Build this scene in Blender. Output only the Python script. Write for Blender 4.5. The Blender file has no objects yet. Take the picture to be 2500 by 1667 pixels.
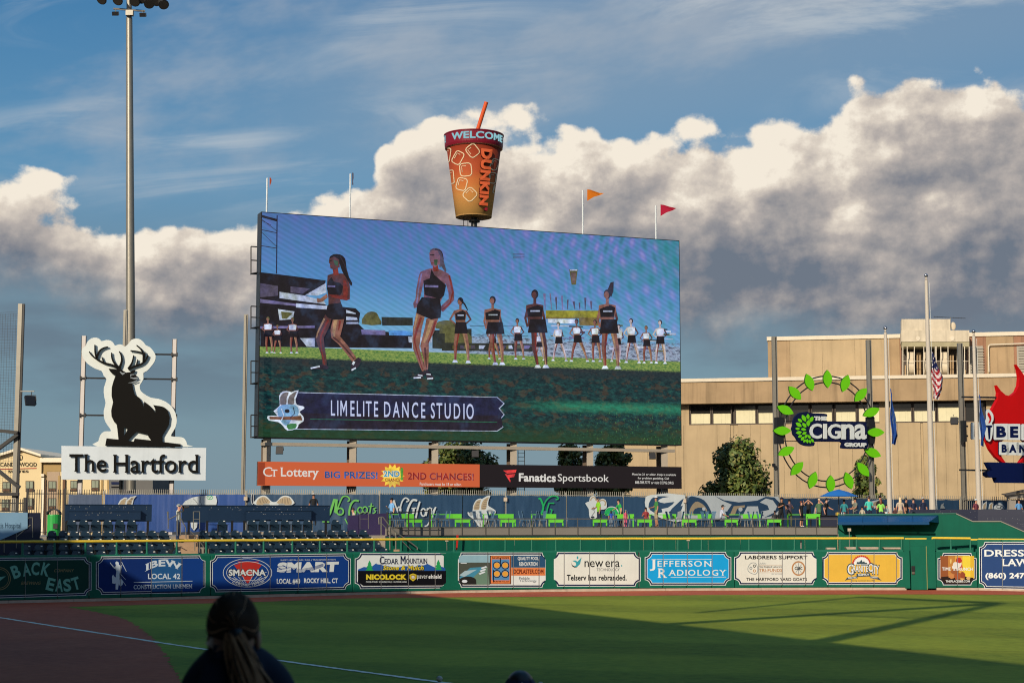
import bpy, bmesh, math, random
from mathutils import Vector, Matrix
from mathutils.geometry import tessellate_polygon
random.seed(7)
SC = bpy.context.scene
COL = SC.collection
PI = math.pi
# ------------------------------------------------------------------ camera
F = 4000.0            # focal length in photo pixels (photo is 2500 x 1667)
CH = 3.8              # eye height above the field
PITCH = math.atan(434.0 / F)
HZ = 1267.0
cam_d = bpy.data.cameras.new('camera')
cam = bpy.data.objects.new('camera', cam_d)
COL.objects.link(cam)
cam.location = (0, 0, CH)
cam.rotation_euler = (PI / 2 + PITCH, 0, 0)
cam_d.sensor_width = 36.0
cam_d.lens = F / 2500.0 * 36.0
cam_d.clip_start = 0.1
cam_d.clip_end = 6000
cam_d.dof.use_dof = True
cam_d.dof.focus_distance = 90.0
cam_d.dof.aperture_fstop = 4.5
SC.camera = cam
# ------------------------------------------------------------------ light
SUN_EL = math.radians(24.0)
SUN_AZ = math.radians(28.0)      # the light travels forward and 28 deg to the right
SUNDIR = Vector((math.sin(SUN_AZ) * math.cos(SUN_EL), math.cos(SUN_AZ) * math.cos(SUN_EL), -math.sin(SUN_EL)))
sd = bpy.data.lights.new('sun', 'SUN')
sd.energy = 5.0
sd.angle = math.radians(0.5)
sd.color = (1.0, 0.86, 0.66)
so = bpy.data.objects.new('sun', sd)
so.rotation_euler = SUNDIR.to_track_quat('-Z', 'Y').to_euler()
so.location = (0, 0, 60)
COL.objects.link(so)
SC.view_settings.view_transform = 'Standard'
SC.view_settings.look = 'None'
SC.view_settings.exposure = 0.0
SC.view_settings.gamma = 1.0
SC.view_settings.use_curve_mapping = False
SC.render.film_transparent = False
SC.cycles.max_bounces = 4
SC.cycles.filter_width = 1.1

class N:
    """tiny expression helper over shader node sockets"""
    tree = None
    def __init__(s, sock): s.s = sock
    @staticmethod
    def node(kind, **kw):
        n = N.tree.nodes.new(kind)
        for k, v in kw.items(): setattr(n, k, v)
        return n
    @staticmethod
    def m(op, a, b=None, c=None, clamp=False):
        n = N.tree.nodes.new('ShaderNodeMath'); n.operation = op; n.use_clamp = clamp
        for i, x in enumerate((a, b, c)):
            if x is None: continue
            if isinstance(x, N): N.tree.links.new(x.s, n.inputs[i])
            else: n.inputs[i].default_value = x
        return N(n.outputs[0])
    def __add__(a, b): return N.m('ADD', a, b)
    __radd__ = __add__
    def __sub__(a, b): return N.m('SUBTRACT', a, b)
    def __rsub__(a, b): return N.m('SUBTRACT', b, a)
    def __mul__(a, b): return N.m('MULTIPLY', a, b)
    __rmul__ = __mul__
    def __truediv__(a, b): return N.m('DIVIDE', a, b)
    @staticmethod
    def vec(x, y, z=0.0):
        n = N.tree.nodes.new('ShaderNodeCombineXYZ')
        for i, v in enumerate((x, y, z)):
            if isinstance(v, N): N.tree.links.new(v.s, n.inputs[i])
            else: n.inputs[i].default_value = v
        return N(n.outputs[0])
    @staticmethod
    def step(x, a, b):
        n = N.tree.nodes.new('ShaderNodeMapRange'); n.interpolation_type = 'SMOOTHSTEP'
        N.tree.links.new(x.s, n.inputs[0]); n.inputs[1].default_value = a; n.inputs[2].default_value = b
        return N(n.outputs[0])
    @staticmethod
    def noise(v, scale, detail=5, rough=0.55, dist=0.0, dim='2D'):
        n = N.tree.nodes.new('ShaderNodeTexNoise'); n.noise_dimensions = dim; N.tree.links.new(v.s, n.inputs['Vector'])
        n.inputs['Scale'].default_value = scale; n.inputs['Detail'].default_value = detail
        n.inputs['Roughness'].default_value = rough; n.inputs['Distortion'].default_value = dist
        return N(n.outputs[0])
    @staticmethod
    def voro(v, scale, detail=3, rough=0.5, smooth=0.6):
        n = N.tree.nodes.new('ShaderNodeTexVoronoi'); n.feature = 'SMOOTH_F1'; n.voronoi_dimensions = '2D'; N.tree.links.new(v.s, n.inputs['Vector'])
        n.inputs['Scale'].default_value = scale; n.inputs['Detail'].default_value = detail
        n.inputs['Roughness'].default_value = rough; n.inputs['Smoothness'].default_value = smooth
        return N(n.outputs['Distance'])
    @staticmethod
    def curve(x, pts):
        n = N.tree.nodes.new('ShaderNodeFloatCurve'); c = n.mapping.curves[0]
        n.mapping.use_clip = False
        while len(c.points) < len(pts): c.points.new(0.5, 0.5)
        for p, (a, b) in zip(c.points, pts): p.location = (a, b); p.handle_type = 'AUTO'
        n.mapping.update(); N.tree.links.new(x.s, n.inputs['Value']); n.inputs['Factor'].default_value = 1
        return N(n.outputs[0])
    @staticmethod
    def mix(f, a, b, mode='MIX'):
        n = N.tree.nodes.new('ShaderNodeMix'); n.data_type = 'RGBA'; n.blend_type = mode
        if isinstance(f, N): N.tree.links.new(f.s, n.inputs[0])
        else: n.inputs[0].default_value = f
        for i, x in ((6, a), (7, b)):
            if isinstance(x, N): N.tree.links.new(x.s, n.inputs[i])
            else: n.inputs[i].default_value = (*x, 1)
        return N(n.outputs[2])
    @staticmethod
    def ramp(x, pts):
        n = N.tree.nodes.new('ShaderNodeValToRGB'); r = n.color_ramp
        while len(r.elements) < len(pts): r.elements.new(0.5)
        for e, (p, c) in zip(r.elements, pts): e.position = p; e.color = (*c, 1)
        N.tree.links.new(x.s, n.inputs[0])
        return N(n.outputs[0])

def lin(r, g, b):
    f = lambda c: (c / 255 / 12.92) if c / 255 <= 0.04045 else ((c / 255 + 0.055) / 1.055) ** 2.4
    return (f(r), f(g), f(b))

# ------------------------------------------------------------------ sky: Nishita air with cumulus banks and cirrus over the whole dome
W = bpy.data.worlds.new('World'); SC.world = W; W.use_nodes = True
T = W.node_tree; N.tree = T; T.nodes.clear()
def build_sky():
    sky = N.node('ShaderNodeTexSky', sky_type='NISHITA', sun_disc=False)
    sky.sun_elevation = SUN_EL; sky.sun_rotation = math.atan2(-SUNDIR.x, -SUNDIR.y); sky.air_density = 1.2; sky.dust_density = 1.5; sky.ozone_density = 2.0
    tc = N.node('ShaderNodeTexCoord')
    sep = N.node('ShaderNodeSeparateXYZ'); T.links.new(tc.outputs['Generated'], sep.inputs[0])
    x, y, z = (N(o) for o in sep.outputs)
    az = N.m('ARCTAN2', x, y); el = N.m('ARCSINE', z)
    u = az * 1.6 + 0.5            # 0..1 over the width of the view
    v = el * 1.6                  # height above the horizon in the same unit
    # height of the cumulus tops along the horizon
    tops = N.curve(u * 0.5 + 0.25, [(0, .30), (.12, .38), (.20, .32), (.25, .325), (.28, .328), (.315, .300), (.34, .312), (.375, .306), (.392, .328), (.41, .328), (.425, .335), (.44, .372), (.465, .396), (.50, .402), (.52, .392), (.55, .402), (.58, .392), (.61, .398), (.63, .412), (.66, .430), (.68, .436), (.70, .450), (.73, .452), (.75, .42), (.80, .44), (.88, .42), (1, .30)])
    base = N.curve(u * 0.5 + 0.25, [(0, .2), (.25, .225), (.32, .188), (.40, .19), (.5, .185), (.62, .175), (.68, .172), (.75, .175), (1, .2)])
    P = N.vec(u, v * 1.25)
    warp = N.noise(P, 6, 2) - 0.5
    def puffs(du, dv, sc, det):
        return 1.0 - N.voro(N.vec(u + warp * 0.04 + du, v * 1.25 + warp * 0.04 + dv), sc, det, 0.55, 0.6)
    pA = puffs(0, 0, 10, 2.5); pB = puffs(-0.016, 0.020, 10, 1.5)
    fb = N.noise(P, 7, 9, 0.62)
    fbs = N.noise(N.vec(u - 0.018, v * 1.25 + 0.024), 7, 7, 0.58)
    fc = N.noise(P, 24, 6, 0.65); fcs = N.noise(N.vec(u - 0.006, v * 1.25 + 0.008), 24, 5, 0.6)
    big = N.noise(N.vec(u * 1.1 + 3.0, (v - u * 0.12) * 2.2 + 5.0), 4.0, 4, 0.5)
    depth = tops - v + (pA - 0.60) * 0.055 + (fb - 0.5) * 0.07 + (fc - 0.5) * 0.022
    hard = N.step(depth, -0.004, 0.009)
    low = N.step(v - base + (fb - 0.5) * 0.08 + (big - 0.5) * 0.08, -0.035, 0.035)
    dens = hard * low
    relief = (pA - pB) * 0.60 + (fb - fbs) * 1.0 + (fc - fcs) * 0.6
    rise = N.m('MULTIPLY', (v - base) / (tops - base + 0.0001), 1.0, clamp=True)
    left = 1.0 - N.step(u, 0.46, 0.80)
    lit = relief + (rise - 0.5) * 0.85 + (big - 0.5) * -1.2 + 0.52 + left * 0.12 - N.step(u, 0.5, 0.75) * 0.01
    rim = (1.0 - N.step(depth, 0.0, 0.045)) * (0.12 + left * 0.16)
    lit = N.m('ADD', lit, rim, clamp=True)
    ccol = N.ramp(lit, [(0.0, lin(110, 120, 134)), (0.18, lin(132, 134, 142)), (0.38, lin(156, 153, 154)), (0.60, lin(182, 174, 169)), (0.84, lin(218, 207, 194)), (1.0, lin(244, 234, 218))])
    # clear air
    grad = N.ramp(v * 1.9, [(0.0, lin(122, 148, 164)), (0.22, lin(106, 140, 160)), (0.42, lin(104, 132, 152)), (0.62, lin(90, 144, 182)), (1.0, lin(46, 116, 168))])
    air = N.mix(0.86, N.mix(1.0, N(sky.outputs[0]), (0.10, 0.10, 0.10), 'MULTIPLY'), grad)
    # cirrus streaks rising to the right
    cc = N.noise(N.vec((u + v * 1.4) * 0.9 + 1.0, (v - u * 0.16) * 5.0), 2.6, 7, 0.62, 0.6)
    soft = N.step(N.noise(N.vec(u * 1.1 + 2.0, (v - u * 0.18) * 2.6 + 1.0), 2.2, 6, 0.6), 0.42, 0.68)
    cm = N.step(N.noise(N.vec(u * 0.8, (v - u * 0.14) * 2.2 + 9.0), 2.4, 2), 0.40, 0.66)
    streak = N.step(cc, 0.42, 0.66) * cm
    veil = N.step(v, 0.26, 0.36) * (1.0 - N.step(v, 0.62, 0.9)) * 0.8
    band = N.step(v - u * 0.12, 0.22, 0.36) * (1.0 - N.step(v - u * 0.12, 0.40, 0.52)) * N.step(u, 0.05, 0.5)
    air = N.mix(band * 0.45, air, lin(150, 166, 180))
    air = N.mix(soft * veil * 0.75, air, lin(170, 178, 188))
    air = N.mix(streak * veil * 0.75, air, lin(196, 202, 206))
    # grey haze deck under the bank
    deck = N.step(N.noise(N.vec(u * 1.3, v * 5.0 + 2.0), 2.2, 5, 0.55), 0.44, 0.70) * N.step(v, 0.06, 0.16) * (1.0 - N.step(v, 0.21, 0.27))
    air = N.mix(deck * 0.6, air, lin(98, 112, 128))
    out = N.mix(dens, air, ccol)
    # bright warm haze round the low sun, behind the camera
    dt = N.node('ShaderNodeVectorMath', operation='DOT_PRODUCT'); T.links.new(tc.outputs['Generated'], dt.inputs[0]); dt.inputs[1].default_value = -SUNDIR
    gl = N.m('POWER', N.m('MAXIMUM', N(dt.outputs['Value']), 0.0), 5.0)
    out = N.mix(1.0, out, N.mix(gl, (0.0, 0.0, 0.0), (0.62, 0.44, 0.26)), 'ADD')
    # below the horizon the dome is plain haze
    out = N.mix(N.step(z, -0.03, 0.0), lin(96, 104, 108), out)
    bg = N.node('ShaderNodeBackground'); T.links.new(out.s, bg.inputs[0]); bg.inputs[1].default_value = 1.0
    wo = N.node('ShaderNodeOutputWorld'); T.links.new(bg.outputs[0], wo.inputs[0])
build_sky()
W.cycles.sampling_method = 'MANUAL'; W.cycles.sample_map_resolution = 256

# ------------------------------------------------------------------ geometry helpers
CP, SP = math.cos(PITCH), math.sin(PITCH)
def ray(u, v):
    cx, cy = (u - 1250.0) / F, (833.5 - v) / F
    return Vector((cx, CP - cy * SP, SP + cy * CP))
def P3(u, v, Y):
    d = ray(u, v); t = Y / d.y
    return Vector((d.x * t, Y, CH + d.z * t))
def G(u, v, z=0.0):
    d = ray(u, v); t = (z - CH) / d.z
    return Vector((d.x * t, d.y * t, z))
def X_at(u, Y, z=CH):          # plan position on the sight line of column u (near height z)
    v = HZ - (z - CH) / Y * F
    return P3(u, v, Y).x
class PL:
    """vertical plane through two plan points; photo positions are projected onto it"""
    def __init__(s, A, B):
        s.A = Vector((A[0], A[1], 0)); s.d = (Vector((B[0], B[1], 0)) - s.A).normalized()
        s.n = Vector((s.d.y, -s.d.x, 0))
        if s.n.y > 0: s.n = -s.n
    def pt(s, u, v, off=0.0):
        d = ray(u, v); o = Vector((0, 0, CH))
        t = (s.A - o).dot(s.n) / d.dot(s.n)
        return o + d * t + s.n * off
    @staticmethod
    def px(u0, Y0, u1, Y1, v=HZ):
        a, b = P3(u0, v, Y0), P3(u1, v, Y1)
        return PL(a, b)

class MB:
    def __init__(s): s.v = []; s.f = []; s.mi = []; s.mats = []
    def m(s, mat):
        if mat not in s.mats: s.mats.append(mat)
        return s.mats.index(mat)
    def add(s, vs, fs, mat):
        o = len(s.v); k = s.m(mat)
        s.v.extend([tuple(p) for p in vs])
        for f in fs: s.f.append([i + o for i in f]); s.mi.append(k)
        return s
    def box(s, c, d, mat, rz=0.0, R=None):
        x, y, z = d[0] / 2, d[1] / 2, d[2] / 2
        vs = [Vector((a * x, b * y, e * z)) for a, b, e in ((-1,-1,-1),(1,-1,-1),(1,1,-1),(-1,1,-1),(-1,-1,1),(1,-1,1),(1,1,1),(-1,1,1))]
        if R is None and rz: R = Matrix.Rotation(rz, 3, 'Z')
        if R is not None: vs = [R @ p for p in vs]
        c = Vector(c)
        return s.add([p + c for p in vs], [(0,3,2,1),(4,5,6,7),(0,1,5,4),(1,2,6,5),(2,3,7,6),(3,0,4,7)], mat)
    def beam(s, a, b, w, h, mat, up=(0, 0, 1)):
        a, b = Vector(a), Vector(b); d = (b - a)
        L = d.length; d.normalize(); up = Vector(up)
        if abs(d.dot(up)) > 0.99: up = Vector((0, 1, 0))
        sx = d.cross(up).normalized(); uz = sx.cross(d).normalized()
        R = Matrix((sx, d, uz)).transposed()
        return s.box((a + b) / 2, (w, L, h), mat, R=R)
    def tube(s, a, b, r, mat, n=8, r2=None, cap=True):
        a, b = Vector(a), Vector(b); d = (b - a).normalized(); r2 = r if r2 is None else r2
        up = Vector((0, 0, 1)) if abs(d.z) < 0.95 else Vector((1, 0, 0))
        e1 = d.cross(up).normalized(); e2 = d.cross(e1)
        vs = []
        for p, q in ((a, r), (b, r2)):
            for i in range(n):
                t = 2 * PI * i / n; vs.append(p + e1 * (q * math.cos(t)) + e2 * (q * math.sin(t)))
        fs = [(i, (i + 1) % n, n + (i + 1) % n, n + i) for i in range(n)]
        if cap: fs += [tuple(reversed(range(n))), tuple(range(n, 2 * n))]
        return s.add(vs, fs, mat)
    def path(s, pts, r, mat, n=6):
        for a, b in zip(pts, pts[1:]): s.tube(a, b, r, mat, n, cap=False)
        return s
    def lathe(s, c, prof, mat, n=16):
        c = Vector(c); vs = []; fs = []
        for r, z in prof:
            for i in range(n): vs.append(c + Vector((r * math.cos(2 * PI * i / n), r * math.sin(2 * PI * i / n), z)))
        for k in range(len(prof) - 1):
            for i in range(n):
                j = (i + 1) % n; fs.append((k * n + i, k * n + j, (k + 1) * n + j, (k + 1) * n + i))
        fs.append(tuple(reversed(range(n)))); fs.append(tuple(range((len(prof) - 1) * n, len(prof) * n)))
        return s.add(vs, fs, mat)
    def ell(s, c, r, mat, n=12, k=8, R=None, z0=-1.0):
        c = Vector(c); vs = []; fs = []
        for j in range(k + 1):
            ph = -PI / 2 + PI * j / k
            sz = max(math.sin(ph), z0); cr = math.cos(ph) if math.sin(ph) >= z0 else math.sqrt(max(0, 1 - z0 * z0))
            for i in range(n):
                p = Vector((r[0] * cr * math.cos(2 * PI * i / n), r[1] * cr * math.sin(2 * PI * i / n), r[2] * sz))
                vs.append((R @ p if R is not None else p) + c)
        for j in range(k):
            for i in range(n):
                q = (i + 1) % n; fs.append((j * n + i, j * n + q, (j + 1) * n + q, (j + 1) * n + i))
        return s.add(vs, fs, mat)
    def poly(s, pts, mat, holes=()):
        loops = [[Vector(p) for p in pts]] + [[Vector(p) for p in h] for h in holes]
        return s.add([p for l in loops for p in l], tessellate_polygon(loops), mat)
    def prism(s, pts, vec, mat, side=None, holes=(), back=True):
        vec = Vector(vec); side = side or mat
        s.poly(pts, mat, holes)
        if back: s.poly([Vector(p) + vec for p in pts], side, [[Vector(q) + vec for q in h] for h in holes])
        for l in [pts] + list(holes):
            l = [Vector(p) for p in l]; n = len(l)
            s.add(l + [p + vec for p in l], [(i, (i + 1) % n, n + (i + 1) % n, n + i) for i in range(n)], side)
        return s
    def build(s, name, parent=None, smooth=False, fix=True, **props):
        me = bpy.data.meshes.new(name)
        o = Vector((0, 0, 0)); r = parent
        while r is not None: o = o + r.location; r = r.parent
        if len(o) and o.length > 0: vs = [tuple(Vector(p) - o) for p in s.v]
        else: vs = s.v
        me.from_pydata(vs, [], s.f)
        for mt in s.mats: me.materials.append(mt)
        me.polygons.foreach_set('material_index', s.mi)
        if smooth: me.polygons.foreach_set('use_smooth', [True] * len(s.f))
        me.update()
        if fix:
            bm = bmesh.new(); bm.from_mesh(me); bmesh.ops.recalc_face_normals(bm, faces=bm.faces); bm.to_mesh(me); bm.free()
        ob = bpy.data.objects.new(name, me); COL.objects.link(ob)
        if parent is not None: ob.parent = parent
        for k, val in props.items(): ob[k] = val
        return ob

def thing(name, label, cat, loc=(0, 0, 0), group=None):
    o = bpy.data.objects.new(name, None); COL.objects.link(o)
    o.location = loc; o.empty_display_size = 0.3
    o['label'] = label; o['category'] = cat
    if group: o['group'] = group
    return o
def tag(o, label, cat, group=None):
    o['label'] = label; o['category'] = cat
    if group: o['group'] = group
    return o
def dup(root, loc, rz, label, group=None):
    r = root.copy(); COL.objects.link(r); r.location = loc; r.rotation_euler = (0, 0, rz); r['label'] = label
    if group: r['group'] = group
    def kids(src, dst):
        for c in src.children:
            k = c.copy(); COL.objects.link(k); k.parent = dst; kids(c, k)
    kids(root, r)
    return r

# ------------------------------------------------------------------ materials
MATS = {}
def M(name, col, rough=0.65, metal=0.0, var=0.10, scale=1.5, bump=0.0, bscale=20.0, spec=0.4, streak=0.0):
    if name in MATS: return MATS[name]
    mt = bpy.data.materials.new(name); mt.use_nodes = True; t = mt.node_tree; N.tree = t
    p = t.nodes['Principled BSDF']; p.inputs['Roughness'].default_value = rough; p.inputs['Metallic'].default_value = metal
    p.inputs['Specular IOR Level'].default_value = spec
    g = N.node('ShaderNodeNewGeometry'); pos = N(g.outputs['Position'])
    if var > 0:
        n1 = N.noise(pos, scale, 6, 0.6, 0, '3D')
        k = (n1 - 0.5) * (2.6 * var) + 1.0
        if streak > 0:
            mp = N.node('ShaderNodeMapping'); t.links.new(pos.s, mp.inputs[0]); mp.inputs['Scale'].default_value = (1.6, 1.6, 0.09)
            n2 = N.noise(N(mp.outputs[0]), 1.0, 5, 0.65, 0, '3D')
            k = k * (1.0 - N.step(n2, 0.46, 0.74) * streak)
        c = N.mix(1.0, col, N.vec(k, k, k), 'MULTIPLY'); t.links.new(c.s, p.inputs['Base Color'])
    else: p.inputs['Base Color'].default_value = (*col, 1)
    if bump > 0:
        b = N.node('ShaderNodeBump'); b.inputs['Strength'].default_value = bump; b.inputs['Distance'].default_value = 0.05
        t.links.new(N.noise(pos, bscale, 4, 0.6, 0, '3D').s, b.inputs['Height']); t.links.new(b.outputs[0], p.inputs['Normal'])
    MATS[name] = mt; return mt
def WB(r, g, b):      # surface colour of a front-facing surface that looks (r,g,b) in this warm sun
    l = lin(r, g, b); return tuple(min(0.85, a / k) for a, k in zip(l, (1.50, 1.30, 1.10)))
def PM(name, r, g, b, **k):
    k.setdefault('var', 0.08); k.setdefault('streak', 0.07); k.setdefault('spec', 0.15); return M(name, WB(r, g, b), **k)
def EM(name, r, g, b, s=1.0):
    if name in MATS: return MATS[name]
    mt = bpy.data.materials.new(name); mt.use_nodes = True; t = mt.node_tree; N.tree = t; p = t.nodes['Principled BSDF']
    p.inputs['Base Color'].default_value = (0.008, 0.008, 0.009, 1); p.inputs['Roughness'].default_value = 0.8; p.inputs['Specular IOR Level'].default_value = 0.05
    p.inputs['Emission Strength'].default_value = s * 0.93
    if s == 1.0:      # camera footage on the board: blotchy compression noise and a colour cast
        pos = N(N.node('ShaderNodeNewGeometry').outputs['Position']); a = N.noise(pos, 2.2, 5, .7, 0, '3D'); b_ = N.noise(pos, 0.9, 3, .6, 0, '3D')
        k = (a - .5) * 2.6 + 1.0; c = N.mix(1.0, lin(r, g, b), N.vec(k, k, k + (b_ - .5) * 1.2), 'MULTIPLY'); c = N.mix(N.step(b_, .5, .75) * .22, c, lin(70, 96, 130)); t.links.new(c.s, p.inputs['Emission Color'])
    else: p.inputs['Emission Color'].default_value = (*lin(r, g, b), 1)
    MATS[name] = mt; return mt

white = PM('white_vinyl', 238, 231, 216, rough=0.55)
cream = PM('cream_print', 232, 220, 196)
black = M('black_print', (0.007, 0.007, 0.008), var=0.0, rough=0.7, spec=0.08)
navy = PM('navy_print', 22, 34, 70)
steel = M('galvanised_steel', (0.21, 0.20, 0.175), rough=0.42, metal=0.45, var=0.12, scale=3)
dsteel = M('black_painted_steel', (0.014, 0.014, 0.016), rough=0.4, var=0.05)
greenpad = M('green_vinyl_padding', (0.002, 0.100, 0.062), spec=0.2, rough=0.6, var=0.17, scale=1.3, streak=0.15)
greenwall = M('green_painted_concrete', (0.002, 0.085, 0.055), spec=0.15, rough=0.7, var=0.14, scale=1.2, streak=0.2)
greenrail = M('green_painted_rail', (0.005, 0.115, 0.075), rough=0.45, var=0.1, scale=4)
yellow = M('yellow_foam_rail', (0.62, 0.44, 0.035), rough=0.5, var=0.12, scale=5)
concrete = M('grey_concrete', (0.30, 0.27, 0.23), rough=0.9, var=0.25, scale=2.5, streak=0.2)
tanconc = M('tan_concrete_step', (0.40, 0.27, 0.17), rough=0.9, var=0.2, scale=3)

# ------------------------------------------------------------------ lettering (outlines of the built-in font)
TXT = {}; GL = {}; XH = 0.449
def outline(body, bold=0.0):
    cu = bpy.data.curves.new('lettering_outline', 'FONT'); cu.body = body; cu.offset = bold; cu.resolution_u = 3; cu.fill_mode = 'FRONT'
    ob = bpy.data.objects.new('lettering_outline', cu); me = ob.to_mesh()
    r = ([(p.co.x, p.co.y) for p in me.vertices], [list(p.vertices) for p in me.polygons])
    ob.to_mesh_clear(); bpy.data.objects.remove(ob); bpy.data.curves.remove(cu); return r
def one_glyph(ch, bold):
    k = (ch, round(bold, 4))
    if k in GL: return GL[k]
    w_ = lambda t: max(p[0] for p in outline(t)[0])
    adv = w_('H' + ch + 'H') - w_('HH')
    if ch == ' ': r = ([], [], adv)
    elif ch == 'M':       # drawn here: the font's own M breaks when emboldened
        L, R_, y0, y1, w = 0.07 - bold, 0.71 + bold, -bold, 0.68 + bold, 0.10 + 2 * bold; cx = 0.39; h = w * 1.75; yb = 0.14; yn = yb + h
        p = [(L, y0), (L, y1), (L + w, y1), (cx, yn), (R_ - w, y1), (R_, y1), (R_, y0), (R_ - w, y0), (R_ - w, y1 - h), (cx, yb), (L + w, y1 - h), (L + w, y0)]
        r = (p, [list(t) for t in tessellate_polygon([[Vector((x, y, 0)) for x, y in p]])], adv)
    else: r = (*outline(ch, bold), adv)
    GL[k] = r; return r
def glyphs(text, bold=0.0, serif=0.0, space=1.0):
    key = (text, bold, serif, space)
    if key in TXT: return TXT[key]
    vs = []; fs = []; edges = []; rects = []; pen = 0.0
    for ch in text:
        cv, cf, adv = one_glyph(ch, bold); o = len(vs); x0g = pen
        vs += [(x + x0g, y) for x, y in cv]; fl = [[i + o for i in f] for f in cf]; fs += fl; pen += adv * space + bold * 0.6
        cnt = {}
        for f in fl:
            for p, q in zip(f, f[1:] + f[:1]): cnt[(min(p, q), max(p, q))] = cnt.get((min(p, q), max(p, q)), 0) + 1
        ce = [e for e, c in cnt.items() if c == 1]; edges += ce
        if serif > 0:
            for p, q in ce:
                (xa, ya), (xb, yb) = vs[p], vs[q]; L = abs(xb - xa)
                if abs(ya - yb) < 0.004 and 0.04 < L < 0.22 and min(abs(ya - k) for k in (-bold, 0.682 + bold, XH + bold)) < 0.022 and not (ch in '1247#&' or ch == 't'):
                    top = ya > 0.3; th = 0.05
                    rects.append((min(xa, xb) - serif, max(xa, xb) + serif, (ya - th) if top else ya, ya if top else ya + th))
    xs = [p[0] for p in vs] + [r[0] for r in rects] + [r[1] for r in rects]; ys_ = [p[1] for p in vs]
    x0, x1, y0, y1 = min(xs), max(xs), min(ys_), max(ys_)
    nv = [((a - x0) / (x1 - x0), (b - y0) / (y1 - y0)) for a, b in vs]
    nr = [((r[0] - x0) / (x1 - x0), (r[1] - x0) / (x1 - x0), (r[2] - y0) / (y1 - y0), (r[3] - y0) / (y1 - y0)) for r in rects]
    TXT[key] = (nv, fs, edges, nr); return TXT[key]

def text(mb, pl, s, u0, u1, vt, vb, mat, off=0.02, bold=0.0, serif=0.0, shear=0.0, slope=0.0, warp=None, depth=0.0, space=1.0, side=None):
    """fit the words into the photo box u0..u1, vt..vb on plane pl; slope = drop in px over the width"""
    vs, fs, ed, rc = glyphs(s, bold * 0.7, serif, space)
    P = pl.pt if hasattr(pl, 'pt') else pl
    def mp(x, y, o):
        u = u0 + (u1 - u0) * x + shear * (y - 0.5) * (vb - vt); v = vb + (vt - vb) * y + slope * x
        if warp: u, v = warp(x, y, u, v)
        return P(u, v, o)
    pts = [mp(x, y, off) for x, y in vs]
    mb.add(pts, fs, mat)
    for a, b, c, d in rc: mb.add([mp(a, c, off + 0.003), mp(b, c, off + 0.003), mp(b, d, off + 0.003), mp(a, d, off + 0.003)], [(0, 1, 2, 3)], mat)
    if depth:
        bp = [mp(x, y, off - depth) for x, y in vs]; n = len(pts)
        mb.add(pts + bp, [(a, b, b + n, a + n) for a, b in ed], side or mat)
def text_parts(parent, name, pl, s, u0, u1, vt, vb, mat, off, depth, side=None, bold=0.0, serif=0.0, warp=None, slope=0.0, grow=None, order=True):
    """raised lettering, one mesh per letter"""
    vs, fs, ed, rc = glyphs(s, bold, serif); par = list(range(len(vs)))
    def find(i):
        while par[i] != i: par[i] = par[par[i]]; i = par[i]
        return i
    for f in fs:
        for a in f[1:]: par[find(a)] = find(f[0])
    comps = {}
    for f in fs: comps.setdefault(find(f[0]), []).append(f)
    P = pl.pt if hasattr(pl, 'pt') else pl
    def mp(x, y, o):
        u = u0 + (u1 - u0) * x; v = vb + (vt - vb) * y + slope * x
        if warp: u, v = warp(x, y, u, v)
        return P(u, v, o)
    for root, fl in sorted(comps.items(), key=lambda kv: min(vs[i][0] for f in kv[1] for i in f)):
        ids = sorted({i for f in fl for i in f}); ix = {k: j for j, k in enumerate(ids)}; n = len(ids)
        fr = [mp(*vs[i], off) for i in ids]; bk = [mp(*vs[i], off - depth) for i in ids]
        mb = MB(); mb.add(fr, [[ix[i] for i in f] for f in fl], mat)
        mb.add(fr + bk, [(ix[a], ix[b], ix[b] + n, ix[a] + n) for a, b in ed if a in ix and b in ix], side or mat)
        x0, x1 = min(vs[i][0] for i in ids), max(vs[i][0] for i in ids)
        for a, b, c, d in rc:
            if x0 - .02 <= (a + b) / 2 <= x1 + .02: mb.add([mp(a, c, off + .004), mp(b, c, off + .004), mp(b, d, off + .004), mp(a, d, off + .004)], [(0, 1, 2, 3)], mat)
        mb.build(name, parent)
def arc(h):            # bend a line of words upwards in the middle by h px
    return lambda x, y, u, v: (u, v - h * (1 - (2 * x - 1) ** 2))

# ------------------------------------------------------------------ flat print helpers, all in photo px on a plane
def smooth(pts, k=4, closed=True):
    out = []; n = len(pts)
    rng = range(n) if closed else range(n - 1)
    for i in rng:
        p0, p1, p2, p3 = (pts[(i - 1) % n], pts[i], pts[(i + 1) % n], pts[(i + 2) % n]) if closed else (pts[max(0, i - 1)], pts[i], pts[i + 1], pts[min(n - 1, i + 2)])
        for j in range(k):
            t = j / k; t2, t3 = t * t, t * t * t
            out.append(tuple(0.5 * ((2 * b) + (-a + c) * t + (2 * a - 5 * b + 4 * c - d) * t2 + (-a + 3 * b - 3 * c + d) * t3) for a, b, c, d in zip(p0, p1, p2, p3)))
    if not closed: out.append(tuple(pts[-1]))
    return out
def ribbon(pts, w, w2=None, closed=False):
    n = len(pts); L = []; R = []
    for i, p in enumerate(pts):
        a = pts[i - 1] if (i > 0 or closed) else p; b = pts[(i + 1) % n] if (i < n - 1 or closed) else p
        dx, dy = b[0] - a[0], b[1] - a[1]; l = math.hypot(dx, dy) or 1
        ww = w if w2 is None else w + (w2 - w) * i / max(1, n - 1)
        L.append((p[0] - dy / l * ww / 2, p[1] + dx / l * ww / 2)); R.append((p[0] + dy / l * ww / 2, p[1] - dx / l * ww / 2))
    return L, R
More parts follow.
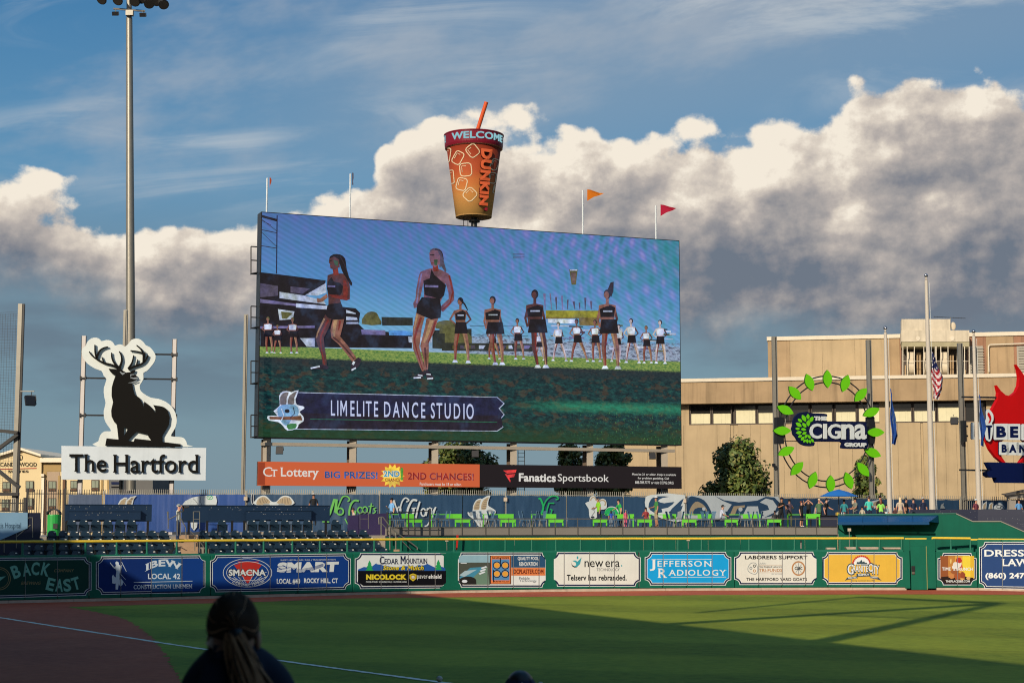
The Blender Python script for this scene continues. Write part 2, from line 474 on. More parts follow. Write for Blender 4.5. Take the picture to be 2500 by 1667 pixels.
def stroke(mb, pl, pts, w, mat, off, w2=None, closed=False, depth=0):
    L, R = ribbon(pts, w, w2, closed); n = len(pts)
    P = pl.pt if hasattr(pl, 'pt') else pl
    a = [P(*p, off) for p in L]; b = [P(*p, off) for p in R]
    q = range(n) if closed else range(n - 1)
    mb.add(a + b, [(i, (i + 1) % n, n + (i + 1) % n, n + i) for i in q], mat)
def shape(mb, pl, pts, mat, off, sm=0, depth=0, holes=(), side=None):
    if sm: pts = smooth(pts, sm)
    P = pl.pt if hasattr(pl, 'pt') else pl
    p3 = [P(*p, off) for p in pts]; h3 = [[P(*p, off) for p in h] for h in holes]
    if depth: mb.prism(p3, -pl.n * depth, mat, side, h3)
    else: mb.poly(p3, mat, h3)
def ring(cx, cy, rx, ry, n=28, a0=0.0, a1=2 * PI, rot=0.0):
    full = abs(a1 - a0 - 2 * PI) < 1e-6
    out = []
    for i in range(n if full else n + 1):
        t = a0 + (a1 - a0) * i / n; x, y = rx * math.cos(t), ry * math.sin(t)
        out.append((cx + x * math.cos(rot) - y * math.sin(rot), cy + x * math.sin(rot) + y * math.cos(rot)))
    return out
def leaf(cx, cy, L, Wd, ang, n=7):
    """pointed leaf outline, ang in degrees of its long axis (0 = to the right, photo px)"""
    a = math.radians(ang); out = []
    for sgn in (1, -1):
        for i in range(n):
            t = i / n if sgn == 1 else 1 - i / n
            x = (t - 0.5) * L; y = sgn * Wd / 2 * math.sin(PI * t) ** 0.85
            out.append((cx + x * math.cos(a) - y * math.sin(a), cy + x * math.sin(a) + y * math.cos(a)))
    return out

# ------------------------------------------------------------------ plan of the outfield wall (column, foot of the kerb)
WALLTAB = [(-420, 1486), (-60, 1474), (228, 1467.5), (507, 1461), (861, 1452), (1106, 1447), (1342, 1444), (1569, 1442), (1789, 1440.7), (2002, 1440), (2212, 1440), (2284, 1440), (2388, 1440.3), (2640, 1446), (2900, 1452)]
WP = [(u, G(u, v)) for u, v in WALLTAB]
SEG = [(a[0], b[0], PL(a[1], b[1])) for a, b in zip(WP, WP[1:])]
def wplane(u):
    for a, b, p in SEG:
        if u < b: return p
    return SEG[-1][2]
def Yw(u): return wplane(u).pt(u, 1440).y
def wp(u, off, z):            # off = metres behind the wall face along the sight line, z = height
    Y = Yw(u) + off
    return Vector((X_at(u, Y, z), Y, z))
def wall_strip(mb, us, o0, o1, z0, z1, mat):
    us = sorted(set(list(us) + [a for a, _, _ in SEG if us[0] < a < us[-1]]))
    for a, b in zip(us, us[1:]):
        q = [wp(a, o0, z0), wp(b, o0, z0), wp(b, o1, z0), wp(a, o1, z0)]
        mb.add(q + [p + Vector((0, 0, z1 - z0)) for p in q], [(0,3,2,1),(4,5,6,7),(0,1,5,4),(1,2,6,5),(2,3,7,6),(3,0,4,7)], mat)
ZT, ZY, ZK = 2.06, 2.78, 0.14      # tops of padding, yellow rail, kerb

# ------------------------------------------------------------------ ground
def ground_mat(name, c1, c2, s1, s2, mow=False, bump=0.4):
    mt = bpy.data.materials.new(name); mt.use_nodes = True; t = mt.node_tree; N.tree = t; p = t.nodes['Principled BSDF']
    p.inputs['Roughness'].default_value = 0.9; p.inputs['Specular IOR Level'].default_value = 0.15
    pos = N(N.node('ShaderNodeNewGeometry').outputs['Position'])
    a = N.noise(pos, s1, 5, 0.6); b = N.noise(pos, s2, 5, 0.7)
    f = N.m('ADD', a * 0.9 + b * 1.3, -0.6, clamp=True)
    if mow:
        sep = N.node('ShaderNodeSeparateXYZ'); t.links.new(pos.s, sep.inputs[0])
        w = N.m('SINE', (N(sep.outputs[0]) * 0.35 + N(sep.outputs[1]) * 0.93 + a * 1.0) * 0.62)
        f = N.m('ADD', f, N.step(w, -0.35, 0.35) * 0.42 - 0.21, clamp=True)
    c = N.mix(f, c1, c2)
    w1 = N.step(N.noise(pos, 0.09, 4, 0.6), 0.40, 0.64) * (N.noise(pos, 1.1, 4, 0.7) + 0.2)
    c = N.mix(w1 * 0.35, c, tuple(x * k for x, k in zip(c2, (1.25, 1.02, 0.8)))); t.links.new(c.s, p.inputs['Base Color'])
    bm_ = N.node('ShaderNodeBump'); bm_.inputs['Strength'].default_value = bump; bm_.inputs['Distance'].default_value = 0.04
    t.links.new(N.noise(pos, s2 * 2.3, 4, 0.7).s, bm_.inputs['Height']); t.links.new(bm_.outputs[0], p.inputs['Normal'])
    return mt
grass = ground_mat('mown_grass', (0.094, 0.135, 0.012), (0.215, 0.265, 0.026), 0.22, 2.6, True)
dirt = ground_mat('red_infield_clay', (0.27, 0.058, 0.032), (0.46, 0.120, 0.062), 0.35, 3.0)
asphalt = ground_mat('asphalt', (0.045, 0.045, 0.045), (0.07, 0.068, 0.065), 0.3, 6.0)
def sheet(name, pts, z, mat, **kw):
    mb = MB(); mb.poly([Vector((p[0], p[1], z)) for p in pts], mat)
    return mb.build(name, None, fix=False, kind='structure', **kw)
sheet('ground', [(-2500, -400), (2500, -400), (2500, 4000), (-2500, 4000)], -0.012, asphalt)
TR = [(-420, 1498), (-150, 1491), (0, 1486), (160, 1481), (400, 1474.5), (600, 1470), (850, 1460), (1100, 1457.5), (1300, 1456), (1750, 1451.5), (2200, 1450), (2500, 1451), (2900, 1458)]
tr = [G(*p) for p in TR]
sheet('field_grass', [(-60, -10), (90, -10)] + [(p.x, p.y) for p in reversed(tr)], 0.0, grass)
tk = MB()
wl = [wp(u, -0.02, 0) for u in [p[0] for p in TR]]
tr2 = []
for a, b in zip(tr, tr[1:]):
    for i in range(40): q = a.lerp(b, i / 40); tr2.append(q + Vector((0, random.uniform(-.14, .10), 0)))
tk.poly([Vector((p.x, p.y, .006)) for p in tr2] + [Vector((p.x, p.y + .6, .006)) for p in reversed(tr)], dirt)
for i in range(len(tr) - 1):
    tk.add([(tr[i].x, tr[i].y, .004), (tr[i+1].x, tr[i+1].y, .004), (wl[i+1].x, wl[i+1].y + 1, .004), (wl[i].x, wl[i].y + 1, .004)], [(0, 1, 2, 3)], dirt)
tk.build('warning_track', None, fix=False, kind='structure')
D = smooth([(160, 1480.5), (245, 1496), (319, 1518), (383, 1571), (446, 1667), (520, 1800)], 4, False)
dd = []
for a, b in zip([G(*p) for p in D], [G(*p) for p in D][1:]):
    for i in range(14): q = a.lerp(b, i / 14); dd.append(q + Vector((random.uniform(-.09, .09), random.uniform(-.12, .12), 0)))
sheet('infield_dirt', [(p.x, p.y) for p in dd] + [(-30, 20), (-60, 40), (G(-420, 1496).x, G(-420, 1496).y), (G(-150, 1490).x, G(-150, 1490).y)], 0.008, dirt)
chalk = M('white_chalk', (0.66, 0.65, 0.54), rough=0.95, var=0.25, scale=9)
fl = MB(); FLP = [(-300, 1462.5), (0, 1507.5), (383, 1567.5), (735, 1620), (1090, 1667.5), (1500, 1722)]
pp = []
for a, b in zip([G(*p) for p in FLP], [G(*p) for p in FLP][1:]):
    for i in range(40): pp.append(a.lerp(b, i / 40))
A_, B_ = [], []
for i, p in enumerate(pp):
    A_.append((p.x, p.y - 0.10 - random.random() * 0.09, 0.013)); B_.append((p.x, p.y + 0.12 + random.random() * 0.10, 0.013))
fl.add(A_ + B_, [(i, i + 1, len(pp) + i + 1, len(pp) + i) for i in range(len(pp) - 1)], chalk)
fl.build('foul_line', None, fix=False, kind='structure')

# ------------------------------------------------------------------ the home grandstand behind the camera: it shades the field
SH = 16.0; KS = -1.0 / SUNDIR.z
def caster(p, z): return Vector((p.x, p.y, 0)) + Vector((SUNDIR.x, SUNDIR.y, 0)) * (-(z) * KS) + Vector((0, 0, z))
g3, g2 = G(2500, 1641), wp(950, -0.9, 0)
dirn = (g3 - g2).normalized()
gs = [wp(-420, 6.5, 0), wp(300, 6.2, 0), wp(345, -0.25, 0), wp(650, -0.3, 0), g2, g3, g3 + dirn * 95]
roofp = [caster(Vector((p.x, p.y, 0)), SH) for p in gs]
rb = [Vector((-40, -100, SH)), Vector((-110, -60, SH)), Vector((-110, 45, SH))]
stand = thing('home_grandstand', 'home grandstand with flat roof behind the camera shading the field', 'grandstand', (-40, -20, 0))
mb = MB(); mb.prism(roofp + rb, (0, 0, 0.9), dsteel); mb.build('roof', stand)
for i, t_ in enumerate((0.1, 0.3, 0.5, 0.7, 0.9)):
    q = roofp[5].lerp(roofp[6], t_) + Vector((-6, -2, 0)); mb = MB(); mb.tube((q.x, q.y, 0), (q.x, q.y, SH), 0.3, dsteel); mb.build('column', stand)
mb = MB()
for k in range(22):
    z = 2.15 + k * 0.42; y = -1.2 - k * 1.25
    mb.box((-25, y, z / 2), (110, 1.25, z), concrete)
for k in range(8):
    y = 11.5 - k * 1.5; z = 1.0 + k * 0.145
    mb.box((-10, y, z / 2), (80, 1.5, z), concrete)
mb.build('seating_deck', stand)
lt = thing('roof_light_tower', 'tall steel light tower braced on the grandstand roof behind the camera', 'light tower', caster(G(1960, 1575), SH) + Vector((0, 0, 0.9)))
zt = SH + 12.7; a = caster(G(1960, 1575), SH) + Vector((0, 0, .9)); b = caster(G(2455, 1469), zt)
b = Vector((a.x, a.y, b.z)) if (Vector((a.x, a.y)) - Vector((b.x, b.y))).length < 1.5 else b
mb = MB(); mb.tube(a, b, 0.46, steel, r2=0.34); mb.build('mast', lt)
c_ = caster(G(1480, 1537), SH) + Vector((0, 0, .9)); mb = MB(); mb.tube(c_, b, 0.36, steel); mb.build('brace', lt)
e_ = caster(G(2100, 1456.5), zt - 0.5); mb = MB(); mb.tube(e_, b, 0.34, steel); mb.build('crossarm', lt)
e2 = caster(G(1700, 1495), SH + 6); mb = MB(); mb.tube(e2, e_, 0.2, steel); mb.tube(c_.lerp(b, .45), a.lerp(b, .5), .09, steel); mb.build('brace', lt)

# ------------------------------------------------------------------ outfield wall
SEAMS = [-420, -340, -260, -180, -100, -18, 60.6, 139.7, 217, 294, 368.4, 443, 514, 587, 658, 727, 796, 862, 929, 995.6, 1061, 1126, 1190, 1252, 1315, 1376.5, 1438.6, 1499, 1560, 1618, 1677, 1737.5, 1794, 1851.6, 1909, 1966, 2021.7, 2077.4, 2133, 2188, 2214]
SEAMS2 = [2286, 2337, 2387.5]; SEAMS3 = [2388.5, 2447.5, 2510, 2572, 2636, 2700, 2780, 2860]
ow = thing('outfield_wall', 'long green padded outfield wall with yellow top rail in front of the stands', 'wall', (0, Yw(1250), 0))
def pad(u0, u1, z0, z1, mat, name='pad'):
    g = 0.012; pa, pb = wp(u0, 0, 0), wp(u1, 0, 0); d = (pb - pa).normalized(); n = Vector((d.y, -d.x, 0))
    pa, pb = pa + d * g, pb - d * g; c = 0.035
    mb = MB(); T_ = 0.11
    prof = [(0, 0), (c, -0.03), (1, 0)]
    L = (pb - pa).length
    xs = [(0, T_), (0, 0.02), (0.02, 0), (L - 0.02, 0), (L, 0.02), (L, T_)]
    base = [pa + d * x - n * (y) for x, y in xs]
    mb.prism([Vector((p.x, p.y, z0)) for p in base], (0, 0, z1 - z0), mat); mb.build(name, ow)
for a, b in zip(SEAMS, SEAMS[1:]): pad(a, b, ZK + 0.02, ZT, greenpad)
for a, b in zip(SEAMS2, SEAMS2[1:]): pad(a, b, ZK + 0.02, ZT, greenpad)
for a, b in zip(SEAMS3, SEAMS3[1:]): pad(a, b, ZK + 0.02, ZY - 0.06, greenpad)
def kerbs(us):
    for a, b in zip(us, us[1:]):
        mb = MB(); mb.box((0, 0, 0), (1, 1, 1), concrete); mb = MB(); wall_strip(mb, [a + 0.5, b], 0.0, 0.35, 0.0, ZK - random.random() * .012, kerbm); mb.build('kerb', ow)
kerbm = M('pale_kerb_concrete', (0.40, 0.33, 0.26), rough=0.9, var=0.3, scale=3)
kerbs([-420, -130, 20, 180, 349, 449, 560, 720, 1002, 1118, 1384, 1515, 1625, 1858, 2082, 2213]); kerbs([2286, 2388, 2520, 2700])
mb = MB(); wall_strip(mb, [-420, 2214], 0.12, 0.40, 0.02, ZT - 0.02, greenwall); mb.build('backing', ow)
mb = MB(); wall_strip(mb, [2286, 2388.2], 0.12, 0.40, 0.02, ZT - 0.02, greenwall); wall_strip(mb, [2388.2, 2860], 0.12, 0.40, 0.02, ZY - 0.08, greenwall); mb.build('backing', ow)
# padded capping strip and lower green rail
mb = MB(); wall_strip(mb, [-420, 2205], 0.05, 0.30, ZT + 0.0, ZT + 0.10, greenrail); mb.build('lower_rail', ow)
mb = MB(); wall_strip(mb, [2286, 2372], 0.05, 0.30, ZT + 0.0, ZT + 0.10, greenrail); mb.build('lower_rail', ow)
POSTS = [-330, -250, -170, -95, -20, 55, 133, 209, 285, 359, 431.5, 503.5, 575.4, 643.8, 714, 781, 848, 913.8, 979.7, 1044.5, 1108.7, 1171.4, 1233.7, 1298.5, 1357.4, 1417.6, 1479, 1538, 1596.5, 1655.4, 1712.8, 1771, 1828.7, 1884.4, 1939.6, 1995.5, 2051, 2092, 2147, 2201]
for u in POSTS + [2281, 2321.6, 2369]:
    mb = MB(); mb.tube(wp(u, 0.16, ZT + 0.08), wp(u, 0.16, ZY - 0.02), 0.052, greenrail, 10); mb.lathe(wp(u, 0.16, ZT + 0.08), [(0.09, 0.02), (0.09, 0.05), (0.055, 0.06)], greenrail, 8)
    mb.build('rail_post', ow)
ys = [-420] + [u for u in POSTS[1::3]] + [2206]
for a, b in zip(ys, ys[1:]):
    mb = MB(); k = max(2, int((b - a) / 25)); pts = [wp(a + 0.4 + (b - a - 0.4) * i / k, 0.16, ZY + random.uniform(-.006, .006)) for i in range(k + 1)]
    mb.path(pts, 0.066, yellow, 10); mb.build('yellow_rail', ow, smooth=True)
for a, b in ((2275, 2369),):
    mb = MB(); mb.path([wp(a, 0.16, ZY + 0.0), wp(a + 5, .16, ZY + .02), wp(b, 0.16, ZY)], 0.066, yellow, 10); mb.build('yellow_rail', ow, smooth=True)
mb = MB(); wall_strip(mb, [2209, 2262], 0.02, 0.3, ZY - 0.05, ZY + 0.02, yellow); mb.build('yellow_cap', ow)
mb = MB(); wall_strip(mb, [2370, 2388], 0.02, 0.3, ZY - 0.1, ZY - 0.02, yellow); wall_strip(mb, [2388.3, 2860], -0.02, 0.3, ZY - 0.06, ZY, yellow); mb.build('yellow_cap', ow)
# gate in the wall
gt = thing('wall_gate', 'narrow green gate with a dark latch in the outfield wall beside the yellow sign', 'gate', wp(2250, 0.1, 0))
mb = MB()
for a, b, c, d in ((2210, 2222.5, 0.1, ZY - .06), (2265.5, 2285.5, 0.1, ZY - .06)): wall_strip(mb, [a, b], -0.03, 0.14, c, d, greenpad)
wall_strip(mb, [2222.5, 2265.5], -0.02, 0.12, 2.38, ZY - 0.06, greenpad); mb.build('gate_frame', gt)
mb = MB(); wall_strip(mb, [2225, 2264], -0.06, 0.02, 0.03, 2.36, greenpad); dl = mb.build('gate_leaf', gt)
mb = MB(); wall_strip(mb, [2225, 2234], -0.10, -0.065, 1.02, 1.30, dsteel); wall_strip(mb, [2226, 2233], -0.13, -0.105, 0.86, 1.0, PM('grey_latch', 110, 95, 80)); mb.build('latch', dl)
mb = MB(); wall_strip(mb, [2263.2, 2265], -0.07, -0.01, 0.03, 2.36, PM('brass_strip', 150, 150, 90)); mb.build('hinge_strip', dl)

# ------------------------------------------------------------------ sponsor signs on the padding
ZO = {2: 0, 3: 400, 4: 850, 5: 1300, 6: 1750, 7: 2000}
def Z(k, x, y): return (ZO[k] + x / 4.704, 1180 + y / 4.704)
L1, L2 = 0.006, 0.012
LWHITE = PM('sign_white', 240, 234, 220, rough=0.5); LNAVY = PM('sign_navy', 22, 32, 64, rough=0.7, spec=.1)
def frame_pts(quad, d, r=13.0, n=5):
    TL, TR_, BR, BL = quad; Wd = ((TR_[0] - TL[0]) + (BR[0] - BL[0])) / 2; Hd = ((BL[1] - TL[1]) + (BR[1] - TR_[1])) / 2
    R = r + d; out = []
    t0 = math.asin(min(1, d / R))
    for cx, cy, sx, sy in ((0, 0, 1, 1), (Wd, 0, -1, 1), (Wd, Hd, -1, -1), (0, Hd, 1, -1)):
        seg = []
        for i in range(n + 1):
            t = t0 + (PI / 2 - 2 * t0) * i / n; seg.append((cx + sx * R * math.cos(t), cy + sy * R * math.sin(t)))
        # order so that the outline runs clockwise
        if (cx, cy) == (0, 0) or (cx > 0 and cy > 0): seg = seg[::-1]
        out += seg
    res = []
    for x, y in out:
        a, b = x / Wd, y / Hd
        res.append(tuple((TL[i] * (1 - a) + TR_[i] * a) * (1 - b) + (BL[i] * (1 - a) + BR[i] * a) * b for i in (0, 1)))
    return res
class Sign:
    def __init__(s, label, quad, face, uc, seams, zk, clip=None):
        s.pl = wplane(uc); s.zk = zk; s.quad = quad
        s.t = thing('sponsor_sign', label, 'sign', s.pl.pt(uc, 1400, 0), 'sponsor signs on the outfield wall')
        mb = MB(); shape(mb, s.pl, frame_pts(quad, 0), LWHITE, 0.014); shape(mb, s.pl, frame_pts(quad, 1.5), LNAVY, 0.017); shape(mb, s.pl, frame_pts(quad, 5.0), LWHITE, 0.020); mb.build('border', s.t)
        mb = MB(); shape(mb, s.pl, frame_pts(quad, 6.4), face, 0.023); mb.build('face', s.t)
        s.seams = seams; s.mb = MB(); s.o = 0.027
    def xy(s, x, y): return Z(s.zk, x, y)
    def T(s, txt, x0, x1, y0, y1, mat, up=0.0, **k):
        a, b = s.xy(x0, y0); c, d = s.xy(x1, y1); mb = MB(); text(mb, s.pl, txt, a, c, b, d, mat, s.o + up, **k); mb.build('lettering', s.t)
    def S(s, pts, mat, up=0.0, sm=0, holes=()): shape(s.mb, s.pl, [s.xy(*p) for p in pts], mat, s.o + up, sm, 0, [[s.xy(*p) for p in h] for h in holes])
    def K(s, pts, w, mat, up=0.0, closed=False, w2=None): stroke(s.mb, s.pl, [s.xy(*p) for p in pts], w / 4.704, mat, s.o + up, closed=closed, w2=None if w2 is None else w2 / 4.704)
    def flush(s, name): s.mb.build(name, s.t); s.mb = MB()
    def done(s):
        if s.mb.v: s.flush('artwork')
        TL, TR_, BR, BL = s.quad
        for u in s.seams:
            k = (u - TL[0]) / (TR_[0] - TL[0]); a = TL[1] + (TR_[1] - TL[1]) * k; b = BL[1] + (BR[1] - BL[1]) * k
            mb = MB(); stroke(mb, s.pl, [(u, a), (u, b)], 0.75, seamm, 0.045); stroke(mb, s.pl, [(u + 0.75, a), (u + 0.75, b)], 0.5, seaml, 0.045); mb.build('seam', s.t)
seamm = M('dark_seam', (0.03, 0.03, 0.035), var=0); seaml = M('painted_seam_highlight', (0.35, 0.36, 0.36), var=0)  # dark line is the joint; pale line paints the highlight along its edge
def q4(l, r, tl, tr_, bl, br): return ((l, tl), (r, tr_), (r, br), (l, bl))
# dark green brewery
dg = PM('sign_dark_green', 18, 66, 52); mint = PM('sign_mint', 130, 190, 160); gold = PM('sign_gold', 150, 130, 85)
s = Sign('dark green BACK EAST BREWING COMPANY sign in shade at the left end of the wall', q4(-60, 223, 1361, 1359.5, 1461, 1452.5), dg, 80, [-18, 60.6, 139.7, 216], 2)
def letters_on(s, word, pts, h, mat, **k):
    for ch, (x, y, rot) in zip(word, pts):
        def wf(a, b, u, v, x=x, y=y, rot=rot, ch=ch):
            w = h * (0.62 if ch not in 'IJ' else 0.35); X, Y = (a - 0.5) * w, (0.5 - b) * h
            c, s_ = math.cos(math.radians(rot)), math.sin(math.radians(rot)); return Z(s.zk, x + X * c - Y * s_, y + X * s_ + Y * c)
        text(s.mb, s.pl, ch, 0, 1, 0, 1, mat, s.o, warp=wf, **k)
letters_on(s, 'BACK', [(180, 1010, -20), (302, 985, -8), (405, 975, 4), (525, 985, 14)], 150, mint, bold=0.045)
letters_on(s, 'EAST', [(580, 1155, 14), (680, 1165, 4), (770, 1165, -5), (870, 1145, -16)], 145, mint, bold=0.045)
s.T('COMPANY', 620, 845, 980, 1015, gold, shear=0.25, bold=0.01); s.T('BREWING', 245, 465, 1122, 1160, gold, shear=0.25, bold=0.01)
s.K(ring(-10, 1090, 128, 128, 30), 9, gold, closed=True); s.K(ring(-10, 1090, 108, 108, 30), 6, gold, closed=True); s.S([(-60, 1080), (65, 1062), (-20, 1130), (-5, 1155), (-60, 1155)], mint)
s.done()
# blue lineman union
bl1 = PM('sign_royal_blue', 16, 62, 130); pale = PM('sign_pale', 226, 226, 222)
s = Sign('blue IBEW LOCAL 42 CONSTRUCTION LINEMEN sign with a line crew up a pole', q4(234, 501, 1357.5, 1355, 1451, 1446), PM('sign_navy_blue', 14, 46, 106), 370, [294, 368.4, 443], 2)
fb = PM('sign_faded_blue', 38, 92, 140)
s.S([(1735, 868), (2082, 858), (2082, 1232), (1735, 1240)], fb, -0.002); s.S([(2084, 858), (2300, 858), (2330, 890), (2330, 1190), (2260, 1235), (2084, 1235)], bl1, -0.002)
s.flush('faded_panel')
pl_ = [(1325, 1215), (1330, 1080), (1335, 960), (1322, 905), (1340, 890), (1362, 905), (1368, 960), (1372, 1080), (1352, 1215)]
s.S(pl_, pale); s.K([(1262, 905), (1300, 960), (1345, 990), (1400, 935)], 7, pale, .003); s.K([(1395, 900), (1450, 1010)], 6, pale, .003); s.K([(1280, 925), (1440, 1100)], 5, pale, .003); s.K([(1380, 1080), (1445, 1170)], 5, pale, .003)
s.S([(1285, 1060), (1298, 1045), (1312, 1065), (1340, 1085), (1335, 1140), (1310, 1150), (1285, 1140)], pale, .006); s.S([(1370, 1100), (1385, 1090), (1410, 1120), (1405, 1160), (1380, 1180), (1362, 1150)], pale, .006); s.S([(1320, 950), (1365, 930), (1395, 950), (1385, 1020), (1340, 1030)], pale, .006)
s.flush('lineman_emblem')
s.T('IBEW', 1665, 2095, 905, 985, pale, bold=0.05, serif=0.07, warp=lambda x, y, u, v: (u, v - 13 * (1 - (2 * x - 1) ** 2) + 5)); s.T('LOCAL 42', 1695, 2068, 1032, 1095, pale, bold=0.03, serif=0.04)
s.K([(1535, 1133), (2208, 1118)], 6, pale); s.T('CONSTRUCTION LINEMEN', 1533, 2205, 1162, 1212, pale, bold=0.025, serif=0.04, slope=-2)
s.done()
# SMACNA
red = PM('sign_red', 205, 52, 42)
s = Sign('blue SMACNA and SMART LOCAL #40 ROCKY HILL sign with a red triangle globe', q4(512.7, 856, 1354.7, 1350, 1445, 1438), bl1, 690, [587, 658, 727, 796], 3)
s.S([(845, 893), (1090, 893), (1075, 915), (1120, 935), (960, 1150), (805, 935), (860, 920)], red)
s.K(ring(958, 1023, 279, 163, 40), 6, LWHITE, .003, True); s.K(ring(958, 1022, 240, 128, 40), 5, LWHITE, .003, True)
for k in range(-4, 5):
    if k: s.K([(958 + k * 55, 1062), (958 + k * 36, 1105), (958 + k * 22, 1136)], 4, LWHITE, .003)
s.K([(745, 1075), (850, 1105), (958, 1112), (1070, 1105), (1175, 1072)], 4, LWHITE, .003); s.K([(735, 1020), (1180, 1018)], 4, LWHITE, .003)
s.flush('globe_emblem')
s.T('SMACNA', 735, 1172, 978, 1064, black, .010, bold=0.09); s.T('SMACNA', 742, 1166, 984, 1058, LWHITE, .014, bold=0.05)
s.T('CONNECTICUT', 785, 1150, 1125, 1155, LWHITE, .004, bold=0.02, warp=lambda x, y, u, v: (u, v + 7 * (1 - (2 * x - 1) ** 2) - 2))
s.T('SHEET METAL | AIR | RAIL | TRANSPORTATION', 1338, 1970, 870, 888, LWHITE, slope=-1.0, bold=0.01)
s.T('SMART', 1300, 2003, 903, 1022, LWHITE, bold=0.10, slope=-2, shear=0.1)
for k in range(5): s.K([(1300, 945 + k * 17), (1420, 955 + k * 17), (1560, 985 + k * 12), (1700, 960 + k * 9), (1830, 918 + k * 7)], 4, bl1, .004)
s.T('LOCAL #40', 1295, 1562, 1090, 1155, LWHITE, bold=0.04); s.T('ROCKY HILL, CT', 1608, 1995, 1085, 1150, LWHITE, bold=0.04); s.done()
# Cedar Mountain
mtn = PM('sign_mountain_blue', 40, 92, 160); fir = PM('sign_fir_green', 40, 165, 90); yel = PM('sign_yellow', 240, 205, 50); blk = PM('sign_black', 18, 18, 22, spec=.08)
s = Sign('CEDAR MOUNTAIN Stone & Mulch sign with blue mountains above a black NICOLOCK band', q4(866, 1101, 1349.4, 1349.4, 1437, 1434.7), LWHITE, 985, [929, 995.6, 1061], 4)
s.S([(110, 985), (180, 955), (250, 965), (330, 905), (400, 940), (480, 950), (560, 965), (650, 945), (760, 955), (830, 925), (910, 920), (1000, 965), (1080, 955), (1148, 985), (1148, 1000), (110, 1000)], mtn)
s.S([(315, 918), (345, 898), (375, 928), (340, 925)], LWHITE, .004); s.S([(815, 935), (850, 915), (900, 925), (850, 940)], LWHITE, .004)
s.S([(110, 1000), (1148, 1000), (1148, 1120), (1080, 1168), (170, 1172), (110, 1130)], blk, .002)
for tx, a in ((243, 880), (1033, 872)): s.S([(tx, a), (tx + 22, a + 45), (tx + 12, a + 45), (tx + 38, a + 85), (tx + 20, a + 85), (tx + 46, a + 118), (tx - 46, a + 118), (tx - 20, a + 85), (tx - 38, a + 85), (tx - 12, a + 45), (tx - 22, a + 45)], fir, .006)
s.flush('mountain_picture')
s.T('C', 358, 412, 835, 925, LNAVY, .01, bold=0.02, serif=0.03); s.T('EDAR', 415, 575, 862, 922, LNAVY, .01, bold=0.015, serif=0.05); s.T('M', 595, 660, 832, 920, LNAVY, .01, bold=0.02, serif=0.05); s.T('OUNTAIN', 662, 905, 858, 918, LNAVY, .01, bold=0.015, serif=0.05)
s.T('Stone & Mulch', 396, 872, 936, 998, blk, .012, bold=0.09, shear=0.25); s.T('Stone & Mulch', 400, 866, 940, 992, yel, .016, bold=0.04, shear=0.25)
s.T('NICOLOCK', 203, 668, 1040, 1103, yel, .01, bold=0.09); s.T('PAVING STONES · RETAINING WALLS · OUTDOOR LIVING', 203, 668, 1118, 1136, LWHITE, .01, bold=0.01)
s.S([(702, 1045), (742, 1030), (782, 1045), (780, 1090), (742, 1120), (704, 1090)], yel, .008); s.S([(712, 1052), (742, 1040), (772, 1052), (770, 1084), (742, 1108), (714, 1084)], PM('sign_ochre', 190, 150, 40), .01); s.T('n', 726, 758, 1058, 1088, LWHITE, .014, bold=0.06)
s.T('paver-', 790, 925, 1052, 1105, LWHITE, .01); s.T('shield', 922, 1068, 1042, 1090, LWHITE, .01, bold=0.04); s.done()
# pool plaster
s = Sign('pool renovation sign with a pool photograph and orange DCPLASTER.COM strip', q4(1112, 1337, 1348, 1348, 1433, 1433), LWHITE, 1225, [1190, 1252, 1315], 4)
s.S([(1268, 850), (1300, 820), (1628, 820), (1628, 905), (1268, 905)], PM('photo_sky', 150, 180, 185)); s.S([(1268, 905), (1628, 905), (1628, 1158), (1330, 1158), (1268, 1110)], PM('photo_deck', 78, 80, 68), .002)
s.S([(1270, 1080), (1400, 965), (1560, 955), (1420, 1090), (1300, 1095)], PM('photo_pool', 70, 140, 160), .006); s.S([(1275, 1050), (1340, 1000), (1480, 985), (1330, 1070)], PM('photo_glare', 170, 190, 190), .009)
s.S([(1400, 1100), (1560, 960), (1600, 955), (1620, 1158), (1430, 1158)], PM('photo_paving', 110, 135, 110), .005); s.S(ring(1372, 1110, 95, 45, 20, PI, 2 * PI) + [(1470, 1155), (1290, 1155)], PM('photo_table', 38, 36, 32), .012); s.S(ring(1335, 1120, 32, 18, 14), pale, .016)
for k in range(3): s.S([(1495 + k * 12, 1030 - k * 32), (1560 + k * 10, 1005 - k * 30), (1575 + k * 10, 1018 - k * 30), (1510 + k * 12, 1044 - k * 32)], pale, .014)
s.K([(1290, 912), (1360, 912)], 8, pale, .01); s.flush('pool_picture')
org = PM('sign_orange', 235, 130, 70); teal2 = PM('sign_steel_blue', 44, 82, 112)
s.S([(1628, 825), (1868, 825), (1868, 1152), (1628, 1152)], blk, .012); s.S([(1636, 832), (1860, 832), (1860, 1145), (1636, 1145)], org, .015); s.S([(1648, 868), (1850, 868), (1850, 1108), (1648, 1108)], PM('poster_blue', 90, 140, 180), .018)
for cx, cy in ((1705, 937), (1800, 937), (1705, 1035), (1800, 1035)): s.S(ring(cx, cy, 34, 32, 18), PM('poster_amber', 240, 165, 60), .022); s.K(ring(cx, cy, 42, 41, 22), 9, blk, .025, True)
s.K([(1744, 850), (1744, 945)], 10, blk, .027); s.K([(1666, 990), (1666, 1130)], 10, blk, .027); s.T('DAVID COOKE', 1650, 1845, 842, 862, blk, .022, bold=0.03); s.T('PLASTER CO, LLC', 1672, 1850, 1114, 1132, blk, .022, bold=0.03)
s.flush('logo_poster')
